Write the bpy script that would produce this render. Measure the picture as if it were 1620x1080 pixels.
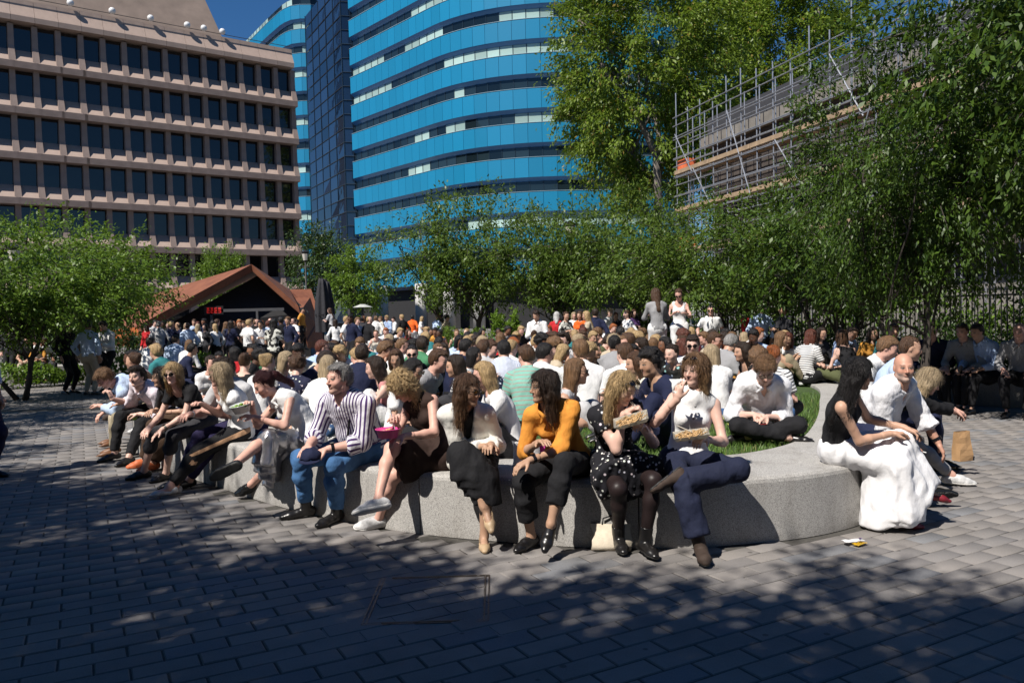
import bpy, bmesh, math, random
import numpy as np
from mathutils import Matrix, Vector, noise as mnoise
R = math.radians
rnd = random.Random(7)
for _o in list(bpy.data.objects): bpy.data.objects.remove(_o)
SC = bpy.context.scene
COL = SC.collection
# ---------------------------------------------------------------- camera, sky, sun, exposure
FPX, CAMH, PITCH, ROLL = 1260.0, 1.62, math.atan2(43.0, 1260.0), 0.024
_F = Vector((0, math.cos(PITCH), -math.sin(PITCH))); _U = Vector((0, math.sin(PITCH), math.cos(PITCH))); _X = Vector((1, 0, 0))
CR = _X*math.cos(ROLL) - _U*math.sin(ROLL); CU = _X*math.sin(ROLL) + _U*math.cos(ROLL)
cam = bpy.data.cameras.new('camera'); cam.sensor_width = 36; cam.lens = 36*FPX/1620; cam.clip_end = 2000; cam.clip_start = 0.05
camo = bpy.data.objects.new('camera', cam); COL.objects.link(camo)
_m = Matrix((CR, CU, -_F)).transposed().to_4x4(); _m.translation = (0, 0, CAMH); camo.matrix_world = _m
SC.camera = camo
SUN_EL = R(52); SUN_TO = Vector((-0.66*math.cos(SUN_EL), -0.75*math.cos(SUN_EL), math.sin(SUN_EL))).normalized()
W = bpy.data.worlds.new('World'); SC.world = W; W.use_nodes = True
_n = W.node_tree.nodes; _sky = _n.new('ShaderNodeTexSky'); _sky.sky_type = 'NISHITA'; _sky.sun_disc = False
_sky.sun_elevation = SUN_EL; _sky.sun_rotation = math.atan2(SUN_TO.x, SUN_TO.y); _sky.dust_density = 0.0; _sky.ozone_density = 10.0; _sky.air_density = 1.0
_hs = _n.new('ShaderNodeHueSaturation'); _hs.inputs['Saturation'].default_value = 1.12; W.node_tree.links.new(_sky.outputs[0], _hs.inputs['Color'])
W.node_tree.links.new(_hs.outputs[0], _n['Background'].inputs[0]); _n['Background'].inputs[1].default_value = 0.06
sun = bpy.data.lights.new('sun', 'SUN'); sun.energy = 5.0; sun.angle = R(0.55); sun.color = (1.0, 0.94, 0.86)
suno = bpy.data.objects.new('sun', sun); COL.objects.link(suno); suno.rotation_euler = SUN_TO.to_track_quat('Z', 'Y').to_euler(); suno.location = SUN_TO*60
SC.view_settings.view_transform = 'Standard'; SC.view_settings.look = 'None'; SC.view_settings.gamma = 1.0
SC.view_settings.use_curve_mapping = False; SC.view_settings.exposure = 0.45
SC.cycles.max_bounces = 5; SC.cycles.diffuse_bounces = 3; SC.cycles.glossy_bounces = 3; SC.cycles.transparent_max_bounces = 8; SC.cycles.transmission_bounces = 4
SC.cycles.use_denoising = True; SC.cycles.caustics_reflective = False; SC.cycles.caustics_refractive = False

def ray(px, py):
    x, y = px-810, py-540
    return (CR*x - CU*y + _F*FPX)
def at(px, py, z=0.0):
    d = ray(px, py); t = (z-CAMH)/d.z
    return Vector((d.x*t, d.y*t, z))
def atd(px, py, dep):
    d = ray(px, py); t = dep/d.y
    return Vector((d.x*t, dep, CAMH+d.z*t))
def proj(p):
    v = Vector(p)-Vector((0, 0, CAMH)); w = v.dot(_F)
    return (810+FPX*v.dot(CR)/w, 540-FPX*v.dot(CU)/w)
def horizon(px): return 497-(px-810)*math.tan(ROLL)

# ---------------------------------------------------------------- object helpers
def link(name, mesh, mats=None, parent=None, loc=None, rot=None):
    o = bpy.data.objects.new(name, mesh); COL.objects.link(o)
    if mesh is not None and mats is not None:
        for m in (mats if isinstance(mats, (list, tuple)) else [mats]): mesh.materials.append(m)
    if parent is not None: o.parent = parent
    if loc is not None: o.location = loc
    if rot is not None: o.rotation_euler = rot
    return o
def tag(o, label=None, cat=None, group=None, kind=None):
    for k, v in (('label', label), ('category', cat), ('group', group), ('kind', kind)):
        if v: o[k] = v
    return o
def thing(name, label, cat, loc=(0, 0, 0), rz=0.0, group=None):
    o = link(name, None, loc=loc, rot=(0, 0, rz)); o.empty_display_size = 0.1
    return tag(o, label, cat, group)
def np_mesh(name, V, Fq, smooth=True):
    me = bpy.data.meshes.new(name); V = np.asarray(V, np.float32); Fq = np.asarray(Fq, np.int32); n = Fq.shape[1]
    me.vertices.add(len(V)); me.vertices.foreach_set('co', V.ravel())
    me.loops.add(Fq.size); me.loops.foreach_set('vertex_index', Fq.ravel())
    me.polygons.add(len(Fq)); me.polygons.foreach_set('loop_start', np.arange(0, Fq.size, n, dtype=np.int32))
    me.polygons.foreach_set('loop_total', np.full(len(Fq), n, np.int32))
    if smooth: me.polygons.foreach_set('use_smooth', np.ones(len(Fq), bool))
    me.update(calc_edges=True)
    return me
def set_attr(me, name, A):
    A = np.asarray(A, np.float32); t = 'FLOAT_VECTOR' if A.ndim == 2 else 'FLOAT'
    a = me.attributes.new(name, t, 'POINT'); a.data.foreach_set('vector' if A.ndim == 2 else 'value', A.ravel())
class MB:                                    # collects boxes, prisms and tubes, then links them as one mesh
    def __init__(s): s.v = []; s.f = []
    def add(s, vs, fs):
        b = len(s.v); s.v += [tuple(v) for v in vs]; s.f += [tuple(i+b for i in f) for f in fs]; return s
    def box(s, lo, hi, M=None):
        x0, y0, z0 = lo; x1, y1, z1 = hi
        vs = [(x0,y0,z0),(x1,y0,z0),(x1,y1,z0),(x0,y1,z0),(x0,y0,z1),(x1,y0,z1),(x1,y1,z1),(x0,y1,z1)]
        if M is not None: vs = [M @ Vector(v) for v in vs]
        return s.add(vs, [(0,3,2,1),(4,5,6,7),(0,1,5,4),(1,2,6,5),(2,3,7,6),(3,0,4,7)])
    def prism(s, poly, z0, z1, M=None):
        n = len(poly); vs = [(x, y, z0) for x, y in poly]+[(x, y, z1) for x, y in poly]
        if M is not None: vs = [M @ Vector(v) for v in vs]
        return s.add(vs, [tuple(range(n-1, -1, -1)), tuple(range(n, 2*n))]+[(i, (i+1) % n, n+(i+1) % n, n+i) for i in range(n)])
    def tube(s, pts, rads, n=8, cap=True):
        pts = [Vector(p) for p in pts]; rads = rads if isinstance(rads, (list, tuple)) else [rads]*len(pts)
        vs = []
        for i, p in enumerate(pts):
            d = (pts[min(i+1, len(pts)-1)]-pts[max(i-1, 0)]).normalized()
            a = d.cross(Vector((0, 0, 1))) if abs(d.z) < .95 else d.cross(Vector((0, 1, 0)))
            a.normalize(); b = d.cross(a)
            vs += [p+(a*math.cos(2*math.pi*k/n)+b*math.sin(2*math.pi*k/n))*rads[i] for k in range(n)]
        fs = [(i*n+k, i*n+(k+1) % n, (i+1)*n+(k+1) % n, (i+1)*n+k) for i in range(len(pts)-1) for k in range(n)]
        if cap: fs += [tuple(range(n-1, -1, -1)), tuple(range((len(pts)-1)*n, len(pts)*n))]
        return s.add(vs, fs)
    def mesh(s, name, smooth=False):
        me = bpy.data.meshes.new(name); me.from_pydata(s.v, [], s.f)
        if smooth: me.polygons.foreach_set('use_smooth', [True]*len(me.polygons))
        me.update(); return me
    def build(s, name, mat, parent=None, smooth=False, loc=None, rot=None): return link(name, s.mesh(name, smooth), mat, parent, loc, rot)

# ---------------------------------------------------------------- materials
class NG:                                    # tiny node-expression helper
    def __init__(s, mat): s.t = mat.node_tree; s.n = s.t.nodes; s.l = s.t.links
    def new(s, ty, ins=None, **kw):
        nd = s.n.new(ty)
        for k, v in kw.items(): setattr(nd, k, v)
        for k, v in (ins or {}).items(): s.put(nd.inputs[k], v)
        return nd
    def put(s, sock, v):
        if hasattr(v, 'is_output') or isinstance(v, bpy.types.NodeSocket): s.l.new(v, sock)
        elif isinstance(v, (tuple, list)) and len(v) == 3 and sock.type == 'RGBA': sock.default_value = (*v, 1)
        else: sock.default_value = v
    def m(s, op, a, b=0.0, c=None, clamp=False):
        nd = s.n.new('ShaderNodeMath'); nd.operation = op; nd.use_clamp = clamp
        s.put(nd.inputs[0], a); s.put(nd.inputs[1], b)
        if c is not None: s.put(nd.inputs[2], c)
        return nd.outputs[0]
    def mix(s, f, a, b, blend='MIX'):
        nd = s.n.new('ShaderNodeMix'); nd.data_type = 'RGBA'; nd.blend_type = blend
        s.put(nd.inputs[0], f); s.put(nd.inputs[6], a); s.put(nd.inputs[7], b); return nd.outputs[2]
    def ramp(s, f, a, b): return s.new('ShaderNodeMapRange', {0: f, 1: a, 2: b}, clamp=True).outputs[0]
    def noise(s, vec, scale, detail=3, rough=.55, out=0):
        nd = s.new('ShaderNodeTexNoise', {'Scale': scale, 'Detail': detail, 'Roughness': rough})
        if vec is not None: s.l.new(vec, nd.inputs['Vector'])
        return nd.outputs[out]
    def obj(s): return s.new('ShaderNodeTexCoord').outputs['Object']
    def attr(s, name): return s.new('ShaderNodeAttribute', attribute_name=name).outputs['Vector']
    def sep(s, v): return s.new('ShaderNodeSeparateXYZ', {0: v}).outputs
    def scale(s, v, sc): return s.new('ShaderNodeVectorMath', {0: v, 1: sc}, operation='MULTIPLY').outputs[0]
    def bump(s, h, st, dist=.01): return s.new('ShaderNodeBump', {'Height': h, 'Strength': st, 'Distance': dist}).outputs[0]
def newmat(name):
    m = bpy.data.materials.new(name); m.use_nodes = True
    g = NG(m); return m, g, g.n['Principled BSDF']
_MC = {}
def mat(name, col, rough=.7, var=.25, scale=6.0, bump=.15, bscale=None, metal=0.0, spec=.5, dist=.01):
    if name in _MC: return _MC[name]
    m, g, p = newmat(name); v = g.obj()
    f = g.noise(v, scale, 5)
    lo = tuple(c*(1-var) for c in col); hi = tuple(min(1, c*(1+var)) for c in col)
    g.put(p.inputs['Base Color'], g.mix(g.ramp(f, .25, .75), lo, hi))
    p.inputs['Roughness'].default_value = rough; p.inputs['Metallic'].default_value = metal; p.inputs['Specular IOR Level'].default_value = spec
    if bump: g.put(p.inputs['Normal'], g.bump(g.noise(v, bscale or scale*6, 4), bump, dist))
    _MC[name] = m; return m
# ================================================================ people: signed-distance figures turned into meshes
V3 = lambda *a: np.array(a, np.float64)
def unit(v): v = np.asarray(v, float); return v/(np.linalg.norm(v)+1e-9)
def rotm(ax, ang):
    c, s = math.cos(ang), math.sin(ang); x, y, z = unit(ax); C = 1-c
    return np.array([[c+x*x*C, x*y*C-z*s, x*z*C+y*s], [y*x*C+z*s, c+y*y*C, y*z*C-x*s], [z*x*C-y*s, z*y*C+x*s, c+z*z*C]])
class SDF:
    def __init__(s, h, lo, hi):
        s.h = h; s.lo = np.asarray(lo, float)-2*h; s.n = np.ceil((np.asarray(hi)-s.lo)/h).astype(int)+3
        s.f = np.full(s.n, .15, np.float32); s.ax = [(s.lo[i]+h*np.arange(s.n[i])).astype(np.float32) for i in range(3)]
    def sub(s, lo, hi, m):
        i0 = np.clip(np.floor((np.asarray(lo)-m-s.lo)/s.h).astype(int), 0, s.n); i1 = np.clip(np.ceil((np.asarray(hi)+m-s.lo)/s.h).astype(int)+1, 0, s.n)
        sl = tuple(slice(a, b) for a, b in zip(i0, i1))
        return sl, s.ax[0][sl[0]][:, None, None], s.ax[1][sl[1]][None, :, None], s.ax[2][sl[2]][None, None, :]
    def comb(s, sl, d, k, op):
        f = s.f[sl]
        if op == 'u':
            if k > 0: q = np.clip(.5+.5*(f-d)/k, 0, 1); s.f[sl] = f+(d-f)*q-k*q*(1-q)
            else: s.f[sl] = np.minimum(f, d)
        else:
            d = -d
            if k > 0: q = np.clip(.5-.5*(f-d)/k, 0, 1); s.f[sl] = f+(d-f)*q+k*q*(1-q)
            else: s.f[sl] = np.maximum(f, d)
    def cone(s, a, b, ra, rb, k=.03, op='u', flat=None, fr=1.0, cut0=False, cut1=False):
        a = np.asarray(a, float); b = np.asarray(b, float); rm = max(ra, rb)
        sl, X, Y, Z = s.sub(np.minimum(a, b)-rm, np.maximum(a, b)+rm, k+2.5*s.h)
        if 0 in s.f[sl].shape: return
        ab = b-a; L2 = ab@ab+1e-9; x, y, z = X-a[0], Y-a[1], Z-a[2]
        t = (x*ab[0]+y*ab[1]+z*ab[2])/L2; tc = np.clip(t, 0, 1)
        vx, vy, vz = x-tc*ab[0], y-tc*ab[1], z-tc*ab[2]
        if flat is not None:
            w = flat; q = (vx*w[0]+vy*w[1]+vz*w[2])*(fr-1); vx, vy, vz = vx+w[0]*q, vy+w[1]*q, vz+w[2]*q
        d = np.sqrt(vx*vx+vy*vy+vz*vz)-(ra+tc*(rb-ra)); L = math.sqrt(L2)
        if cut1: d = np.maximum(d, (t-1)*L)
        if cut0: d = np.maximum(d, -t*L)
        s.comb(sl, d.astype(np.float32), k, op)
    def ell(s, c, rad, M=None, k=.02, op='u'):
        c = np.asarray(c, float); rm = max(rad)
        sl, X, Y, Z = s.sub(c-rm, c+rm, k+2.5*s.h)
        if 0 in s.f[sl].shape: return
        x, y, z = X-c[0], Y-c[1], Z-c[2]
        if M is not None: x, y, z = (M[0, 0]*x+M[1, 0]*y+M[2, 0]*z, M[0, 1]*x+M[1, 1]*y+M[2, 1]*z, M[0, 2]*x+M[1, 2]*y+M[2, 2]*z)
        a = np.sqrt((x/rad[0])**2+(y/rad[1])**2+(z/rad[2])**2); b = np.sqrt((x/rad[0]**2)**2+(y/rad[1]**2)**2+(z/rad[2]**2)**2)+1e-6
        s.comb(sl, (a*(a-1)/b).astype(np.float32), k, op)
    def plane(s, p, n):                       # keep the side against n
        n = unit(n); d = (s.ax[0][:, None, None]-p[0])*n[0]+(s.ax[1][None, :, None]-p[1])*n[1]+(s.ax[2][None, None, :]-p[2])*n[2]
        s.f = np.maximum(s.f, d.astype(np.float32))
    def cutter(s, planes):                    # remove the intersection of half-spaces (p, n): inside where (x-p).n < 0
        d = None
        for p, n in planes:
            n = unit(n); q = (s.ax[0][:, None, None]-p[0])*n[0]+(s.ax[1][None, :, None]-p[1])*n[1]+(s.ax[2][None, None, :]-p[2])*n[2]
            d = q if d is None else np.maximum(d, q)
        s.f = np.maximum(s.f, (-d).astype(np.float32))
    def ripple(s, amp, k, seed=0, dirs=None, band=.03):
        i = np.nonzero(np.abs(s.f) < band); r = np.random.RandomState(seed)
        P = np.stack([s.ax[j][i[j]] for j in range(3)], 1); v = np.zeros(len(P), np.float32)
        wz = P+.03*np.sin(P[:, [1, 2, 0]]*23+seed)
        for q in range(5):
            w = unit(r.randn(3)*(np.array(dirs) if dirs is not None else 1))*k*(.6+.9*r.rand())
            v += np.sin(wz@w+r.rand()*6.28)
        s.f[i] += amp*v/2.2
    def mesh(s):
        f = s.f; f[0] = f[-1] = .1; f[:, 0] = f[:, -1] = .1; f[:, :, 0] = f[:, :, -1] = .1
        S = f < 0
        nx, ny, nz = f.shape; c = np.zeros((nx-1, ny-1, nz-1), np.uint8)
        for dx in (0, 1):
            for dy in (0, 1):
                for dz in (0, 1): c += S[dx:nx-1+dx, dy:ny-1+dy, dz:nz-1+dz]
        I = np.nonzero((c > 0) & (c < 8)); I = np.stack(I, 1)
        if len(I) == 0: return np.zeros((0, 3)), np.zeros((0, 4), int)
        idx = np.full(c.shape, -1, np.int32); idx[I[:, 0], I[:, 1], I[:, 2]] = np.arange(len(I))
        acc = np.zeros((len(I), 3)); cnt = np.zeros(len(I))
        off = [(a, b, d) for a in (0, 1) for b in (0, 1) for d in (0, 1)]
        val = {o: f[I[:, 0]+o[0], I[:, 1]+o[1], I[:, 2]+o[2]] for o in off}
        for o in off:
            for ax in range(3):
                if o[ax]: continue
                o2 = tuple(1 if q == ax else o[q] for q in range(3)); a, b = val[o], val[o2]; mk = (a < 0) != (b < 0)
                t = np.where(mk, a/(a-b+1e-12), 0); p = np.tile(np.array(o, float), (len(I), 1)); p[:, ax] += t
                acc += np.where(mk[:, None], p, 0); cnt += mk
        V = s.lo+s.h*(I+acc/cnt[:, None])
        Q = []
        for ax in range(3):
            u, v = [(1, 2), (2, 0), (0, 1)][ax]
            sa = [slice(1, -1)]*3; sa[ax] = slice(0, -1); sb = list(sa); sb[ax] = slice(1, None)
            A = S[tuple(sa)]; B = S[tuple(sb)]; e = np.stack(np.nonzero(A != B), 1)
            if len(e) == 0: continue
            fl = A[e[:, 0], e[:, 1], e[:, 2]]
            e = e+1; e[:, ax] -= 1
            def g(du, dv):
                w = e.copy(); w[:, u] -= du; w[:, v] -= dv; return idx[w[:, 0], w[:, 1], w[:, 2]]
            q = np.stack([g(1, 1), g(0, 1), g(0, 0), g(1, 0)], 1); q[~fl] = q[~fl][:, ::-1]; Q.append(q)
        Q = np.concatenate(Q); Q = Q[(Q >= 0).all(1)]
        return V, Q
def ik(a, t, l1, l2, pole):
    a = np.asarray(a, float); t = np.asarray(t, float); d = t-a; L = np.linalg.norm(d); mx = (l1+l2)*.995
    if L > mx: d = d*mx/L; t = a+d; L = mx
    u = d/L; x = (l1*l1-l2*l2+L*L)/(2*L); y = math.sqrt(max(l1*l1-x*x, 0)); p = np.asarray(pole, float); p = unit(p-u*(p@u))
    return a+u*x+p*y, t
LEAN0 = dict(lean=12, twist=0, tilt=0, slouch=10, head=(0, 8, 0), hipz=.55, sex='f', size=1.0, fat=1.0)
class Fig:
    """joints of one figure in its own frame: x = its left, -y = forward, z up, origin on the ground below the hips"""
    def __init__(s, **kw):
        q = dict(LEAN0); q.update(kw); s.q = q; m = q['sex'] == 'm'; z = q['size']*(1.04 if m else .97); s.z = z; s.hz = z*(.92 if m else .88); s.m = m; s.fat = q['fat']
        s.hip = V3(0, 0, q['hipz']); ln = R(q['lean']); sl = R(q['slouch']); tl = R(q['tilt'])
        def up(a): return unit(V3(math.sin(tl), -math.sin(a), math.cos(a)))
        s.u1 = up(ln-sl*.6); s.u2 = up(ln+sl*.4); s.u3 = up(ln+sl*1.2)
        s.waist = s.hip+s.u1*.16*z; s.chest = s.waist+s.u2*.17*z; s.neck = s.chest+s.u3*.19*z
        tw = R(q['twist']); s.lat = unit(V3(math.cos(tw), math.sin(tw), -math.sin(tl))); s.fw = unit(np.cross(s.u2, s.lat))*1.0
        if s.fw[1] > 0 and abs(q['twist']) < 90: s.fw = -s.fw
        s.fwp = V3(0, -1, 0)
        sw = (.170 if m else .141)*z; s.shL = s.neck-s.u3*.074*z+s.lat*sw; s.shR = s.neck-s.u3*.074*z-s.lat*sw
        hy, hp, hr = [R(a) for a in q['head']]
        s.H = rotm((0, 0, 1), hy) @ rotm((1, 0, 0), hp) @ rotm((0, 1, 0), hr)   # columns: head x, y(back), z
        s.hc = s.neck+s.u3*.050*z+s.H @ V3(0, -.018, .105)*z
        hw = .088*z; s.hL = s.hip+V3(hw, 0, 0); s.hR = s.hip-V3(hw, 0, 0)
        ua, fa = .285*z, .255*z; th, sh = .43*z, .415*z
        dl = {'handL': V3(.16, -.38, .10), 'handR': V3(-.16, -.38, .10), 'footL': V3(.10, -.45, .09), 'footR': V3(-.10, -.45, .09)}
        g = lambda k: V3(*(q[k] if q.get(k) is not None else dl[k]))
        s.elL, s.wrL = ik(s.shL, s.hip+g('handL'), ua, fa, q.get('poleL', (.6, .5, -.7)))
        s.elR, s.wrR = ik(s.shR, s.hip+g('handR'), ua, fa, q.get('poleR', (-.6, .5, -.7)))
        fl, fr = g('footL'), g('footR')
        s.knL, s.anL = ik(s.hL, V3(fl[0], fl[1], fl[2]), th, sh, q.get('kneeL', (.15, -.6, .8)))
        s.knR, s.anR = ik(s.hR, V3(fr[0], fr[1], fr[2]), th, sh, q.get('kneeR', (-.15, -.6, .8)))
        s.toe = {}
        for k, kn, an in (('L', s.knL, s.anL), ('R', s.knR, s.anR)):
            if q.get('toe'+k): t = unit(q['toe'+k])
            else:
                t = an-s.hip; t = V3(t[0]*.5, t[1], 0); t = unit(t if np.linalg.norm(t) > .05 else V3(0, -1, 0)); t = unit(t+V3(0, 0, -.05 if an[2] < .12 else -.35))
            shd = unit(kn-an); n = shd-t*(shd@t); n = unit(n if np.linalg.norm(n) > .1 else V3(0, 0, 1)-t*t[2]); s.toe[k] = (t, n)
        s.fing = {}
        for k, el, wr in (('L', s.elL, s.wrL), ('R', s.elR, s.wrR)):
            d = unit(wr-el); hd = q.get('hd'+k); d = unit(hd) if hd is not None else unit(d+V3(0, 0, -.15))
            n = q.get('pn'+k, (0, 0, -1)); n = V3(*n); n = n-d*(n@d); n = unit(n if np.linalg.norm(n) > .1 else V3(0, -1, 0)-d*(-d[1]))
            s.fing[k] = (d, n, q.get('curl'+k, .45))
        P = np.array([s.hip, s.neck, s.hc, s.shL, s.shR, s.elL, s.elR, s.wrL, s.wrR, s.knL, s.knR, s.anL, s.anR]); s.lo = P.min(0)-.28; s.hi = P.max(0)+.28
        s.lo[2] = max(s.lo[2], -.02)
    def torso(s, G, o=0.0, k=.04, low=True, sh=1.0, belly=0.0):
        z = s.z; f = s.fat; F = s.fwp; F2 = unit(s.fw)
        ww, cw, hw = ((.130, .154, .143) if s.m else (.102, .122, .146)); ww *= f; hw *= (1+f)/2; cw *= (1+f)/2
        if low:
            G.cone(s.hL-V3(.01, 0, 0), s.hR+V3(.01, 0, 0), .092*z*f+o, .092*z*f+o, k)
            G.cone(s.hip, s.waist, hw*z+o, ww*z+o, k, flat=F, fr=1.25)
        G.cone(s.waist, s.chest, ww*z+o, cw*z+o, k, flat=F2, fr=1.32)
        G.cone(s.chest, s.chest+s.u3*.09*z, cw*z+o, cw*.88*z+o, k, flat=F2, fr=1.4)
        if belly: G.ell(s.waist+F*.05*z+s.u1*.0, (.13*z+o, .12*z+o, .13*z+o), None, .06)
        nb = s.neck-s.u3*.01
        for p in (s.shL, s.shR): G.cone(nb-s.u3*.02, nb-s.u3*.02+(p-nb+s.u3*.02)*sh, .056*z+o, (.052 if s.m else .044)*z+o, k)
        if not s.m:
            for sg in (-1, 1): G.ell(s.chest+F2*.075*z+s.lat*sg*.058*z-s.u2*.005, (.050*z+o,)*3, None, .035)
    def arm(s, G, k, o=0.0, a0=0.0, a1=1.0, kk=.025, cut=True, loose=0.0):
        sh, el, wr = (s.shL, s.elL, s.wrL) if k == 'L' else (s.shR, s.elR, s.wrR); z = s.z; mm = 1.02 if s.m else .82; mm *= (1+s.fat)/2
        if a1 <= .5: e = sh+(el-sh)*a1*2; r1 = .052-(.052-.043)*a1*2; G.cone(sh, e, .052*z*mm+o, r1*z*mm+o+loose, kk, cut1=cut); return
        G.cone(sh, el, .052*z*mm+o, .041*z*mm+o, kk); t = (a1-.5)*2
        m = el+(wr-el)*min(t, .3); G.cone(el, m, .041*z*mm+o, .041*z*mm+o*.9, kk, cut1=cut and t <= .3)
        if t > .3: G.cone(m, el+(wr-el)*t, .041*z*mm+o*.9, (.041-.014*(t-.3)/.7)*z*mm+o*.9+loose, kk, cut1=cut)
    def leg(s, G, k, o=0.0, a1=1.0, kk=.03, cut=True, flare=0.0, full=1.0):
        h, kn, an = (s.hL, s.knL, s.anL) if k == 'L' else (s.hR, s.knR, s.anR); z = s.z; f = (1+s.fat)/2*full
        f *= 1.0 if s.m else .93; G.cone(h, kn, .082*z*f+o, .051*z+o, kk, cut1=False); G.ell(kn, (.052*z+o,)*3, None, kk)
        t = (a1-.5)*2
        if t <= 0: return
        m = kn+(an-kn)*.32; bk = unit(np.cross(np.cross(an-kn, V3(0, -1, 0)), an-kn))*-.012
        if t <= .34: G.cone(kn, kn+(an-kn)*t, .052*z+o, .053*z+o+flare*t, kk, cut1=cut); return
        G.cone(kn, m-bk, .047*z+o, .049*z+o+flare*.3, kk); G.cone(m-bk, kn+(an-kn)*t, .049*z+o+flare*.3, (.049-.017*(t-.32)/.68)*z+o+flare, kk, cut1=cut)
    def foot(s, G, k, o=0.0, kk=.015):
        an = s.anL if k == 'L' else s.anR; t, n = s.toe[k]; z = s.z
        G.cone(an-t*.028-n*.026, an+t*.09*z-n*.040, .030+o, .028+o, kk, flat=n, fr=1.1); G.cone(an+t*.09*z-n*.046, an+t*.15*z-n*.052, .029+o, .020+o, kk, flat=n, fr=1.5); G.cone(an, an-n*.035, .034+o, .030+o, kk)
    def hand(s, G, k):
        wr = s.wrL if k == 'L' else s.wrR; el = s.elL if k == 'L' else s.elR; d, n, c = s.fing[k]; z = s.z*(1.05 if s.m else .98)
        w = np.cross(n, d)*(1 if k == 'R' else -1)      # towards the thumb
        G.cone(wr-unit(wr-el)*.06, wr, .029*z, .026*z, .01); G.cone(wr, wr+d*.03*z, .026*z, .028*z, .012, flat=n, fr=1.3)
        G.cone(wr+d*.035*z+w*.016*z, wr+d*.085*z+w*.024*z, .022*z, .019*z, .01, flat=n, fr=1.25); G.cone(wr+d*.035*z-w*.016*z, wr+d*.08*z-w*.024*z, .022*z, .018*z, .01, flat=n, fr=1.25)
        for i, (l, off) in enumerate(((.072, .031), (.080, .0105), (.075, -.0105), (.058, -.031))):
            p = wr+d*(.088-.004*(i == 3)-.004*(i == 0))*z+w*off*z; a = c*1.25+.08*i*c; dd = unit(d+w*off*1.1)
            d1 = dd*math.cos(a*.6)+n*math.sin(a*.6); d2 = dd*math.cos(a*1.5)+n*math.sin(a*1.5)
            m = p+d1*l*.52*z; G.cone(p-dd*.01, m, .0095*z, .0088*z, .003); G.cone(m, m+d2*l*.5*z, .0088*z, .0072*z, .003)
        tp = wr+d*.028*z+w*.026*z; td = unit(d*.7+w*.62+n*(.25+.5*c)); tm = tp+td*.042*z
        G.cone(tp, tm, .0145*z, .0115*z, .008); G.cone(tm, tm+unit(td+d*.5+n*.4*c)*.032*z, .0108*z, .0085*z, .003)
    def head(s, G):
        z = s.hz; C, M = s.hc, s.H
        P = lambda x, f, u: C+M @ (V3(x, -f, u)*z)
        E = lambda x, f, u, r, k=.012, op='u': G.ell(P(x, f, u), tuple(q*z for q in r), M, k, op)
        E(0, -.014, .028, (.076, .095, .093), .02); E(0, .022, -.03, (.061, .070, .088), .03)
        jw = 1.08 if s.m else .95
        G.cone(P(-.042*jw, .012, -.075), P(0, .062, -.098), .024*z, .02*z, .02); G.cone(P(.042*jw, .012, -.075), P(0, .062, -.098), .024*z, .02*z, .02); E(0, .073, -.098, (.021*jw, .017, .016), .015)
        G.cone(P(-.036, .078, .024), P(.036, .078, .024), .011*z, .011*z, .012)
        for sg in (-1, 1):
            E(sg*.037, .056, -.032, (.027, .026, .026), .02); E(sg*.031, .102, .003, (.018, .014, .0125), .008, 's'); E(sg*.031, .0785, .003, (.0135,)*3, .002)
            E(sg*.077, -.008, -.008, (.009, .019, .031), .006); E(sg*.012, .097, -.035, (.0085, .011, .0075), .005)
        G.cone(P(0, .088, .016), P(0, .111, -.03), .0075*z, .0115*z, .008)
        E(0, .086, -.057, (.024, .012, .0065), .006); E(0, .085, -.068, (.021, .012, .007), .006); G.cone(P(-.022, .094, -.0625), P(.022, .094, -.0625), .0025*z, .0025*z, .003, 's')
        G.cone(s.neck-s.u3*.05, C+M @ V3(0, .012, -.05)*z, (.062 if s.m else .052)*s.z, (.057 if s.m else .047)*s.z, .02)

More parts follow.
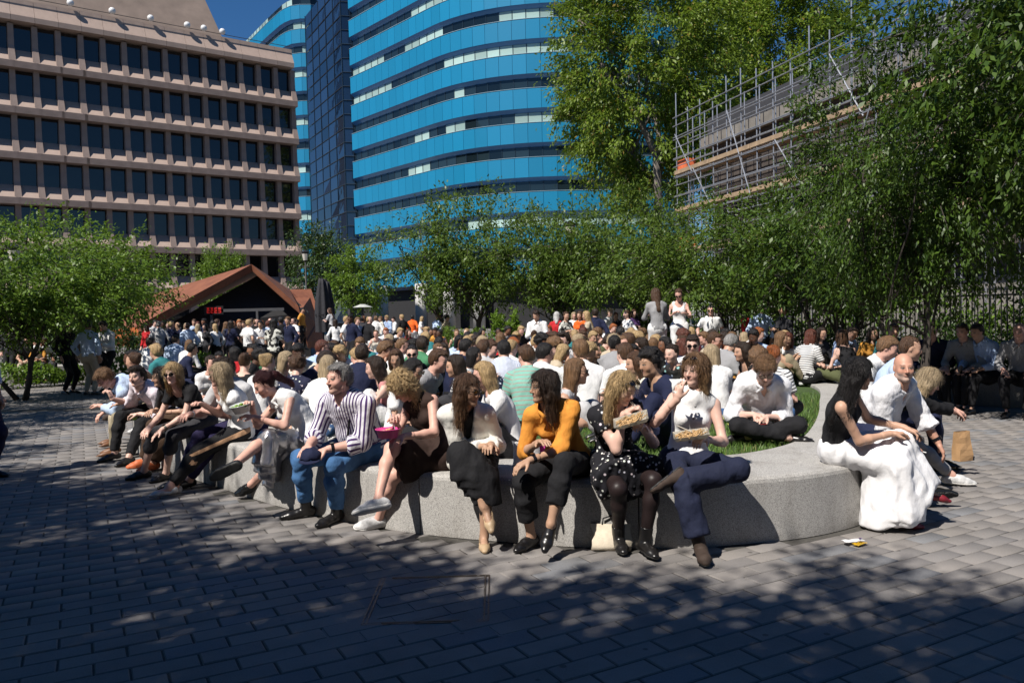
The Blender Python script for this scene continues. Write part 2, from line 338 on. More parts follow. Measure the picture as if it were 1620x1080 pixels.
def fig_mesh(name, parts, fg=None, attr=True, hair=None):
    Vs, Fs, b = [], [], 0
    for G in parts:
        v, f = G.mesh()
        if len(f): Vs.append(v); Fs.append(f+b); b += len(v)
    if not Vs: return None
    if hair: a, f = strands(Vs[0], fg, *hair); Vs.append(a); Fs.append(f+b)
    V = np.concatenate(Vs); me = np_mesh(name, V, np.concatenate(Fs))
    if fg is not None:
        hp = (V-fg.hc) @ fg.H/fg.hz; hp[:, 1] *= -1; set_attr(me, 'hp', hp)
    return me
def strands(V, fg, style, n, seed):
    r = np.random.RandomState(seed); i = r.randint(len(V), size=n); p = V[i].astype(float); c = fg.hc+fg.H @ V3(0, .012, .02)
    rel = p-c; below = np.clip((-rel @ fg.H[:, 2]-.06)/.06, 0, 1)[:, None]; nrm_ = rel-np.outer(rel @ fg.H[:, 2], fg.H[:, 2])*below; nrm_ /= np.linalg.norm(nrm_, axis=1)[:, None]+1e-9
    g = np.tile(-fg.H[:, 2]*.5+V3(0, 0, -.5), (n, 1)); L = r.uniform(.5, 1.3, n)[:, None]*{'long': .075, 'bob': .06, 'pony': .05, 'bun': .04, 'curlylong': .05, 'curly': .03}.get(style, .022)
    if style in ('short', 'quiff', 'buzz', 'curly', 'balding'): g = g*.5+r.normal(0, .6, (n, 3))+np.outer(np.ones(n), -fg.H[:, 1])*.5
    if style == 'pony' or style == 'bun': g = np.tile(fg.H[:, 1], (n, 1))+r.normal(0, .25, (n, 3))
    g = g+r.normal(0, .16, (n, 3)); d = g-nrm_*np.sum(g*nrm_, 1)[:, None]; d /= np.linalg.norm(d, axis=1)[:, None]+1e-9; s_ = np.cross(d, nrm_); w = s_*r.uniform(.0007, .0015, n)[:, None]
    curl = r.normal(0, .45 if 'curl' in style else .12, (n, 1)); out = []; lift = nrm_*r.uniform(.001, .006, n)[:, None]
    for k, t in enumerate((0, .33, .66, 1.0)):
        q = p+d*L*t+s_*curl*L*math.sin(t*3.1)+nrm_*.003+lift*t*(1.6 if k > 1 else 1); f_ = 1-.6*t; out += [q-w*f_, q+w*f_]
    A = np.stack(out, 1).reshape(-1, 3); b = np.arange(n)[:, None]*8; F = np.concatenate([b+np.array([[2*k, 2*k+1, 2*k+3, 2*k+2]]) for k in range(3)]); return A, F
def cloth_attr(me, fg):
    n = len(me.vertices); V = np.empty(n*3, np.float32); me.vertices.foreach_get('co', V); V = V.reshape(-1, 3).astype(float)
    segs = [(fg.hip, fg.neck, .13, fg.lat), (fg.shL, fg.elL, .05, None), (fg.shR, fg.elR, .05, None), (fg.elL, fg.wrL, .045, None), (fg.elR, fg.wrR, .045, None), (fg.hL, fg.knL, .09, None), (fg.hR, fg.knR, .09, None), (fg.knL, fg.anL, .05, None), (fg.knR, fg.anR, .05, None)]
    best = np.full(n, 9.); UV = np.zeros((n, 3))
    for i, (a, b, r, lat) in enumerate(segs):
        ab = b-a; L = np.linalg.norm(ab)+1e-9; u = ab/L; t = (V-a)@u; tc = np.clip(t, 0, L); q = V-a-np.outer(tc, u); d = np.linalg.norm(q, axis=1)-r
        x = lat if lat is not None else V3(1, .2, .1); x = unit(x-u*(x@u)); y = np.cross(u, x); th = np.arctan2(q@y, q@x)
        if i == 0: uu = np.where(np.abs(V@x-a@x) < .5, (V-a)@x, 0)*1.15     # flat stripes across front and back
        else: uu = th*r
        mk = d < best; best[mk] = d[mk]; UV[mk] = np.stack([uu, t+(.3 if i in (3, 4) else 0), np.full(n, float(i))], 1)[mk]
    set_attr(me, 'cl', UV)
# ---------------------------------------------------------------- skin, hair and fabric materials
def skin_mat(name, skin, lips=(.42, .20, .17), brow=(.06, .035, .02), beard=None, bamt=0.0, eye=(.05, .03, .02), closed=False):
    if name in _MC: return _MC[name]
    m, g, p = newmat(name); hp = g.attr('hp'); x, f, u = g.sep(hp); X = g.m('ABSOLUTE', x)
    def ellm(cx, cz, rx, rz, soft=.25, xx=X):
        a = g.m('POWER', g.m('DIVIDE', g.m('SUBTRACT', xx, cx), rx), 2); b = g.m('POWER', g.m('DIVIDE', g.m('SUBTRACT', u, cz), rz), 2)
        e = g.m('ADD', a, b); return g.m('SUBTRACT', 1, g.ramp(e, 1-soft, 1+soft))
    front = g.ramp(f, .045, .06)
    n = g.noise(g.obj(), 9, 3)
    c = g.mix(g.ramp(n, .3, .7), tuple(a*.9 for a in skin), tuple(min(1, a*1.08) for a in skin))
    c = g.mix(g.m('MULTIPLY', ellm(.038, -.032, .03, .026, .9), .3), c, (skin[0]*.98, skin[1]*.72, skin[2]*.68))
    c = g.mix(g.m('MULTIPLY', ellm(0, -.03, .014, .016, .8), g.m('MULTIPLY', front, .35)), c, (skin[0], skin[1]*.7, skin[2]*.65))
    if beard:
        bm = g.m('MULTIPLY', g.m('SUBTRACT', 1, g.ramp(u, -.055, -.03)), g.m('MULTIPLY', g.ramp(f, -.01, .02), g.ramp(u, -.135, -.12)))
        bm = g.m('MULTIPLY', bm, g.m('SUBTRACT', 1, ellm(0, -.063, .026, .012, .5)))
        bm = g.m('MULTIPLY', bm, g.ramp(g.noise(hp, 160, 2), .2, .6)); c = g.mix(g.m('MULTIPLY', bm, bamt), c, beard)
    c = g.mix(g.m('MULTIPLY', g.m('MULTIPLY', ellm(0, -.0625, .025, .0095, .3), front), .8), c, lips)
    c = g.mix(g.m('MULTIPLY', g.m('MULTIPLY', ellm(0, -.0625, .022, .0014, .5), front), .8), c, tuple(q*.25 for q in lips))
    bz = g.m('SUBTRACT', u, g.m('MULTIPLY', g.m('SUBTRACT', X, .033), -.15))
    c = g.mix(g.m('MULTIPLY', g.m('MULTIPLY', ellm(.033, .0265, .019, .0042, .5), front), .75), c, brow)
    if closed: c = g.mix(g.m('MULTIPLY', g.m('MULTIPLY', ellm(.031, -.001, .015, .002, .5), front), .9), c, brow)
    else:
        c = g.mix(g.m('MULTIPLY', ellm(.031, .0045, .0165, .0085, .3), front), c, tuple(q*.5 for q in brow))
        c = g.mix(g.m('MULTIPLY', ellm(.031, .0015, .0125, .0045, .2), front), c, (.36, .33, .31))
        c = g.mix(g.m('MULTIPLY', ellm(.031, .002, .0055, .0048, .2), front), c, eye)
    g.put(p.inputs['Base Color'], c); p.inputs['Roughness'].default_value = .5; p.inputs['Specular IOR Level'].default_value = .35
    g.put(p.inputs['Normal'], g.bump(g.noise(g.obj(), 220, 2), .12, .002))
    _MC[name] = m; return m
SKINS = {'fair': (.64, .41, .33), 'pink': (.62, .36, .285), 'tan': (.50, .30, .21), 'olive': (.42, .255, .17), 'brown': (.20, .095, .055), 'dark': (.09, .042, .026)}
HAIRC = {'black': (.012, .010, .010), 'dark': (.030, .018, .012), 'brown': (.075, .038, .020), 'auburn': (.10, .030, .018), 'wine': (.045, .010, .012), 'ginger': (.30, .09, .025), 'lightbrown': (.17, .095, .048), 'blonde': (.42, .29, .145), 'ash': (.38, .29, .18), 'grey': (.25, .24, .23), 'white': (.55, .54, .52)}
def sk(n): return skin_mat('skin_'+n, SKINS[n])
def hair_mat(n, tip=None):
    key = 'hair_'+n+(tip or '')
    if key in _MC: return _MC[key]
    m, g, p = newmat(key); c0 = HAIRC[n]; v = g.scale(g.attr('hp'), (55, 55, 5)); nz = g.noise(v, 1.6, 4, .6); nf = g.noise(g.scale(g.attr('hp'), (170, 170, 9)), 1.5, 2)
    c = g.mix(g.ramp(nz, .3, .72), tuple(q*.42 for q in c0), tuple(min(1, q*1.45) for q in c0))
    if tip:
        u = g.sep(g.attr('hp'))[2]; c1 = HAIRC[tip]; c = g.mix(g.m('MULTIPLY', g.m('SUBTRACT', 1, g.ramp(u, -.22, -.02)), g.ramp(nz, .35, .65)), c, c1)
    g.put(p.inputs['Base Color'], c); p.inputs['Roughness'].default_value = .42; p.inputs['Specular IOR Level'].default_value = .35
    g.put(p.inputs['Normal'], g.bump(g.m('ADD', nz, g.m('MULTIPLY', nf, .7)), .9, .012))
    _MC[key] = m; return m
def fabric(name, col, rough=.85, var=.1, pat=None, col2=None, freq=.03, duty=.5, shine=0.0, wr=.5):
    if name in _MC: return _MC[name]
    m, g, p = newmat(name); v = g.obj()
    f = g.noise(v, 7, 3); c = g.mix(g.ramp(f, .25, .75), tuple(q*(1-var) for q in col), tuple(min(.9, q*(1+var)) for q in col))
    if pat == 'side':
        u, w, r = g.sep(g.attr('cl')); c = g.mix(g.m('MULTIPLY', g.m('LESS_THAN', g.m('ABSOLUTE', u), duty), g.m('MAXIMUM', g.m('COMPARE', r, 5.0, .1), g.m('COMPARE', r, 7.0, .1))), c, col2)
    if pat in ('v', 'h', 'spots', 'print'):
        cl = g.attr('cl'); u, w, r = g.sep(cl)
        if pat == 'spots':
            vo = g.new('ShaderNodeTexVoronoi', {'Vector': v, 'Scale': 1/freq, 'Randomness': 1.0}); msk = g.m('SUBTRACT', 1, g.ramp(vo.outputs['Distance'], duty-.06, duty+.04))
            hue = g.new('ShaderNodeHueSaturation', {'Color': vo.outputs['Color'], 'Saturation': .55, 'Value': 1.0}).outputs[0]
            c = g.mix(msk, c, g.mix(.75, hue, col2))
        elif pat == 'print':
            msk = g.ramp(g.noise(v, 1/freq, 4, .6), duty, duty+.05); c = g.mix(msk, c, col2)
        else:
            k = g.m('FRACT', g.m('ADD', g.m('DIVIDE', u if pat == 'v' else w, freq), 50.0))
            msk = g.m('LESS_THAN', k, duty); c = g.mix(msk, c, col2)
    g.put(p.inputs['Base Color'], c); p.inputs['Roughness'].default_value = rough; p.inputs['Specular IOR Level'].default_value = .25
    if shine: p.inputs['Metallic'].default_value = shine
    h = g.m('ADD', g.m('MULTIPLY', g.noise(g.scale(v, (1, 1, .6)), 16, 3, .5), 1.0), g.m('MULTIPLY', g.noise(v, 420, 1), .06))
    g.put(p.inputs['Normal'], g.bump(h, wr, .03))
    _MC[name] = m; return m
FAB = {'white': (.72, .72, .72), 'cream': (.66, .62, .53), 'black': (.012, .012, .014), 'charcoal': (.035, .035, .04), 'navy': (.012, .016, .045), 'grey': (.28, .28, .29), 'lightgrey': (.45, .45, .46), 'lightblue': (.36, .47, .68), 'skyblue': (.45, .56, .74), 'pink': (.62, .46, .52), 'red': (.45, .02, .025), 'orange': (.75, .13, .02), 'mustard': (.55, .26, .05), 'green': (.06, .20, .10), 'teal': (.03, .18, .19), 'brown': (.06, .035, .022), 'beige': (.45, .38, .28), 'denim': (.06, .13, .28), 'lightdenim': (.17, .27, .42), 'khaki': (.26, .22, .15), 'olive': (.08, .09, .04), 'burgundy': (.12, .015, .025), 'purple': (.10, .05, .16), 'rose': (.50, .22, .22)}
def fb(n): return fabric('cloth_'+n, FAB[n])
def leather(n, col, rough=.3): return mat('leather_'+n, col, rough, .15, 20, .1)
# ---------------------------------------------------------------- garments
def do_top(fg, h, sleeve=.3, neck='crew', off=.014, hem=-.03, sh=1.0, loose=.008, collar=False, vdepth=.13, vang=24, rip=.004, belly=0, armo=None, seed=3):
    G = SDF(h, fg.lo, fg.hi); z = fg.z; F = unit(fg.fw); l, u = fg.lat, fg.u3
    fg.torso(G, off, .045, True, sh, belly); G.plane(fg.hip+fg.u1*hem, -fg.u1)
    r = {'crew': .058, 'shirt': .056, 'scoop': .088, 'boat': .10, 'v': .058}[neck]*z
    def hole(): G.cone(fg.neck-fg.u3*(.0 if neck != 'scoop' else .02), fg.neck+fg.u3*.2, r, r*.95, 0, 's')
    hole()
    if neck in ('v', 'shirt'):
        A = fg.neck-fg.u3*vdepth*z; a = R(vang); G.cutter([(A, l*math.cos(a)-u*math.sin(a)), (A, -l*math.cos(a)-u*math.sin(a)), (fg.neck-F*.02, -F)])
    if neck == 'scoop': G.ell(fg.neck+F*.06*z-fg.u3*.03, (.078*z, .078*z, .085*z), None, 0, 's')
    if sleeve > 0:
        for k in 'LR': fg.arm(G, k, (armo if armo is not None else off*.9), 0, sleeve, .03, True, loose)
    if rip: G.ripple(rip, 34, seed); G.ripple(rip*.6, 75, seed+5)
    hole()
    if not collar: return [G]
    N = fg.neck; P = []; K = SDF(min(h*.5, .009), N-.16, N+.14)
    for k in range(13):
        t = -158+316*k/12; a = R(t); fr = math.cos(a); P.append(N+(-F*fr*.072+l*math.sin(a)*.074)*z+u*(.020+.016*fr)*z-u*.034*z*max(0, -fr)+F*.022*z*max(0, -fr))
    rr = .019 if h < .02 else .023
    for k in range(12): m_ = (P[k]+P[k+1])/2-N; K.cone(P[k], P[k+1], rr, rr, .003, flat=unit(m_-u*(m_@u)), fr=1.5)
    for sg, q in ((-1, P[0]), (1, P[-1])): K.cone(q-u*.006, q+l*sg*.034*z-u*.050*z+F*.016*z, rr, .010, .003, flat=F, fr=1.4)
    K.cone(N-u*.1, N+u*.2, .052*z, .052*z, 0, 's')
    return [G, K]
def do_trousers(fg, h, a1=.97, off=.016, flare=0.0, rip=.004, full=1.0, top=.09, seed=1):
    G = SDF(h, fg.lo, fg.hi); z = fg.z; f = fg.fat; hw, ww = ((.143, .130) if fg.m else (.146, .102)); hw *= (1+f)/2; ww *= f
    G.cone(fg.hL-V3(.01, 0, 0), fg.hR+V3(.01, 0, 0), .092*z*f+off, .092*z*f+off, .04); G.cone(fg.hip, fg.waist, hw*z+off*.8, ww*z+off*.8, .04, flat=fg.fwp, fr=1.25); G.plane(fg.hip+fg.u1*top, fg.u1)
    for k in 'LR': fg.leg(G, k, off, a1, .03, True, flare, full)
    if rip: G.ripple(rip, 38, seed); G.ripple(rip*.6, 80, seed+3)
    return G
def do_skirt(fg, h, length=.25, off=.02, flare=.03, rip=.005, n=4, top=.09, drop=.5, seed=2, full=.0, k0=38):
    """length: metres below the knee (negative: above it)"""
    G = SDF(h, fg.lo-V3(.1, .1, 0), fg.hi+V3(.1, .1, 0)); z = fg.z
    G.cone(fg.hL-V3(.01, 0, 0), fg.hR+V3(.01, 0, 0), .092*z+off, .092*z+off, .05); G.cone(fg.hip, fg.waist, .146*z+off, .102*z+off, .04, flat=fg.fwp, fr=1.25); G.plane(fg.hip+fg.u1*top, fg.u1)
    for i in range(n):
        t = i/(n-1); hp = fg.hL*(1-t)+fg.hR*t; kn = fg.knL*(1-t)+fg.knR*t; an = fg.anL*(1-t)+fg.anR*t
        if length < 0:
            L = np.linalg.norm(kn-hp); e = hp+(kn-hp)*(1+length/L); G.cone(hp, e, .085*z+off, .07*z+off+flare, .05, cut1=True)
        else:
            G.cone(hp, kn, .085*z+off, .062*z+off, .05); d = unit(unit(an-kn)*(1-drop)+V3(0, 0, -1)*drop); G.cone(kn, kn+d*length, .06*z+off, .06*z+off+flare, .05, cut1=True)
    if full and length > 0:
        mid = (fg.hL+fg.hR)/2; kn = (fg.knL+fg.knR)/2; an = (fg.anL+fg.anR)/2; e = (mid*.2+kn*.5+an*.3); G.cone(mid*.35+kn*.65+V3(0, 0, -.05), V3(e[0], e[1], .045), .09, .10+full, .05, cut1=True)
    if rip: G.ripple(rip, k0, seed, (1, 1, .08)); G.ripple(rip*.7, k0*2.2, seed+4, (1, 1, .10))
    G.plane(V3(0, 0, .012), V3(0, 0, -1))
    return G
def do_hair(fg, h, style='short', vol=.0, length=.22, fringe=0.0, seed=0, part=0.0, front=True):
    z = fg.hz; C, M = fg.hc, fg.H; P = lambda x, f, u: C+M @ (V3(x, -f, u)*z)
    lo = C-.2-(length if style in ('long', 'pony', 'curlylong') else 0)*V3(.6, .6, 1.1); hi = C+.24
    G = SDF(h, lo, hi); E = lambda x, f, u, r, k=.02, op='u': G.ell(P(x, f, u), tuple(q*z for q in r), M, k, op)
    t = {'buzz': .005, 'short': .013, 'quiff': .014, 'curly': .03, 'bob': .018, 'long': .016, 'pony': .010, 'bun': .010, 'curlylong': .03, 'balding': .006}[style]+vol
    E(0, -.016, .030, (.077+t, .095+t, .092+t), .02)
    nape = -.07
    if style in ('short', 'quiff', 'buzz', 'curly', 'balding'):
        E(0, -.05, -.02, (.068+t*.6, .058+t*.6, .07), .03)
        if style == 'quiff': E(.01, .055, .105, (.055, .04, .03), .03)
        if style == 'short': E(.02, .06, .085, (.05, .03, .025), .03)
    if style in ('bob', 'long', 'curlylong'):
        L = {'bob': .13, 'long': length, 'curlylong': length}[style]; dn = unit(M @ V3(0, .12, -1)*.35+V3(0, 0, -1)*.65+V3(0, .18, 0)); r0 = .045+t
        for sg in (-1, 1):
            a = P(sg*.058, -.02, .0); b = P(sg*.066, -.022, -.07); G.cone(a, b, r0*z*.8, r0*z*.72, .03); e = b+dn*L*.75+M @ V3(sg*.012, 0, 0); G.cone(b, e, r0*z*.72, r0*z*.5, .03)
        a = P(0, -.06, .02); b = P(0, -.07, -.08); G.cone(a, b, (.07+t)*z, (.06+t)*z, .03, flat=M[:, 1], fr=1.3); e = b+dn*L+V3(0, .03, 0); G.cone(b, e, (.062+t)*z, .05*z, .03, flat=M[:, 1], fr=1.6)
    if style in ('pony', 'bun'): E(0, -.03, .0, (.074, .074, .085), .02)
    if style == 'pony':
        a = P(0, -.105, .04); b = P(0, -.15, .0); G.ell(a, (.028,)*3, None, .01); G.cone(a, b, .022, .034, .02); e = b+unit(-fg.u3*.8+V3(0, .55, 0)-V3(0, 0, .2))*length; G.cone(b, e, .036, .018, .02)
    if style == 'bun': E(0, -.10, .07, (.045, .045, .042), .015)
    if style == 'curlylong' or style == 'curly': G.ripple(.008, 120, seed); G.ripple(.008, 240, seed+2); G.ripple(.005, 380, seed+3)
    else: G.ripple(.0035, 90, seed, (1, 1, .15)); G.ripple(.0025, 170, seed+1, (1, 1, .12))
    # face opening
    hl = {'short': .046, 'buzz': .054, 'quiff': .056, 'curly': .044, 'bob': .050, 'long': .052, 'pony': .056, 'bun': .056, 'curlylong': .036, 'balding': .115}[style]-fringe
    wv = {'short': .2, 'buzz': .2, 'quiff': .2, 'curly': .2, 'pony': .2, 'bun': .2, 'balding': .2}.get(style, .066)
    fy = .045 if style in ('long', 'bob', 'curlylong') else .022
    if style == 'balding': fy = -.055
    u, f, l = M[:, 2], -M[:, 1], M[:, 0]
    sl = unit(u-f*.25)
    pl = [(P(0, 0, hl), sl), (P(0, fy, 0), -f)]
    if wv < .15: pl += [(P(wv, 0, 0), l), (P(-wv, 0, 0), -l)]
    G.cutter(pl)
    if style in ('short', 'quiff', 'buzz', 'curly', 'pony', 'bun', 'balding'):
        G.cutter([(P(0, 0, -.012), u), (P(0, -.025, 0), -f)])       # clear of the ears
        if style not in ('pony',): G.cutter([(P(0, 0, -.062), u), (P(0, -.0, -.2), -u)])
    return G
def do_shoe(fg, k, h, kind='loafer'):
    an = fg.anL if k == 'L' else fg.anR; kn = fg.knL if k == 'L' else fg.knR; t, n = fg.toe[k]; z = fg.z*(1.04 if fg.m else .96); s = np.cross(t, n)
    big = {'loafer': .004, 'chunky': .009, 'trainer': .010, 'boot': .007, 'flat': .001, 'mary': .001}[kind]; b = an-n*.078
    lo = an-.24; hi = an+.26
    def base(G, o):
        G.cone(b-t*.04+n*.034, b+t*.06*z+n*.03, .034+o, .034+o, .012); G.cone(b+t*.06*z+n*.03, b+t*.125*z+n*.026, .034+o, .038+o, .012, flat=n, fr=1.3); G.cone(b+t*.125*z+n*.024, b+t*.178*z+n*.02, .038+o, .022+o, .012, flat=n, fr=1.4)
    G = SDF(h, lo, hi); base(G, big)
    if kind in ('loafer', 'chunky', 'trainer'): G.cone(b-t*.02+n*.05, b+t*.08*z+n*.045, .032+big, .03+big, .015)
    if kind == 'boot': G.cone(an-n*.03, an+unit(kn-an)*.09, .042, .046, .02, cut1=True)
    if kind in ('loafer', 'chunky'): G.cone(an+n*.01, an+n*.1, .040, .05, 0, 's')
    if kind == 'trainer': G.cone(an+n*.02, an+n*.1, .038, .05, 0, 's')
    if kind in ('flat', 'mary'): G.cone(an-n*.028-t*.0, an-n*.028+t*.085*z+n*.004, .036, .030, .004, 's'); G.cone(an+n*.0, an+n*.1, .05, .06, 0, 's')
    if kind == 'mary': G.cone(an+t*.035-n*.03-s*.036, an+t*.035-n*.005, .007, .007, .004); G.cone(an+t*.035-n*.03+s*.036, an+t*.035-n*.005, .007, .007, .004)
    st = {'chunky': .028, 'trainer': .026, 'boot': .016, 'loafer': .012, 'flat': .004, 'mary': .006}[kind]
    G.plane(b+n*st*.6, -n)
    S = SDF(h, lo, hi); base(S, big+.003); S.plane(b+n*st, n); S.plane(b+n*.001, -n)
    if kind in ('boot', 'loafer', 'chunky'): S.cutter([(b+n*.010, n), (b+t*.0, -t), (b+t*.03, t)])
    return G, S
def do_glasses(fg, up=0.0, dark=True, dz=0.0):
    z = fg.hz; mb = MB(); C, M = fg.hc, fg.H; T = rotm((1, 0, 0), -R(up)); cen = V3(0, 0, .03)
    def P(x, f, u):
        q = V3(x, -f, u)
        if up: q = T @ (q-cen)*1.06+cen
        return Vector(C+M @ (q*z))
    lens = MB()
    for sg in (-1, 1):
        ring = [P(sg*.033+.026*math.cos(a), .104-.9*(.026*math.cos(a)*sg+.01)**2*8, .002+dz+.021*math.sin(a)*(1.05 if math.sin(a) > 0 else 1)) for a in np.linspace(0, 2*math.pi, 13)[:-1]]
        lens.add(ring, [tuple(range(12))]); mb.tube(ring+[ring[0]], .0024 if dark else .0018, 5)
        mb.tube([P(sg*.058, .096, .008+dz), P(sg*.078, .05, .008), P(sg*.082, -.01, .005)], .0026, 5)
    mb.tube([P(-.010, .107, .006+dz), P(.010, .107, .006+dz)], .0024, 5)
    return mb, lens
M_SOLEW = mat('sole_white', (.7, .69, .66), .6, .1, 20, .1); M_SOLEB = mat('sole_black', (.015, .015, .015), .6, .1, 20, .1)
M_LENS = mat('dark_lens', (.008, .007, .008), .08, 0, 5, 0); M_RIM = mat('dark_rim', (.012, .010, .009), .25, 0, 5, 0); M_CLEAR = mat('clear_lens', (.35, .27, .23), .1, 0, 5, 0)
def build_meshes(fg, h, top=None, bottom=None, hair=None, shoes=None, inner=None, tights=False, glasses=None, hands=True, seed=1):
    """h = (body, head, hand, cloth, hair, shoe) cell sizes; returns a list of (name, mesh, slot)"""
    hb, hh, hn_, hc_, hr_, hs_ = h
    out = []
    B = SDF(hb, fg.lo, fg.hi); fg.torso(B, 0, .04)
    for k in 'LR':
        fg.arm(B, k, cut=False); fg.leg(B, k, cut=False); fg.foot(B, k)
    B.cone(fg.neck-fg.u3*.04, fg.neck+fg.u3*.05, (.06 if fg.m else .05)*fg.z, (.056 if fg.m else .046)*fg.z, .03)
    Hd = SDF(hh, fg.hc-.17, fg.hc+.15); fg.head(Hd); parts = [B, Hd]
    for k in 'LR':
        wr = fg.wrL if k == 'L' else fg.wrR; hn = SDF(hn_, wr-.2, wr+.2); fg.hand(hn, k); parts.append(hn)
    out.append(('body', fig_mesh('body', parts, fg), 'skin'))
    if inner is not None: G = do_top(fg, hc_, **inner); me = fig_mesh('blouse', G); cloth_attr(me, fg); out.append(('blouse', me, 'inner'))
    if top is not None: G = do_top(fg, hc_, **top); me = fig_mesh('top', G); cloth_attr(me, fg); out.append(('top', me, 'top'))
    if bottom is not None:
        b = dict(bottom); ty = b.pop('kind', 'trousers'); G = (do_skirt if ty == 'skirt' else do_trousers)(fg, hc_, **b)
        me = fig_mesh(ty, [G]); cloth_attr(me, fg); out.append((ty, me, 'bottom'))
    if tights: G = do_trousers(fg, hb*.8, .99, .0045, rip=0); out.append(('tights', fig_mesh('tights', [G]), 'tights'))
    if hair is not None: out.append(('hair', fig_mesh('hair', [do_hair(fg, hr_, **hair)], fg, hair=(hair.get('style', 'short'), 2200 if hb < .03 else 180, 5)), 'hair'))
    if shoes:
        for k in 'LR':
            G, S = do_shoe(fg, k, hs_, shoes); out.append(('shoe', fig_mesh('shoe', [G]), 'shoe')); out.append(('sole', fig_mesh('sole', [S]), 'sole'))
    if glasses is not None:
        a, l = do_glasses(fg, **{k: v for k, v in glasses.items()}); out.append(('glasses', a.mesh('glasses', True), 'rim')); out.append(('lens', l.mesh('lens'), 'lens' if glasses.get('dark', True) else 'clear'))
    return [o for o in out if o[1] is not None]
LOD0 = (.019, .0064, .0066, .0145, .0095, .0090); LOD1 = (.045, .0150, .0175, .0310, .0200, .0260); LOD2 = (.048, .0175, .0220, .0320, .0220, .0300)
def assemble(root, items, mats, override=True):
    last = None
    for name, me, slot in items:
        par = last if name in ('sole', 'lens') else root
        o = bpy.data.objects.new(name, me); COL.objects.link(o); o.parent = par
        m = mats.get(slot) or {'rim': M_RIM, 'lens': M_LENS, 'clear': M_CLEAR, 'sole': M_SOLEB}.get(slot) or fb('black')
        if len(me.materials) == 0: me.materials.append(None)
        o.material_slots[0].link = 'OBJECT'; o.material_slots[0].material = m
        if name in ('shoe', 'glasses'): last = o
    return root
FIGS = {}
def person(label, loc, rz, pose, mats, h=LOD0, group=None, key=None, **garm):
    fg = Fig(**pose); items = build_meshes(fg, h, **garm)
    root = thing('person', label, 'person', loc, rz, group); assemble(root, items, mats)
    if key: FIGS[key] = (fg, root)
    return root
def wpt(key, v):          # figure-local point -> world
    fg, root = FIGS[key]; c, s = math.cos(root.rotation_euler.z), math.sin(root.rotation_euler.z)
    return Vector((root.location.x+c*v[0]-s*v[1], root.location.y+s*v[0]+c*v[1], root.location.z+v[2]))
# ================================================================ ground, planter, lawn
PA = R(28.5); PCX, PCY = math.cos(PA), math.sin(PA); PL, PW = .302, .1475
def paving_mat(name, joints):
    m, g, p = newmat(name); pos = g.new('ShaderNodeNewGeometry').outputs['Position']; x, y, z = g.sep(pos)
    u = g.m('ADD', g.m('MULTIPLY', x, PCX), g.m('MULTIPLY', y, PCY)); v = g.m('SUBTRACT', g.m('MULTIPLY', y, PCX), g.m('MULTIPLY', x, PCY))
    r = g.m('FLOOR', g.m('DIVIDE', v, PW)); sh = g.m('MULTIPLY', g.m('FRACT', g.m('MULTIPLY', r, .5)), 1.0)
    cu = g.m('ADD', g.m('DIVIDE', u, PL), sh); c = g.m('FLOOR', cu)
    wn = g.new('ShaderNodeTexWhiteNoise', {0: g.new('ShaderNodeCombineXYZ', {0: r, 1: c, 2: 0.0}).outputs[0]}); val, colr = wn.outputs['Value'], wn.outputs['Color']
    base = g.mix(val, (.185, .175, .172), (.235, .215, .20)); base = g.mix(g.m('GREATER_THAN', g.sep(colr)[1], .88), base, (.165, .170, .182))
    st = g.noise(pos, 1.1, 5, .65); base = g.mix(g.m('MULTIPLY', g.ramp(st, .40, .70), .5), base, (.085, .078, .072))
    sp = g.noise(pos, 130, 2); base = g.mix(g.m('MULTIPLY', g.ramp(sp, .35, .75), .5), base, g.mix(.5, base, (.33, .32, .31)))
    spot = g.new('ShaderNodeTexVoronoi', {'Vector': pos, 'Scale': 4.3}).outputs['Distance']; base = g.mix(g.m('MULTIPLY', g.m('SUBTRACT', 1, g.ramp(spot, .06, .085)), .6), base, (.055, .05, .045))
    h = g.m('ADD', g.m('MULTIPLY', g.noise(pos, 14, 4), .8), g.m('MULTIPLY', sp, .25))
    if joints:
        fu = g.m('ABSOLUTE', g.m('SUBTRACT', g.m('FRACT', cu), .5)); fv = g.m('ABSOLUTE', g.m('SUBTRACT', g.m('FRACT', g.m('DIVIDE', v, PW)), .5))
        j = g.m('MAXIMUM', g.m('GREATER_THAN', fu, .48), g.m('GREATER_THAN', fv, .46)); base = g.mix(j, base, (.05, .045, .04)); h = g.m('SUBTRACT', h, g.m('MULTIPLY', j, 1.5))
    g.put(p.inputs['Base Color'], base); p.inputs['Roughness'].default_value = .8; p.inputs['Specular IOR Level'].default_value = .18
    g.put(p.inputs['Normal'], g.bump(h, .35, .006)); return m
M_PAVE = paving_mat('granite_paver', False); M_SHEET = paving_mat('paved_ground', True); M_JOINT = mat('joint_grit', (.06, .056, .05), .95, .3, 40, .4)
pavement = MB().add([(-400, -60, -.012), (400, -60, -.012), (400, 500, -.012), (-400, 500, -.012)], [(0, 1, 2, 3)]).build('pavement', M_SHEET)
tag(pavement, 'grey granite paved square under the trees', kind='structure')
bed = MB().add([(-11, .3, -.006), (9, .3, -.006), (9, 15.5, -.006), (-11, 15.5, -.006)], [(0, 1, 2, 3)]).build('joint_bed', M_JOINT, pavement)
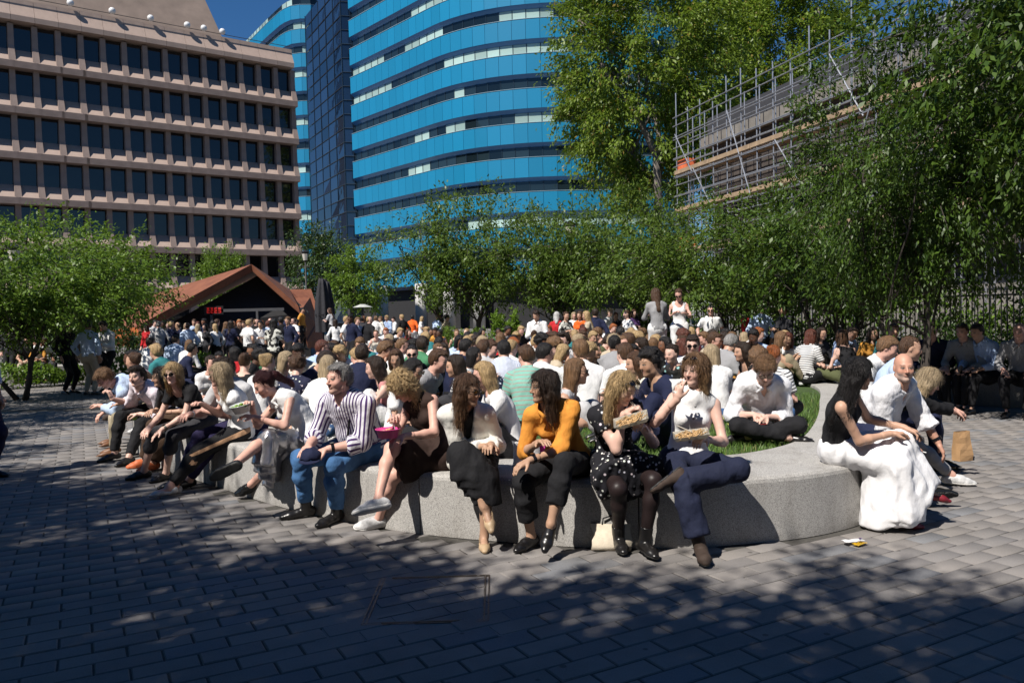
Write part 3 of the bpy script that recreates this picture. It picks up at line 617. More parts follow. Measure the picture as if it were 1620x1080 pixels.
# planter outline (outer foot of the stone bench), read off the photograph in metres
OUT = [(-.91, 6.0), (-.06, 5.62), (.6, 5.43), (1.35, 5.40), (2.25, 5.66), (3.05, 6.35), (3.7, 7.5), (4.5, 9.4), (5.25, 11.6), (5.3, 14.2), (4.0, 16.6), (1.6, 17.6), (-.9, 16.7), (-3.0, 14.8), (-4.7, 12.9), (-5.2, 11.0), (-4.15, 9.1), (-2.98, 7.82), (-1.95, 6.78)]
def crom(P, n):
    P = [Vector((*p, 0)) for p in P]; out = []; N = len(P)
    for i in range(N):
        a, b, c, d = P[i-1], P[i], P[(i+1) % N], P[(i+2) % N]
        for k in range(n):
            t = k/n; out.append(.5*((2*b)+(c-a)*t+(2*a-5*b+4*c-d)*t*t+(3*b-a-3*c+d)*t**3))
    return out
OUTL = crom(OUT, 24); NO = len(OUTL)
def nrm(i): d = OUTL[(i+1) % NO]-OUTL[i-1]; return Vector((-d.y, d.x, 0)).normalized()    # inward (outline runs counter-clockwise)
def inside(x, y, inset=0.0):
    c = False; j = NO-1
    for i in range(NO):
        a, b = POLY[inset][i], POLY[inset][j]
        if (a[1] > y) != (b[1] > y) and x < (b[0]-a[0])*(y-a[1])/(b[1]-a[1])+a[0]: c = not c
        j = i
    return c
POLY = {k: [((OUTL[i]+nrm(i)*k).x, (OUTL[i]+nrm(i)*k).y) for i in range(NO)] for k in (0.0, -.02, .82)}
# pavers: nearest 300 singly, the rest as one field
def paver_mesh(name, l, w):
    b = .006; mb = MB(); x, y = l/2, w/2
    vs = [(-x, -y, -.03), (x, -y, -.03), (x, y, -.03), (-x, y, -.03), (-x, -y, -b), (x, -y, -b), (x, y, -b), (-x, y, -b), (-x+b, -y+b, 0), (x-b, -y+b, 0), (x-b, y-b, 0), (-x+b, y-b, 0)]
    fs = [(8, 9, 10, 11)]+[(4+i, 4+(i+1) % 4, 8+(i+1) % 4, 8+i) for i in range(4)]+[(i, (i+1) % 4, 4+(i+1) % 4, 4+i) for i in range(4)]
    mb.add(vs, fs); return mb, mb.mesh(name)
pmb, pme = paver_mesh('paver', PL-.009, PW-.008); pme.materials.append(M_PAVE)
MAN = [at(585, 979), at(755, 983), at(772, 914), at(612, 914)]        # access cover, four corners on the ground
mc = sum(MAN, Vector())/4; mrot = 0.02
cells = []
for r_ in range(-60, 170):
    for c_ in range(-60, 90):
        u = (c_+.5-(r_ % 2)*.5)*PL; v = (r_+.5)*PW; x = u*PCX-v*PCY; y = u*PCY+v*PCX
        if not (.6 < y < 15 and -10.5 < x < 8.5): continue
        if abs(x) > y*.72+1.2: continue
        if inside(x, y, -.02): continue
        q = proj((x, y, 0))
        if q[1] > 1180: continue
        cells.append((x*x+y*y, x, y))
cells.sort(); fv, ff = [], []
pv = np.array(pmb.v); pf = np.array(pmb.f); cc, ss = PCX, PCY; near = 0; K = 0
for d2, x, y in cells:
    onman = abs(x-mc.x) < .33 and abs(y-mc.y) < .36; dz = rnd.uniform(-.0022, .0022); da = rnd.gauss(0, .006)
    if near < 300 and not onman:
        o = link('paver', pme, None, pavement, (x, y, dz), (rnd.gauss(0, .004), rnd.gauss(0, .004), PA+da)); near += 1
    elif not onman:
        c1, s1 = math.cos(PA+da), math.sin(PA+da); V = np.stack([pv[:, 0]*c1-pv[:, 1]*s1+x, pv[:, 0]*s1+pv[:, 1]*c1+y, pv[:, 2]+dz], 1); fv.append(V); ff.append(pf+K); K += len(pv)
fld = link('paving_field', np_mesh('paving_field', np.concatenate(fv), np.concatenate(ff), False), M_PAVE, pavement); fld['kind'] = 'stuff'
# recessed access cover with paver infill
cover = thing('access_cover', 'recessed paved access cover in steel frame in the shaded foreground', 'cover', (mc.x, mc.y, 0), mrot)
M_STEEL = mat('cover_steel', (.16, .14, .12), .5, .3, 30, .2, metal=.8)
fm = MB(); w_, l_ = .335, .375
for s in (-1, 1):
    for o_ in (0, .022): fm.box((s*(w_-o_)-.004, -l_, -.03), (s*(w_-o_)+.004, l_, .002)); fm.box((-w_, s*(l_-o_)-.004, -.03), (w_, s*(l_-o_)+.004, .0015))
fm.build('frame', M_STEEL, cover); MB().box((-w_-.2, -l_-.2, -.005), (w_+.2, l_+.2, -.0035)).build('mortar_surround', M_PAVE, cover)
for sx in (-1, 1):
    for sy in (-1, 1): MB().prism([(sx*(w_-.03), sy*(l_-.03)), (sx*(w_-.13), sy*(l_-.03)), (sx*(w_-.03), sy*(l_-.13))][::(1 if sx*sy > 0 else -1)], -.02, -.001).build('corner_plate', M_STEEL, cover)
ci = 0
for r_ in range(-5, 6):
    for c_ in range(-3, 4):
        u = (c_+.5-(r_ % 2)*.5)*PL; v = (r_+.5)*PW; a = PA-mrot; poly = []
        for du, dv in ((-1, -1), (1, -1), (1, 1), (-1, 1)):
            uu, vv = u+du*(PL-.014)/2, v+dv*(PW-.013)/2; poly.append((uu*math.cos(a)-vv*math.sin(a), uu*math.sin(a)+vv*math.cos(a)))
        for ax, sg, lim in ((0, 1, w_-.03), (0, -1, w_-.03), (1, 1, l_-.03), (1, -1, l_-.03)):
            np_ = []
            for i in range(len(poly)):
                p, q = poly[i-1], poly[i]; ip, iq = p[ax]*sg <= lim, q[ax]*sg <= lim
                if ip != iq: t = (lim*sg-p[ax])/(q[ax]-p[ax]); np_.append((p[0]+(q[0]-p[0])*t, p[1]+(q[1]-p[1])*t))
                if iq: np_.append(q)
            poly = np_
            if not poly: break
        if len(poly) > 2 and abs(sum(poly[i-1][0]*poly[i][1]-poly[i][0]*poly[i-1][1] for i in range(len(poly)))) > .004:
            MB().prism(poly, -.03, .0005).build('paver', M_PAVE, cover)
# stone bench round the lawn
def granite():
    m, g, p = newmat('granite_bench'); v = g.new('ShaderNodeNewGeometry').outputs['Position']
    a = g.noise(v, 170, 2, .7); b = g.noise(v, 60, 3); c = g.mix(g.ramp(a, .3, .62), (.16, .155, .15), (.50, .485, .46)); c = g.mix(g.m('MULTIPLY', g.ramp(b, .55, .7), .5), c, (.16, .155, .15))
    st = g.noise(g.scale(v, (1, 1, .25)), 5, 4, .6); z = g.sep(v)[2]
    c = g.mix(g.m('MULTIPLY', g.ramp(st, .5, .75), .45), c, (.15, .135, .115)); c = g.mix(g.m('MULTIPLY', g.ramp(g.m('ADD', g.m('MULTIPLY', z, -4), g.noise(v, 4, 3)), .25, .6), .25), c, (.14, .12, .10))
    g.put(p.inputs['Base Color'], c); p.inputs['Roughness'].default_value = .75; g.put(p.inputs['Normal'], g.bump(g.m('ADD', a, g.noise(v, 12, 3)), .3, .004)); return m
M_GRAN = granite(); WH = .46
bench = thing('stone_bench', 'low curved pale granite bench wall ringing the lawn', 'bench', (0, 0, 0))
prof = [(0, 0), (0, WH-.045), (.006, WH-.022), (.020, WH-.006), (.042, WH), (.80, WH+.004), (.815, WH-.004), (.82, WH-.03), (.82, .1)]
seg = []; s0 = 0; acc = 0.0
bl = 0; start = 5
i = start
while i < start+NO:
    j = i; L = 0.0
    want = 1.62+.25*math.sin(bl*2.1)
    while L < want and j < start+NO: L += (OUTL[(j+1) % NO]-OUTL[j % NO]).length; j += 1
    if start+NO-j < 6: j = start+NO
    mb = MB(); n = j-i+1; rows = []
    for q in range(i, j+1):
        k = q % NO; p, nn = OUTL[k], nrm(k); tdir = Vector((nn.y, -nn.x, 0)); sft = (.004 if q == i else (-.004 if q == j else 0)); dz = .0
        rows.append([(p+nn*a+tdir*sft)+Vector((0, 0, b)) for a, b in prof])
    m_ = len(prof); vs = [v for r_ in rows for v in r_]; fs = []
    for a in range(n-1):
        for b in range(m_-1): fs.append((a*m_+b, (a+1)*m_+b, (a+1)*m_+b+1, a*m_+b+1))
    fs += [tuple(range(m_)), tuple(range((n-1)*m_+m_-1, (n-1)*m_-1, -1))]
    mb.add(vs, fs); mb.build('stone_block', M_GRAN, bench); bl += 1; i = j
# lawn
M_LAWN = mat('lawn_soil', (.035, .065, .012), .95, .4, 9, .5)
lp = POLY[.82]; LZ = .425
lm = MB(); nl = len(lp); cx, cy = 0.0, 11.8
lm.add([(cx, cy, LZ+.01)]+[(x, y, LZ-.01) for x, y in lp], [(0, 1+i, 1+(i+1) % nl) for i in range(nl)])
lawn = lm.build('lawn', M_LAWN); tag(lawn, 'raised green lawn inside the stone bench', kind='structure')
def grass_mat():
    m, g, p = newmat('grass_blades'); r = g.new('ShaderNodeNewGeometry').outputs['Random Per Island']; c = g.mix(r, (.045, .10, .012), (.11, .19, .03)); c = g.mix(g.m('GREATER_THAN', r, .95), c, (.2, .18, .07))
    g.put(p.inputs['Base Color'], c); p.inputs['Roughness'].default_value = .6; return m
gv, gf = [], []; gr = np.random.RandomState(3); n = 0
for k in range(60000):
    x = gr.uniform(-4.6, 4.2); y = gr.uniform(6.1, 11.0)
    if gr.rand() > 1.25-(y-6)/6 or not inside(x, y, .82): continue
    a = gr.uniform(0, 6.28); h = gr.uniform(.03, .06); w = gr.uniform(.003, .006); l = gr.normal(0, .02, 2)
    gv += [(x-w*math.cos(a), y-w*math.sin(a), LZ-.01), (x+w*math.cos(a), y+w*math.sin(a), LZ-.01), (x+l[0], y+l[1], LZ+h)]; gf.append((n, n+1, n+2)); n += 3
tag(link('grass', np_mesh('grass', gv, gf, False), grass_mat()), 'short green grass blades on the lawn', 'grass', kind='stuff')
# ================================================================ buildings
def shared(name, mb, m): me = mb.mesh(name); me.materials.append(m); return me
# ---- brown stone-clad office block on the left
M_TAN = mat('brown_concrete', (.25, .19, .165), .85, .18, 1.3, .25, 14); M_TANL = mat('sunlit_concrete', (.35, .265, .22), .8, .14, 1.5, .2, 14)  # lighter copy for sills and cornice: sunlight on the slopes put into the colour
def glass_mat(name, col, rough=.03, spec=.6, vary=.0):
    m, g, p = newmat(name); r = g.new('ShaderNodeObjectInfo').outputs['Random']; c = g.mix(r, tuple(q*(1-vary) for q in col), tuple(q*(1+vary) for q in col))
    g.put(p.inputs['Base Color'], c); p.inputs['Roughness'].default_value = rough; p.inputs['Specular IOR Level'].default_value = spec; p.inputs['IOR'].default_value = 1.5
    g.put(p.inputs['Normal'], g.bump(g.noise(g.new('ShaderNodeNewGeometry').outputs['Position'], .35, 2), .05, .3)); return m
M_DGL = glass_mat('dark_window_glass', (.006, .008, .011), .02, .75, .5); M_ROOM = mat('office_interior', (.02, .02, .022), .9, .2)
TA, TB = Vector((-47.3, 58.3, -.55)), Vector((-20.8, 78.0, -.55)); tdir = (TB-TA).normalized(); tlen = (TB-TA).length; trz = math.atan2(tdir.y, tdir.x)
tan = thing('office_block', 'brown concrete office block with deep window grid and sloped sills', 'building', TA, trz)   # local x along the front, -y outward
NB = 20; bay = tlen/NB; ZB = [5.2+3.58*i for i in range(7)]
MB().box((-.3, 0.3, 0), (tlen+.0, 18, 28.0)).build('wall', M_TAN, tan)
MB().box((0, .05, 0), (tlen, .28, 5.0)).build('ground_floor_glass', M_DGL, tan)
colme = shared('column', MB().box((-.35, -.6, 0), (.35, .2, 5.2)), M_TAN)
for i in range(0, NB+1, 2): link('column', colme, None, tan, (i*bay, 0, 0))
bdep = .95
beam = MB().box((-.25, -bdep, -.52), (bay-.02, .24, 0)); beamme = shared('beam', beam, M_TAN)
sill = MB().add([(.16, -bdep+.02, .002), (bay-.16, -bdep+.02, .002), (bay-.16, .0, 1.1), (.16, .0, 1.1), (.16, .0, .002), (bay-.16, .0, .002)], [(0, 1, 2, 3), (0, 3, 4), (1, 5, 2), (0, 4, 5, 1), (4, 3, 2, 5)]); sillme = shared('sill', sill, M_TANL)
fh = 3.58-.52
fin = MB()
pr = [(-.0, 0.2), (-bdep+.03, 0), (-.55, 1.15), (-.42, fh), (.0+.2, fh), (.2, 0)]
pr = [(.2, 0), (-bdep+.04, 0), (-.5, 1.3), (-.40, fh), (.2, fh)]
w0, w1 = .25, .20
vs = [(-(w0 if z < 1 else w1), y, z) for y, z in pr]+[((w0 if z < 1 else w1), y, z) for y, z in pr]; n = len(pr)
fin.add(vs, [tuple(range(n)), tuple(range(2*n-1, n-1, -1))]+[(i, n+i, n+(i+1) % n, (i+1) % n) for i in range(n)]); finme = shared('fin', fin, M_TAN)
paneme = shared('window_pane', MB().box((.1, .10, .5), (bay-.1, .13, fh)), M_DGL)
bulb = mat('office_tube_light', (.9, .9, .9)); 
for fl in range(6):
    z = ZB[fl]
    for b in range(NB):
        link('beam', beamme, None, tan, (b*bay+.25, 0, z)); link('sill', sillme, None, tan, (b*bay, 0, z)); link('window_pane', paneme, None, tan, (b*bay, 0, z))
    for b in range(NB+1): link('fin', finme, None, tan, (b*bay, 0, z))
zt = ZB[6]
corn = shared('cornice_panel', MB().add([(.01, -bdep, -.42), (bay-.01, -bdep, -.42), (bay-.01, -bdep, .0), (.01, -bdep, .0), (.01, -.45, .95), (bay-.01, -.45, .95), (.01, -.40, 1.45), (bay-.01, -.40, 1.45), (.01, .28, 1.45), (bay-.01, .28, 1.45), (.01, .28, -.42), (bay-.01, .28, -.42)],
    [(0, 1, 2, 3), (3, 2, 5, 4), (4, 5, 7, 6), (6, 7, 9, 8), (1, 0, 10, 11), (0, 3, 4, 6, 8, 10), (1, 11, 9, 7, 5, 2), (8, 9, 11, 10)]), M_TANL)
for b in range(NB): link('cornice_panel', corn, None, tan, (b*bay, 0, zt))
pl = MB(); x0, x1 = tlen-24.5, tlen-5.5
pl.add([(x0, 1.8, 28), (x1, 1.8, 28), (x1-1.6, 4.5, 34.3), (x0+1.4, 4.5, 34.3), (x0, 15, 28), (x1, 15, 28), (x1-1.6, 13, 34.3), (x0+1.4, 13, 34.3)], [(0, 1, 2, 3), (1, 5, 6, 2), (5, 4, 7, 6), (4, 0, 3, 7), (3, 2, 6, 7)])
pl.build('plant_room', mat('plant_room_render', (.22, .17, .14), .9, .2, .8, .3), tan)
rl = MB(); M_RAIL = mat('grey_rail', (.45, .47, .5), .4, .1, metal=.6)
for zz in (34.8, 35.4): rl.tube([(x0+1.6, 4.7, zz), (x1-1.8, 4.7, zz)], .03, 5)
for k in range(9): xx = x0+1.6+(x1-x0-3.4)*k/8; rl.tube([(xx, 4.7, 34.2), (xx, 4.7, 35.4)], .03, 5)
rl.build('guard_rail', M_RAIL, tan); MB().tube([(0, -.55, zt+1.62), (tlen, -.55, zt+1.62)], .03, 5).build('parapet_rail', mat('dark_rail', (.03, .03, .03), .5), tan)
def sphere(r, n=10, m=6):
    mb = MB(); vs = [(0, 0, -r)]+[(r*math.cos(2*math.pi*k/n)*math.sin(math.pi*j/m), r*math.sin(2*math.pi*k/n)*math.sin(math.pi*j/m), -r*math.cos(math.pi*j/m)) for j in range(1, m) for k in range(n)]+[(0, 0, r)]
    fs = [(0, 1+(k+1) % n, 1+k) for k in range(n)]+[(1+(j-1)*n+k, 1+(j-1)*n+(k+1) % n, 1+j*n+(k+1) % n, 1+j*n+k) for j in range(1, m-1) for k in range(n)]+[(len(vs)-1, 1+(m-2)*n+k, 1+(m-2)*n+(k+1) % n) for k in range(n)]
    return mb.add(vs, fs)
glme = sphere(.28).mesh('globe_lamp', True); glme.materials.append(mat('globe_white', (.7, .7, .7), .4, .05))
for px in (110, 175, 235, 292, 318, 347):
    d = ray(px, 30); t = (TA.x*tdir.y-TA.y*tdir.x)/(d.x*tdir.y-d.y*tdir.x); s_ = (Vector((d.x*t, d.y*t, TA.z))-TA).dot(tdir); link('globe_lamp', glme, None, tan, (s_, -.75, zt+1.8))
# ---- blue banded office building
def bluem(name, col, rough):
    m, g, p = newmat(name); r = g.new('ShaderNodeObjectInfo').outputs['Random']; c = g.mix(r, tuple(q*.92 for q in col), tuple(q*1.06 for q in col)); g.put(p.inputs['Base Color'], c)
    p.inputs['Roughness'].default_value = rough; p.inputs['Specular IOR Level'].default_value = .5; p.inputs['Coat Weight'].default_value = .25; p.inputs['Coat Roughness'].default_value = .08; return m
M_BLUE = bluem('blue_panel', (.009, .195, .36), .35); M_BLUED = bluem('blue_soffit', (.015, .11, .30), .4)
M_BLIND = glass_mat('window_with_pale_blind', (.34, .46, .42), .12, .5, .25); M_BGL = glass_mat('blue_building_glass', (.012, .022, .028), .03, .6, .6); M_WHITE = mat('white_trim', (.6, .66, .7), .4, .05); M_STRIP = mat('pale_blue_sill', (.30, .44, .54), .4, .05)
M_MULL = mat('dark_mullion', (.015, .03, .05), .4, .1)
def path_len(P): return sum((P[i+1]-P[i]).length for i in range(len(P)-1))
def resample(P, step):
    L = path_len(P); n = max(2, round(L/step)); out = []; i = 0; acc = 0.0
    for k in range(n+1):
        s = L*k/n
        while i < len(P)-2 and acc+(P[i+1]-P[i]).length < s-1e-6: acc += (P[i+1]-P[i]).length; i += 1
        t = (s-acc)/max(1e-6, (P[i+1]-P[i]).length); out.append(P[i].lerp(P[i+1], min(1, t)))
    return out
def banded(root, P, floors, z0, pitch, bandh, step, seed, blindf):
    P = resample([Vector((x, y, 0)) for x, y in P], step); n = len(P)-1; r = random.Random(seed)
    def outn(i):
        d = P[min(i+1, n)]-P[max(i-1, 0)]; return Vector((d.y, -d.x, 0)).normalized()
    for fl in range(floors):
        z = z0+fl*pitch; zt = z+bandh; zn = z+pitch; strip = MB(); mul = MB(); sof = MB(); back = MB(); inn = MB()
        run = 0; st = False
        for i in range(n):
            a, b = P[i], P[i+1]; na, nb = outn(i), outn(i+1); t = (b-a).normalized(); e = t*.018; U = Vector((0, 0, 1))
            o1, o2 = a+na*.30+e, b+nb*.30-e
            MB().add([o1+U*z, o2+U*z, o2+U*(zt-.08), o1+U*(zt-.08), a+e+na*.15+U*z, b-e+nb*.15+U*z, b-e+nb*.15+U*(zt-.08), a+e+na*.15+U*(zt-.08)], [(0, 1, 2, 3), (0, 4, 5, 1), (0, 3, 7, 4), (1, 5, 6, 2)]).build('spandrel_panel', M_BLUE, root)
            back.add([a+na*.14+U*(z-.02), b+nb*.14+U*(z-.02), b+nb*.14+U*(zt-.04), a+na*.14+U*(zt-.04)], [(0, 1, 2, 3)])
            strip.add([a+na*.34+U*(zt-.02), b+nb*.34+U*(zt-.02), b+nb*.34+U*(zt+.02), a+na*.34+U*(zt+.02), a-na*.2+U*(zt+.02), b-nb*.2+U*(zt+.02)], [(0, 1, 2, 3), (3, 2, 5, 4)])
            sof.add([a+na*.31+U*(z-.003), b+nb*.31+U*(z-.003), b-nb*.25+U*(z-.42), a-na*.25+U*(z-.42)], [(3, 2, 1, 0)])
            if run <= 0: st = r.random() < blindf(fl, i/n); run = r.randint(1, 6)
            run -= 1
            MB().add([a-na*.2+e+U*(zt+.021), b-nb*.2-e+U*(zt+.021), b-nb*.2-e+U*(zn-.42), a-na*.2+e+U*(zn-.42)], [(0, 1, 2, 3)]).build('window_pane', M_BLIND if st else M_BGL, root)
            mul.tube([a-na*.18+U*(zt+.02), a-na*.18+U*(zn-.42)], .05, 4, False)
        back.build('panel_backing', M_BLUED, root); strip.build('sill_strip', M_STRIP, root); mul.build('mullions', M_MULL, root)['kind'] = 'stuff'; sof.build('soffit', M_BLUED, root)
def qb(a, b, c, n): return [((1-t)**2*a[0]+2*t*(1-t)*b[0]+t*t*c[0], (1-t)**2*a[1]+2*t*(1-t)*b[1]+t*t*c[1]) for t in [k/n for k in range(n+1)]]
BP = [(-22.6, 112.4)]+qb((-10, 98.2), (-4.2, 91.7), (5, 91.5), 14)+qb((12, 92), (19.5, 92.6), (21.5, 100), 8)
BP = [(x+1.15, y) for x, y in BP]
blue = thing('blue_office_building', 'bright blue banded office building with a rounded corner', 'building')
banded(blue, BP, 12, 5.5, 3.9, 2.28, 1.62, 5, lambda f, t: (.65 if f in (7, 8) else .22) if t < .5 else (.5 if f % 3 == 1 else .12))
core = MB(); rp = resample([Vector((x, y, 0)) for x, y in BP], 3.0)
ip = [(p.x+(-1 if False else 0), p.y+1.6) for p in rp]; poly = ip+[(22, 130), (-15, 130)]
core.prism(poly, 0, 52.3).build('core_wall', M_ROOM, blue)
colm = mat('round_column_grey', (.45, .44, .42), .6, .1)
for px, d in ((612, 103), (672, 100), (715, 98), (760, 97)):
    b = atd(px, 520, d); MB().tube([(b.x, b.y-3, 0), (b.x, b.y-3, 5.6)], .75, 14).build('column', colm, blue, True)
wing = thing('blue_office_wing', 'farther blue banded office wing with curved end behind the brown block', 'building')
banded(wing, [(-49, 152), (-40.8, 140), (-36.8, 134.5), (-34.4, 132.5), (-31.8, 132.5), (-29.4, 135)], 13, 4.0, 3.9, 2.28, 1.7, 8, lambda f, t: .6 if f % 3 == 0 else .25)
MB().prism([(-48, 153.5), (-39.8, 141.5), (-34.4, 134.6), (-31.8, 134.4), (-28.4, 140), (-28.4, 165), (-48, 165)], 0, 54).build('core_wall', M_ROOM, wing)
M_TGL = glass_mat('tower_glass', (.010, .022, .05), .03, 1.0, .5)
tow = thing('glass_stair_tower', 'dark reflective glass stair tower between the blue wings', 'building')
def curtain(root, A, B, cols, rows, z0, ph):
    A, B = Vector((*A, 0)), Vector((*B, 0)); d = (B-A)/cols; nn = Vector((d.y, -d.x, 0)).normalized(); U = Vector((0, 0, 1)); fr = MB()
    for r_ in range(rows):
        for c_ in range(cols):
            a = A+d*c_; b = a+d; e = d.normalized()*.06; za, zb = z0+r_*ph+.06, z0+(r_+1)*ph-.06; j = [rnd.gauss(0, .02) for _ in range(2)]
            MB().add([a+e+U*za+nn*j[0], b-e+U*za+nn*j[1], b-e+U*zb-nn*j[0]*.5, a+e+U*zb], [(0, 1, 2, 3)]).build('window_pane', M_TGL, root)
        fr.tube([A+nn*.05+U*(z0+r_*ph), B+nn*.05+U*(z0+r_*ph)], .07, 4)
    for c_ in range(cols+1): fr.tube([A+d*c_+nn*.04+U*z0, A+d*c_+nn*.04+U*(z0+rows*ph)], .05, 4)
    fr.build('mullion_grid', M_MULL, root); bk = -nn*.5; MB().add([A+bk, B+bk, B+bk+U*(z0+rows*ph), A+bk+U*(z0+rows*ph)], [(0, 1, 2, 3)]).build('core_wall', M_ROOM, root)
curtain(tow, (-31.7, 128.5), (-22.9, 113.0), 5, 25, 1.0, 1.95); curtain(tow, (-22.9, 113.0), (-20.4, 113.6), 2, 25, 1.0, 1.95)
far = thing('distant_tower', 'distant pale glass tower top at the upper corner beyond the brown block', 'building')
curtain(far, (-150, 190), (-112, 196), 6, 14, 62, 4.2)
# ---- church hall with scaffolding on the right
M_STONE = mat('grimy_stone', (.20, .185, .165), .9, .3, 1.2, .5, 9); M_BRICK = mat('dark_brick', (.075, .062, .055), .9, .3, 2, .4, 12); M_LEAD = mat('dark_lead', (.05, .05, .055), .6, .2)
CA, CB = Vector((12.1, 47.5, 0)), Vector((21.8, 15.5, 0)); cdir = (CB-CA).normalized(); clen = (CB-CA).length
ch = thing('church_hall', 'dark stone church hall behind the right-hand trees and scaffold', 'building', CA, math.atan2(cdir.y, cdir.x))
MB().box((0, 0, 0), (clen, 12, 11.2)).build('wall', M_BRICK, ch); MB().box((-.4, -.5, 11.2), (clen+.4, 12, 11.75)).build('cornice', M_STONE, ch); MB().box((-.2, -.15, 11.75), (clen+.2, 12, 12.9)).build('parapet', M_LEAD, ch)
for k in range(6):
    x = 2.5+k*5; w = MB().prism([(x-.9, 0), (x+.9, 0), (x+.9, 3), (x+.5, 3.8), (x, 4.1), (x-.5, 3.8), (x-.9, 3)], 0, .12, Matrix(((1, 0, 0, 0), (0, 0, -1, .04), (0, 1, 0, 4.2), (0, 0, 0, 1)))).build('window', M_DGL, ch)
    MB().box((x-1.3, -.12, 3.8), (x+1.3, .1, 4.15)).build('sill', M_STONE, ch)
MB().box((0, -.25, 0), (clen, .05, 2.6)).build('plinth', M_STONE, ch)
sc = thing('scaffolding', 'galvanised tube scaffolding with timber decks along the church hall', 'scaffolding', CA, math.atan2(cdir.y, cdir.x))
M_GALV = mat('galvanised_tube', (.42, .43, .45), .4, .2, 3, .05, metal=.7); M_PLANK = mat('scaffold_plank', (.34, .24, .15), .85, .3, 3, .3)
DK = [5.0, 7.4, 9.6]; 
for k in range(19):
    x = -.6+k*1.35
    for y in (-.9, -2.0):
        h = 12.6+(rnd.random()*1.9 if y < -1 else .5); MB().tube([(x, y, 0), (x, y, h)], .034, 6).build('pole', M_GALV, sc)
    for z in DK: MB().tube([(x, .0, z-.1), (x, -2.2, z-.1)], .03, 6).build('transom', M_GALV, sc)
for z in DK+[6.2, 8.5, 10.7, 12.0]:
    for y in (-.9, -2.0):
        for dz in ((-.16, .5, 1.0) if y < -1 else (-.16,)): MB().tube([(-.9, y-.06, z+dz), (clen*.75, y-.06, z+dz)], .03, 6).build('ledger', M_GALV, sc)
plkme = shared('plank', MB().box((0, -.11, 0), (3.85, .11, .045)), M_PLANK)
for z in DK:
    for k in range(6):
        for r_ in range(5): link('plank', plkme, None, sc, (-.8+k*3.9, -1.92+r_*.23, z+rnd.uniform(0, .01)))
    for k in range(6): link('toe_board', plkme, None, sc, (-.8+k*3.9, -2.02, z+.16), (R(90), 0, 0))
for k, (xa, za, xb, zb) in enumerate(((1.3, 9.5, -.6, 12), (3.3, 7.3, 1.4, 9.7), (7, 7.4, 5, 12), (9.1, 9.6, 11, 7.2), (13, 12.4, 15, 9.3), (17, 13, 14.4, 7.5), (5, 5, 7, 7.4), (20, 14, 18, 9))): MB().tube([(xa, -2.1, za), (xb, -2.1, zb)], .034, 6).build('brace', M_GALV, sc)
ld = MB()
for s in (-.18, .18): ld.tube([(-.2+s, -1.5, 5.0), (.4+s, -1.5, 10.0)], .028, 6)
for k in range(18): t = k/18; ld.tube([(-.2+.6*t-.18, -1.5, 5+5*t), (-.2+.6*t+.18, -1.5, 5+5*t)], .016, 5)
ld.build('ladder', mat('aluminium', (.6, .6, .62), .35, .1, metal=.8), sc)
M_ORNET = mat('orange_net', (.7, .16, .06), .8, .2)
for z in (5.2, 9.75): MB().box((-.75, -1.9, z), (.35, -1.3, z+.7)).build('orange_bag', M_ORNET, sc)
# ---- rusted-steel cafe pavilion
def corten():
    m, g, p = newmat('weathered_steel'); v = g.obj(); n = g.noise(v, 1.4, 6, .65); s = g.noise(g.scale(v, (6, 6, 1)), 1.0, 4)
    c = g.mix(g.ramp(n, .3, .7), (.14, .045, .022), (.26, .095, .045)); c = g.mix(g.m('MULTIPLY', g.ramp(s, .5, .7), .5), c, (.11, .035, .022)); g.put(p.inputs['Base Color'], c); p.inputs['Roughness'].default_value = .7; g.put(p.inputs['Normal'], g.bump(n, .2, .02)); return m
M_COR = corten(); pav = thing('cafe_pavilion', 'folded rust-coloured steel cafe pavilion behind the queue', 'building')
A_ = atd(398, 418, 33.5); Bl = atd(222, 513, 31.5); Rl = atd(250, 463, 38.5); Cl = atd(193, 489, 39); Dl = atd(197, 520, 34); Er = atd(472, 484, 33.0); E2 = atd(486, 540, 33.2)
Fr = atd(458, 458, 37); Gr = atd(492, 457, 37.5); Hr = atd(507, 503, 36); H2 = atd(512, 540, 35.5); Ab = atd(400, 432, 47); Bk = atd(260, 480, 47)
def sheet(root, name, P, m, th=.14, dn=(0, .3, -1)):
    dn = Vector(dn).normalized()*th; n = len(P); mb = MB(); mb.add(list(P)+[p+dn for p in P], [tuple(range(n)), tuple(range(2*n-1, n-1, -1))]+[(i, n+i, n+(i+1) % n, (i+1) % n) for i in range(n)]); return mb.build(name, m, root)
sheet(pav, 'roof_plate', [A_, Ab, Rl, Bl], M_COR, .3); sheet(pav, 'roof_plate', [Rl, Cl, Dl, Bl], M_COR, .3)
sheet(pav, 'roof_plate', [A_, Er, Fr, Ab], M_COR, .3); sheet(pav, 'roof_plate', [Er, E2, H2, Hr, Gr, Fr], M_COR, .3)
M_OPL = mat('orange_board', (.42, .11, .025), .6, .2, 2); M_PALE = mat('pale_blue_board', (.42, .50, .55), .5, .08)
g0 = Vector((Bl.x+.25, Bl.y-.4, 0)); sheet(pav, 'side_board', [Vector((Dl.x-.3, 32.6, 1.45)), Vector((Bl.x+1.0, 31.6, 1.45)), Vector((Bl.x+1.0, 31.6, 1.2)), Vector((Bl.x-.4, 32.4, .55)), Vector((Dl.x-.3, 32.6, .8))], M_OPL, .06, (0, 1, 0))
sheet(pav, 'wind_screen', [Vector((Bl.x+.5, 31.2, 1.44)), Vector((Bl.x+1.7, 31.2, 1.44)), Vector((Bl.x+1.8, 31.2, 0)), Vector((Bl.x-.55, 31.2, 0))], M_PALE, .06, (0, 1, 0))
bx = [(Bl.x+1.5, 36.5), (Er.x-.5, 36.5)]
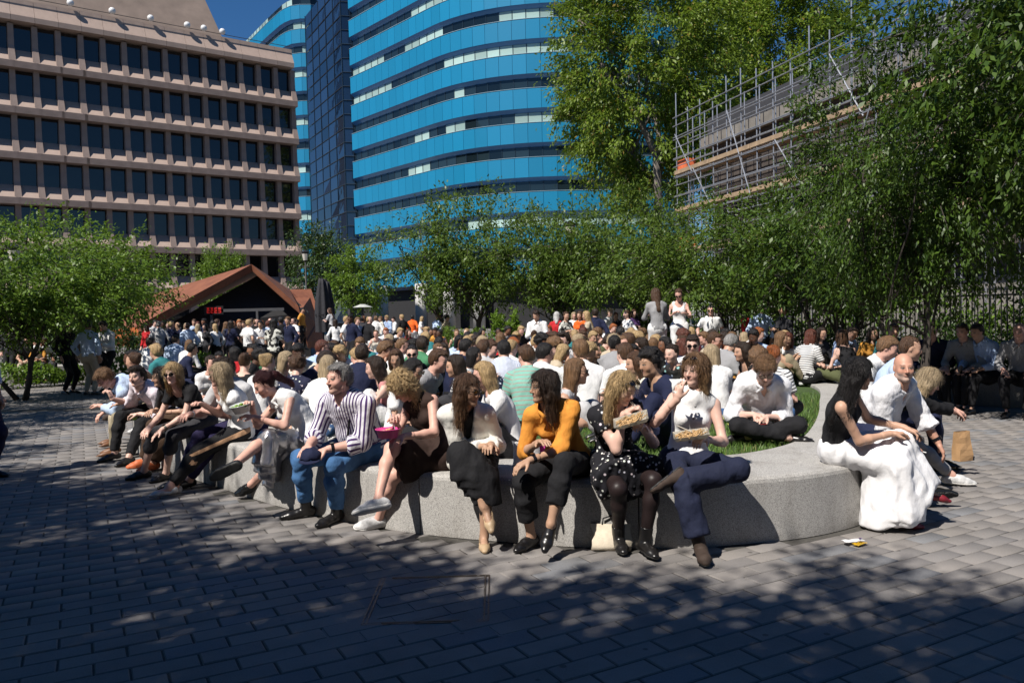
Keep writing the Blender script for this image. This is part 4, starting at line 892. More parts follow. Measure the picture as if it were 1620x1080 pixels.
Bv = Vector((0, 1.6, -.25)); sheet(pav, 'dark_interior', [A_+Bv, Er+Bv, Vector((Er.x, 34.8, 0)), Vector((Bl.x+.3, 33.4, 0)), Bl+Bv], M_ROOM, .1, (0, 1, 0)); MB().box((Bl.x+2.5, 33.2, 0), (Er.x-1.5, 33.7, 1.1)).build('counter', mat('counter_dark', (.04, .03, .025), .6), pav)  # near-black sheet under the roofline: the interior's shade put in as colour
for k in range(4): xx = Bl.x+2.2+k*1.9; MB().box((xx, 33.0, 0), (xx+.09, 33.1, 2.0)).build('post', M_LEAD, pav)
MB().box((Bl.x+2.2, 33, 2.0), (Er.x-.6, 33.08, 2.12)).build('lintel', M_LEAD, pav)
def ledm():
    m, g, p = newmat('red_sign_light'); p.inputs['Base Color'].default_value = (.3, .01, .01, 1); p.inputs['Emission Color'].default_value = (1, .03, .02, 1); p.inputs['Emission Strength'].default_value = .18; return m
M_LED = ledm(); M_BOX = mat('sign_black', (.012, .012, .012), .4)
def text_mesh(s, size, name='lettering', ext=.006):
    cu = bpy.data.curves.new(name, 'FONT'); cu.body = s; cu.size = size; cu.extrude = ext; cu.align_x = 'CENTER'; cu.resolution_u = 2; o = bpy.data.objects.new(name, cu); COL.objects.link(o)
    dg = bpy.context.evaluated_depsgraph_get(); dg.update(); me = bpy.data.meshes.new_from_object(o.evaluated_get(dg)); bpy.data.objects.remove(o); me.name = name; return me
sg = atd(338, 491, 33.0); sb = MB().box((sg.x-.40, sg.y, sg.z-.17), (sg.x+.40, sg.y+.08, sg.z+.18)).build('sign', M_BOX, pav)
led = MB(); lr = random.Random(4)
for rw in (0, 1):
    for k in range(4):
        x = sg.x-.28+k*.16; z = sg.z-.11+rw*.13; led.box((x, sg.y-.02, z), (x+.11, sg.y-.004, z+.03)); led.box((x, sg.y-.02, z+.07), (x+.11, sg.y-.004, z+.10))
        led.box((x+(0 if lr.random() < .5 else .08), sg.y-.02, z+.03), (x+.03+(0 if lr.random() < .5 else .08), sg.y-.004, z+.07))
led.build('lit_lettering', M_LED, sb)

# ---- unseen offices added behind the photographer: darken shade by blocking low sky; also reflected
def backblock(label, x0, x1, y, h, m):
    b = thing('unseen_building', label, 'building', (0, 0, 0)); MB().box((x0, y-14, 0), (x1, y, h)).build('wall', m, b); w = MB(); f_ = MB()
    for k in range(int(h/3.6)):
        for j in range(int((x1-x0)/2.4)): w.box((x0+.6+j*2.4, y-.05, 1.4+k*3.6), (x0+2.0+j*2.4, y+.02, 3.5+k*3.6)); f_.box((x0+.5+j*2.4, y, 1.25+k*3.6), (x0+2.1+j*2.4, y+.15, 1.39+k*3.6))
    w.build('window_grid', M_DGL, b)['kind'] = 'stuff'; f_.build('sill_rows', M_STONE, b)['kind'] = 'stuff'; MB().box((x0-.2, y-14.2, h), (x1+.2, y+.4, h+.7)).build('cornice', M_STONE, b)
backblock('unseen pale stone office building added behind the photographer', -26, 8, -24, 19, M_STONE); backblock('unseen brick building added behind the photographer on the right', 9, 34, -21, 17, M_BRICK); backblock('unseen pale street building added far behind on the left', -70, -30, -26, 21, M_STONE)
# ================================================================ trees
def leafm(name, c0, c1, tr=.35, warm=(.22, .16, .03), wa=.0):
    m, g, p = newmat(name); r = g.new('ShaderNodeNewGeometry').outputs['Random Per Island']; c = g.mix(r, c0, c1)
    if wa: c = g.mix(g.m('GREATER_THAN', g.m('FRACT', g.m('MULTIPLY', r, 37.0)), 1-wa), c, warm)
    g.put(p.inputs['Base Color'], c); p.inputs['Roughness'].default_value = .45; p.inputs['Specular IOR Level'].default_value = .4
    tl = g.new('ShaderNodeBsdfTranslucent', {'Color': g.mix(.5, c, (.16, .24, .02))}); mx = g.new('ShaderNodeMixShader', {0: tr}); g.l.new(p.outputs[0], mx.inputs[1]); g.l.new(tl.outputs[0], mx.inputs[2]); g.l.new(mx.outputs[0], g.n['Material Output'].inputs[0]); return m
M_LEAF = leafm('cherry_leaf', (.055, .105, .012), (.125, .19, .028)); M_LEAFB = leafm('green_leaf', (.075, .145, .012), (.15, .25, .028)); M_LEAFD = leafm('shaded_leaf', (.026, .060, .008), (.085, .15, .018), .3); M_PLANE = leafm('plane_leaf', (.095, .165, .014), (.21, .285, .036), .4, wa=.05); M_LEAFY = leafm('young_leaf', (.09, .17, .015), (.16, .26, .03), .45); M_HEDGE = leafm('hedge_leaf', (.018, .045, .008), (.05, .09, .018), .2)  # M_LEAFD: shade side of the right-hand trees put into a darker leaf colour
M_BARK = mat('bark', (.055, .045, .038), .9, .35, 6, .6, 30); M_BARKL = mat('pale_bark', (.16, .14, .12), .9, .35, 4, .5, 25)
def leaves(pts, dirs, size, seed, droop=.5, asp=.42):
    r = np.random.RandomState(seed); n = len(pts); P = np.asarray(pts); a = r.uniform(0, 6.283, n); d = np.asarray(dirs)+r.normal(0, .55, (n, 3)); d[:, 2] -= droop*r.rand(n); d /= np.linalg.norm(d, axis=1)[:, None]+1e-9
    up = np.stack([r.normal(0, .5, n), r.normal(0, .5, n), np.ones(n)], 1); s = np.cross(d, up); s /= np.linalg.norm(s, axis=1)[:, None]+1e-9; nn = np.cross(s, d); L = size*r.uniform(.65, 1.25, n)[:, None]
    v0 = P; v1 = P+d*L*.45+s*L*asp*.5-nn*L*.06; v2 = P+d*L-nn*L*.15; v3 = P+d*L*.45-s*L*asp*.5-nn*L*.06
    V = np.stack([v0, v1, v2, v3], 1).reshape(-1, 3); F = np.arange(4*n).reshape(-1, 4); return V, F
def tree_meshes(seed, H, trunk_h, rx, rz, nleaf, lsize, stems=1, tr=.12, cz=None, gap=.35, clump=.5, nsub=26, droop=.5):
    """trunk with limbs, and a crown of leaves hung along twigs; local origin at the foot"""
    r = random.Random(seed); nr = np.random.RandomState(seed); mb = MB(); stemsm = []; tips = []; cz = cz if cz is not None else H-rz; C = Vector((0, 0, cz))
    def limb(p, d, L, rad, lev):
        mb = stemsm[-1]
        pts = [p]; q = p.copy(); dd = d.copy(); n = 4
        for k in range(n): dd = (dd+Vector((r.gauss(0, .14), r.gauss(0, .14), r.gauss(.03, .10)))).normalized(); q = q+dd*L/n; pts.append(q.copy())
        mb.tube(pts, [rad*(1-.6*k/n) for k in range(n+1)], 7 if lev < 2 else 4)
        if lev >= 2: tips.append((pts[2], pts[-1])); tips.append((pts[1], pts[3])); return
        for k in range(5 if lev == 0 else 5):
            b = pts[1+min(3, int(r.random()*4))] if lev else pts[2+min(2, int(k*.6))]
            th = r.uniform(0, 6.283); tgt = C+Vector((rx*math.cos(th)*r.uniform(.35, 1), rx*math.sin(th)*r.uniform(.35, 1), rz*r.uniform(-.75, .95))); v = tgt-b
            limb(b, v.normalized(), v.length*(r.uniform(.55, .8) if lev == 0 else r.uniform(.4, .65)), rad*.45, lev+1)
    for s in range(stems):
        mb = MB(); stemsm.append(mb)
        th = s*6.283/stems+r.random(); lean = .25 if stems > 1 else .04; foot = Vector((.12*math.cos(th), .12*math.sin(th), 0)) if stems > 1 else Vector((0, 0, 0)); limb(foot, Vector((lean*math.cos(th), lean*math.sin(th), 1)).normalized(), trunk_h*1.5, tr*(1 if stems == 1 else .7), 0)
    # twigs: extra clumps over the crown's shell, broken by noise
    mb = MB(); cl = []
    for a, b in tips: cl.append((a.lerp(b, r.random()), (b-a).normalized())); cl.append((b, (b-a).normalized()))
    k = 0
    while len(cl) < nsub*20 and k < 40000:
        k += 1; v = Vector((r.gauss(0, 1), r.gauss(0, 1), r.gauss(0, 1))).normalized(); rad = r.uniform(.25, 1)**.5
        p = C+Vector((v.x*rx, v.y*rx, v.z*rz))*rad
        if mnoise.noise(p*(1.6/rx*2)+Vector((seed*3.1, 0, 0))) < -gap+.25*rad: continue
        cl.append((p, (v+Vector((0, 0, -.2))).normalized()))
    pts, drs = [], []; per = max(1, nleaf//len(cl))
    for p, d in cl:
        s = clump*r.uniform(.5, 1.2); m = max(1, int(per*r.uniform(.5, 1.5))); along = nr.uniform(-.6, 1, m)[:, None]*np.array(d)*s*1.2; q = np.array(p)+along+nr.normal(0, s*.30, (m, 3))*np.array([1, 1, .7]); pts.append(q); drs.append(np.tile(np.array(d)*.6, (m, 1)))
        if r.random() < .4: e = p+d*s; mb.tube([p-d*s*.8, p, e], [.012, .008, .003], 3, False)
    V, F = leaves(np.concatenate(pts), np.concatenate(drs), lsize, seed, droop)
    return [q.mesh('trunk', True) for q in stemsm], np_mesh('crown', V, F, False), mb.mesh('twigs', True)
TREES = {}
def tree(kind, label, loc, rz=0.0, s=1.0, sz=None, leaf=None, bark=None, name='tree', group=None):
    t, c, tw = TREES[kind]; root = thing(name, label, 'tree', loc, rz, group); sc_ = (s, s, sz or s)
    for nm, me, m in [('trunk', q, bark or M_BARK) for q in t]+[('crown', c, leaf or M_LEAF), ('twigs', tw, bark or M_BARK)]:
        o = bpy.data.objects.new(nm, me); COL.objects.link(o); o.parent = root; o.scale = sc_
        if nm == 'twigs': o['kind'] = 'stuff'
        if not me.materials: me.materials.append(None)
        o.material_slots[0].link = 'OBJECT'; o.material_slots[0].material = m
    return root
TREES['cherry'] = tree_meshes(11, 5.0, 1.5, 2.9, 1.75, 26000, .13, 4, .09, 3.35, .30, .42, 30)
TREES['cherry2'] = tree_meshes(12, 5.4, 1.6, 3.2, 1.9, 26000, .13, 3, .10, 3.6, .28, .45, 30)
TREES['near'] = tree_meshes(13, 6.6, 1.9, 3.3, 2.6, 58000, .105, 3, .11, 4.2, .24, .42, 44, .35)
TREES['plane'] = tree_meshes(14, 31, 9, 7.2, 12, 84000, .36, 1, .6, 20.5, .16, 1.2, 80)
TREES['small'] = tree_meshes(15, 7, 2, 2.2, 2.4, 9000, .22, 1, .10, 4.4, .2, .5, 22)
def foot(px, d): p = atd(px, 500, d); return (p.x, p.y, 0)
tree('cherry2', 'leafy low tree at the left edge before the brown office block', foot(30, 17.5), 1.0, .9, .74, leaf=M_LEAFB)
tree('cherry', 'low spreading tree in front of the pavilion roof on the left', foot(140, 21.5), 2.2, .86, leaf=M_LEAFB)
tree('near', 'tree outside the left edge whose leafy branch reaches into view', (-11.6, 11.6, 0), 4.0, .9, leaf=M_LEAFB)
tree('cherry2', 'round-crowned tree with a peaked top before the blue facade', foot(748, 30), .4, 1.12, 1.14, leaf=M_LEAF)
tree('cherry', 'dense low tree below the lamp in front of the blue building', foot(890, 28), 1.9, 1.06)
tree('cherry2', 'dense low tree left of the standing woman in white camisole top', foot(1010, 25), 3.0, .98)
tree('cherry2', 'spreading tree behind the man in white polo shirt by railings', foot(1165, 20.5), 3.3, .95, .80)
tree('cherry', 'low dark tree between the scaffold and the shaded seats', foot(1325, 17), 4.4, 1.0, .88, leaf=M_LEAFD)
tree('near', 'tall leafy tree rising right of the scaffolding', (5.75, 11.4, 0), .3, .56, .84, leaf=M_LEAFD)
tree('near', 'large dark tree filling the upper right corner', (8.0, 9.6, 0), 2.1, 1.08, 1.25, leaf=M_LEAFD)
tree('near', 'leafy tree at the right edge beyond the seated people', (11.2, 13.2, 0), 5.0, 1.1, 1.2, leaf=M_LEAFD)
tree('plane', 'tall sunlit plane tree before the right end of the blue building', foot(1030, 62), .5, .98, 1.0, leaf=M_PLANE, bark=M_BARKL)
tree('plane', 'tall yellow-green plane tree behind the scaffolding', foot(1225, 76), 2.5, 1.25, 1.12, leaf=M_PLANE, bark=M_BARKL)
tree('small', 'small bright green tree poking above the pavilion roof', foot(352, 50), .2, .75, .95, leaf=M_LEAFY)
tree('small', 'dark tree at the foot of the glass stair tower', foot(508, 62), 1.2, 1.15, 1.35, leaf=M_HEDGE)
tree('small', 'small sunlit tree right of the closed parasols', foot(572, 48), 2.5, .95, .88, leaf=M_LEAFY)
# the trees that shade the foreground stand behind and beside the camera
TREES['shade'] = tree_meshes(17, 9, 4.2, 3.9, 2.1, 78000, .16, 1, .16, 6.6, .42, .5, 60, .8)
tree('shade', 'tree behind the photographer shading the paving on the left', (-6.1, -2.3, 0), .7, 1.0)
tree('shade', 'tree behind the photographer shading the paving in the middle', (-2.2, -3.3, 0), 3.7, 1.0)
tree('shade', 'tree behind the photographer shading the paving on the right', (1.3, -4.1, 0), 5.1, .97)
tree('shade', 'tree beside the photographer dappling the left paving', (-9.7, 1.0, 0), 2.9, 1.0)
tree('shade', 'tree outside the left edge shading the standing men', (-13.4, 4.6, 0), 1.3, 1.0)
# ================================================================ railings, hedges, far benches, lamps, parasols, bollards
M_IRON = mat('black_iron', (.012, .012, .013), .5, .2, 10, .1)
def leaf_mass(name, label, segs, hw, z0, z1, n, size, m, seed, cat='hedge'):
    r = np.random.RandomState(seed); pts = []; 
    for k in range(n):
        i = r.randint(len(segs)-1); a, b = segs[i], segs[i+1]; t = r.rand(); off = (r.rand()-.5)*2*hw; dx, dy = b[0]-a[0], b[1]-a[1]; L = math.hypot(dx, dy); z = z0+(z1-z0)*r.rand()**.7
        bump_ = 1+.22*math.sin(t*9+i*2.3)+.15*math.sin(t*23+i); pts.append((a[0]+dx*t-dy/L*off, a[1]+dy*t+dx/L*off, z0+(z-z0)*bump_))
    P = np.array(pts); V, F = leaves(P, np.tile([0, 0, .5], (n, 1)), size, seed, .2)
    root = thing(name, label, cat); link('foliage', np_mesh('foliage', V, F, False), m, root)
    st = MB()
    for k in range(40):
        p = P[r.randint(n)]; st.tube([(p[0], p[1], 0), (p[0]+r.normal(0, .08), p[1]+r.normal(0, .08), max(.2, p[2]))], [.012, .005], 4, False)
    st.build('stems', M_BARK, root); return root
RA, RB = Vector((6.2, 27, 0)), Vector((10.6, 15.2, 0)); RC = Vector((15.5, 11.5, 0))
rail = thing('iron_railings', 'black iron railings behind the hedge on the right', 'railings')
barme = shared('bar', MB().tube([(0, 0, .25), (0, 0, 1.9)], .014, 5).tube([(0, 0, 1.9), (0, 0, 2.02)], [.02, .002], 5), M_IRON)
for A, B in ((RA, RB), (RB, RC)):
    L = (B-A).length; n = int(L/.135)
    for k in range(n): p = A.lerp(B, k/n); link('bar', barme, None, rail, p)
    for z in (.4, 1.78): MB().tube([A+Vector((0, 0, z)), B+Vector((0, 0, z))], .022, 6).build('rail', M_IRON, rail)
    d = (B-A).normalized(); nn = Vector((-d.y, d.x, 0)); MB().prism([(q.x, q.y) for q in (A-nn*.15, B-nn*.15, B+nn*.15, A+nn*.15)], 0, .25).build('kerb_stone', M_STONE, rail)
leaf_mass('hedge', 'dark clipped hedge before the railings on the right', [(5.0, 25.5), (7.6, 18.5), (9.4, 13.6), (12.5, 11)], .55, .05, 1.0, 15000, .11, M_HEDGE, 4)
leaf_mass('hedge', 'shrubs and greenery behind the railings on the right', [(7.3, 27), (10.2, 19), (12.0, 15.5), (16, 12.5)], .7, .05, 1.7, 11000, .15, M_LEAFB, 5)
leaf_mass('hedge', 'leafy shrubs behind the far seats before the blue building', [(-2.6, 27), (2, 25.5), (6.0, 25)], .7, .05, 1.0, 11000, .13, M_LEAF, 6)
leaf_mass('shrub', 'bright green shrub among the far planting', [(-.6, 26.0), (.2, 25.9)], .5, .1, 1.35, 2200, .16, M_LEAFY, 7, 'shrub')
leaf_mass('hedge', 'dark planting behind the left-hand wall', [(-20, 23.5), (-14.5, 24.2), (-11, 26)], .8, .05, 1.25, 9000, .16, M_HEDGE, 8)
leaf_mass('hedge', 'low ivy bed below the left-hand trees', [(-13.6, 20.5), (-10.6, 22.8), (-8.6, 25)], .5, .02, .5, 5000, .14, M_LEAFB, 9)
def arc_bench(label, pts, w, h):
    P = crom2(pts, 6); b = thing('curved_bench', label, 'bench')
    for i in range(0, len(P)-1, 3):
        seg_ = P[i:i+4]; mb = MB(); rows = []
        for k, p in enumerate(seg_):
            j = i+k; d = (P[min(j+1, len(P)-1)]-P[max(j-1, 0)]).normalized(); nn = Vector((-d.y, d.x, 0)); s = d*(.005 if k == 0 else (-.005 if k == len(seg_)-1 else 0))
            rows.append([p+s, p+s+Vector((0, 0, h-.03)), p+s+nn*.03+Vector((0, 0, h)), p+s+nn*w+Vector((0, 0, h)), p+s+nn*w])
        if len(rows) < 2: continue
        vs = [v for r_ in rows for v in r_]; fs = [(a*5+c, (a+1)*5+c, (a+1)*5+c+1, a*5+c+1) for a in range(len(rows)-1) for c in range(4)]+[(0, 1, 2, 3, 4), tuple(range(len(vs)-1, len(vs)-6, -1))]
        mb.add(vs, fs).build('stone_block', M_GRAN, b)
    return b
def crom2(pts, n):
    P = [Vector((*p, 0)) for p in pts]; P = [2*P[0]-P[1]]+P+[2*P[-1]-P[-2]]; out = []
    for i in range(1, len(P)-2):
        a, b, c, d = P[i-1:i+3]
        for k in range(n): t = k/n; out.append(.5*((2*b)+(c-a)*t+(2*a-5*b+4*c-d)*t*t+(3*b-a-3*c+d)*t**3))
    return out+[P[-2]]
arc_bench('long shaded stone seat below the hedge on the right', [(5.6, 16.6), (6.2, 13.9), (8.0, 11.9), (10.5, 10.6)], .6, .46)
arc_bench('far low stone seats before the planting in the centre', [(-6.5, 23.4), (-2.2, 21.6), (2, 21.2), (4.6, 21.4)], .6, .46)
arc_bench('left-hand low stone wall under the trees', [(-19, 21.6), (-15.2, 22.0), (-12.4, 23.6)], .5, .46)
def lamp(label, px, d, h, lan=True):
    p = atd(px, 500, d); r = thing('street_lamp', label, 'lamp', (p.x, p.y, 0))
    MB().tube([(0, 0, 0), (0, 0, .9), (0, 0, .95), (0, 0, h)], [.11, .10, .06, .045], 10).build('post', M_IRON, r, True)
    MB().tube([(0, 0, h), (0, 0, h+.08), (0, 0, h+.5), (0, 0, h+.58), (0, 0, h+.72)], [.05, .11, .19, .22, .03], 8).build('lantern', M_IRON, r); MB().tube([(0, 0, h+.1), (0, 0, h+.47)], [.125, .195], 8, False).build('lantern_glass', mat('frosted_glass', (.55, .52, .45), .3, .1), r)
    MB().tube([(-.22, 0, h-.25), (.22, 0, h-.25)], .018, 5).build('ladder_bar', M_IRON, r)
lamp('black street lamp rising before the blue building', 905, 29, 4.25); lamp('black street lamp between brown block and blue wing', 486, 46, 4.9); lamp('tall grey lamp post among the left-hand trees', 27, 26, 3.6); lamp('street lamp beside the trees right of centre', 1068, 27, 2.9)
def parasol(label, px, d):
    p = atd(px, 500, d); r = thing('parasol', label, 'parasol', (p.x, p.y, 0)); MB().tube([(0, 0, 0), (0, 0, 3.3)], .03, 8).build('pole', M_IRON, r); MB().box((-.3, -.3, 0), (.3, .3, .08)).build('base', M_LEAD, r)
    rings = []; mb = MB()
    for k in range(12):
        t = k/11; z = 1.1+2.1*t; rad = .10+.16*math.sin(min(1, (1-t)*1.15)*math.pi*.62)
        rings.append([(rad*(1+.28*math.cos(6*a))*math.cos(a), rad*(1+.28*math.cos(6*a))*math.sin(a), z) for a in [2*math.pi*q/30 for q in range(30)]])
    mb.add([v for g_ in rings for v in g_], [(a*30+q, a*30+(q+1) % 30, (a+1)*30+(q+1) % 30, (a+1)*30+q) for a in range(11) for q in range(30)]+[tuple(range(330, 360))]); mb.build('folded_canopy', fb('charcoal'), r, True); MB().tube([(0, 0, 1.75), (0, 0, 1.8)], .30, 14, False).build('strap', fb('black'), r)
parasol('tall folded dark parasol beside the pavilion', 511, 31.5); parasol('second folded dark parasol partly behind the first', 518, 34)
p_ = atd(574, 500, 40); ds = thing('table_heater', 'mushroom-shaped patio heater beyond the lawn', 'heater', (p_.x, 40, 0)); MB().tube([(0, 0, 0), (0, 0, .1), (0, 0, 2.2)], [.25, .2, .05], 10).build('post', M_LEAD, ds); MB().tube([(0, 0, 2.15), (0, 0, 2.3)], [.5, .12], 16).build('reflector', mat('pale_metal', (.45, .46, .42), .5), ds)
BOL = ['leftmost', 'second', 'third', 'fourth', 'fifth', 'sixth']
for k, px in enumerate((597, 607, 632, 638, 645, 664)):
    p = atd(px, 500, 34+k*.4); r = thing('bollard', f'black bollard with white cap beyond the lawn, {BOL[k]} from the closed parasols', 'bollard', (p.x, p.y, 0), 0, 'bollards beyond the lawn')
    MB().tube([(0, 0, 0), (0, 0, .85), (0, 0, .87)], [.10, .09, .07], 10).build('post', M_IRON, r, True); MB().tube([(0, 0, .87), (0, 0, .93), (0, 0, .98)], [.09, .09, .03], 10).build('cap', M_WHITE, r, True)
# ================================================================ people on the bench, front row
def bench_at(px, inset=.2, lim=None):
    best = None
    for i in range(NO):
        p = OUTL[i]
        if nrm(i).y < (.05 if p.x < 0 else -.2) or p.y > 10.2: continue                          # far side
        q = proj((p.x, p.y, WH)); d = abs(q[0]-px)
        if best is None or d < best[0]: best = (d, i)
    i = best[1]; n = nrm(i); p = OUTL[i]+n*inset; return Vector((p.x, p.y, 0)), math.degrees(math.atan2(-n.x, n.y))
def to_local(Wp, loc, rz):
    c, s = math.cos(rz), math.sin(rz); x, y = Wp.x-loc.x, Wp.y-loc.y; return (c*x+s*y, -s*x+c*y, Wp.z-loc.z)
def fit_pose(loc, rz, pose, head, lean_rng=(-12, 50), tilt_rng=(-28, 28)):
    c, s = math.cos(rz), math.sin(rz)
    def err(le, ti):
        p = dict(pose); p['lean'] = le; p['tilt'] = ti; f = Fig(**p); h = f.hc; w = (loc.x+c*h[0]-s*h[1], loc.y+s*h[0]+c*h[1], loc.z+h[2]); q = proj(w)
        return math.hypot(q[0]-head[0], q[1]-head[1])+.12*abs(ti)+.03*abs(le-10)
    L, T, st = 10., 0., 12.
    for it in range(5):
        b = min(((err(min(max(L+a*st, lean_rng[0]), lean_rng[1]), min(max(T+b_*st, tilt_rng[0]), tilt_rng[1])), a, b_) for a in (-2, -1, 0, 1, 2) for b_ in (-2, -1, 0, 1, 2)))
        L = min(max(L+b[1]*st, lean_rng[0]), lean_rng[1]); T = min(max(T+b[2]*st, tilt_rng[0]), tilt_rng[1]); st *= .5
    pose['lean'] = L; pose['tilt'] = T; return pose
def seated(key, label, px, head, yaw=None, hands=None, feet=None, inset=.2, hipz=.555, pose=None, loc=None, h=LOD0, group=None, mats=None, **garm):
    L0, y0 = bench_at(px, inset); loc = Vector(loc) if loc is not None else L0; rz = R(y0 if yaw is None else yaw); p = dict(hipz=hipz); p.update(pose or {}); hp = Vector((0, 0, p['hipz']))
    if hands:
        for k in ('L', 'R'):
            if hands.get(k): a, b, dd = hands[k]; v = to_local(atd(a, b, loc.y-dd), loc, rz); p['hand'+k] = (v[0], v[1], v[2]-p['hipz'])
    if feet:
        for k in ('L', 'R'):
            if feet.get(k):
                q = feet[k]; w = at(q[0], q[1], q[2]) if len(q) == 3 else atd(q[0], q[1], loc.y-q[3]); v = to_local(w, loc, rz); p['foot'+k] = v
    for k in ('hdL', 'hdR', 'pnL', 'pnR', 'toeL', 'toeR', 'kneeL', 'kneeR', 'poleL', 'poleR'):
        if k in p and p.get('world'): v = p[k]; p[k] = (math.cos(rz)*v[0]+math.sin(rz)*v[1], -math.sin(rz)*v[0]+math.cos(rz)*v[1], v[2])
    p = fit_pose(loc, rz, p, head)
    return person(label, loc, rz, p, mats, h, group, key, **garm)
L_BLK = leather('black', (.012, .011, .011)); L_BRN = leather('brown_suede', (.045, .028, .02), .8); L_BEI = leather('beige', (.42, .30, .18), .5); L_WHT = mat('leather_white', (.50, .50, .50), .6, .35, 26, .4, 60); L_RED = leather('red', (.17, .012, .02), .45); L_ORG = leather('orange', (.55, .13, .04), .6); L_TAN = leather('tan', (.16, .07, .03), .5)
GRP = 'people sitting on the stone bench'
S_P = skin_mat('skin_stubble', SKINS['pink'], beard=(.30, .22, .18), bamt=.5, lips=(.40, .20, .16), brow=(.10, .07, .05)); S_B = skin_mat('skin_greybeard', (.52, .28, .20), beard=(.42, .39, .36), bamt=.6, lips=(.36, .19, .15), brow=(.10, .08, .07))
S_F = sk('fair'); S_PK = sk('pink'); S_OL = sk('olive'); S_TN = sk('tan')
S_FC = skin_mat('skin_fair_down', SKINS['fair'], closed=True)
seated('blueshirt', 'man in light blue shirt hunched at the far left end, legs stretched out', 182, (169, 602), -62, {'L': (160, 642, .25), 'R': (166, 650, .2)}, {'L': (112, 676, .09), 'R': (98, 680, .09)}, inset=.15, pose=dict(sex='m', slouch=30, head=(10, 40, 0)), group=GRP,
    mats=dict(skin=S_PK, top=fb('skyblue'), bottom=fb('navy'), hair=hair_mat('lightbrown'), shoe=L_BRN), top=dict(sleeve=.9, neck='shirt', collar=True, hem=.02, vdepth=.04), bottom=dict(), hair=dict(style='short', vol=.008), shoes='loafer')
seated('pinkshirt', 'young man in pale pink shirt with raised hand and green apple', 222, (217, 595), -28, {'R': (178, 631, .38), 'L': (222, 655, .34)}, {'R': (181, 716, .09), 'L': (204, 722, .09)}, inset=.25, pose=dict(sex='m', slouch=16, head=(15, 2, -4), hdR=(-.3, -.2, .9), curlR=.9, curlL=.7, poleR=(-.3, .6, -.7)), group=GRP,
    mats=dict(skin=S_F, top=fabric('cloth_pinkstripe', (.66, .55, .62), pat='v', col2=(.70, .66, .70), freq=.012, duty=.5), bottom=fb('black'), hair=hair_mat('dark'), shoe=L_BLK), top=dict(sleeve=.72, neck='shirt', collar=True, hem=.02, vdepth=.06), bottom=dict(), hair=dict(style='quiff'), shoes='loafer')
seated('browntrousers', 'dark-haired person in brown trousers and orange shoes behind the black t-shirt', 250, (254, 596), -20, {'R': (240, 650, .3), 'L': (262, 652, .25)}, {'R': (229, 726, .09), 'L': (243, 731, .09)}, inset=.42, pose=dict(sex='f', slouch=18, head=(-25, 8, 0)), group=GRP,
    mats=dict(skin=S_TN, top=fb('charcoal'), bottom=fb('brown'), hair=hair_mat('black'), shoe=L_ORG, sole=L_ORG), top=dict(sleeve=.5, hem=-.02), bottom=dict(flare=.02), hair=dict(style='bob'), shoes='trainer')
seated('blacktee', 'woman with blonde bob in black t-shirt, hands on knees, sunglasses', 288, (273, 591), -22, {'R': (236, 676, .46), 'L': (257, 679, .48)}, {'R': (228, 744, .085), 'L': (263, 747, .085)}, inset=.2, pose=dict(sex='f', slouch=14, head=(18, 4, -4), curlL=.3, curlR=.3), group=GRP,
    mats=dict(skin=S_F, top=fb('black'), bottom=fb('charcoal'), hair=hair_mat('blonde'), shoe=L_BLK), top=dict(sleeve=.26, neck='scoop', hem=-.04), bottom=dict(a1=.74), hair=dict(style='bob', vol=.006), shoes='loafer', glasses=dict())
seated('greytee', 'man in grey t-shirt and navy trousers behind the long grey-blonde hair', 335, (352, 585), -25, {'R': (300, 655, .42), 'L': (322, 650, .3)}, {'R': (284, 756, .09), 'L': (300, 758, .09)}, inset=.4, pose=dict(sex='m', slouch=14, head=(-40, 0, 0)), group=GRP,
    mats=dict(skin=S_PK, top=fb('lightgrey'), bottom=fabric('cloth_darkindigo', (.022, .018, .06)), hair=hair_mat('dark'), shoe=L_BLK), top=dict(sleeve=.3, hem=-.02), bottom=dict(), hair=dict(style='short'), shoes='loafer')
seated('whitetee', 'woman with long ash-blonde hair in white t-shirt, hand at chin', 352, (347, 593), -58, {'L': (344, 624, .12), 'R': (322, 640, .25)}, {'R': (262, 773, .08), 'L': (275, 768, .08)}, inset=.17, pose=dict(sex='f', slouch=22, head=(-18, 6, 0), hdL=(0, -.3, .8), pnL=(0, 1, .2), curlL=.8), group=GRP,
    mats=dict(skin=S_PK, top=fb('white'), bottom=fabric('cloth_black_tan_stripe', FAB['black'], pat='side', col2=(.45, .27, .16), duty=.022), hair=hair_mat('ash'), shoe=L_WHT, sole=M_SOLEW), top=dict(sleeve=.27, neck='crew', hem=-.02, off=.02), bottom=dict(a1=.95), hair=dict(style='long', length=.2, vol=.006), shoes='flat', glasses=dict())
seated('silverskirt', 'woman with dark red ponytail in white sleeveless blouse and silver satin skirt', 452, (413, 602), -48, {'R': (398, 644, .30), 'L': (404, 660, .34)}, {'L': (388, 772, .10), 'R': (370, 736, 0, .62)}, inset=.22, pose=dict(sex='f', slouch=24, head=(-12, 34, 0), toeR=(-.5, -.6, -.35), kneeR=(.1, -.5, .9), curlL=.6, curlR=.7), group=GRP,
    mats=dict(skin=S_PK, top=fb('white'), bottom=fabric('silver_satin', (.42, .41, .43), .28, .08, shine=.75, wr=.25), hair=hair_mat('wine'), shoe=leather('black_shine', (.010, .010, .010), .12)), top=dict(sleeve=0, neck='shirt', collar=True, hem=-.1, vdepth=.08, off=.022, sh=.9, rip=.006), bottom=dict(kind='skirt', length=.22, drop=.75, flare=.03, rip=.007), hair=dict(style='pony', length=.24), shoes='chunky')
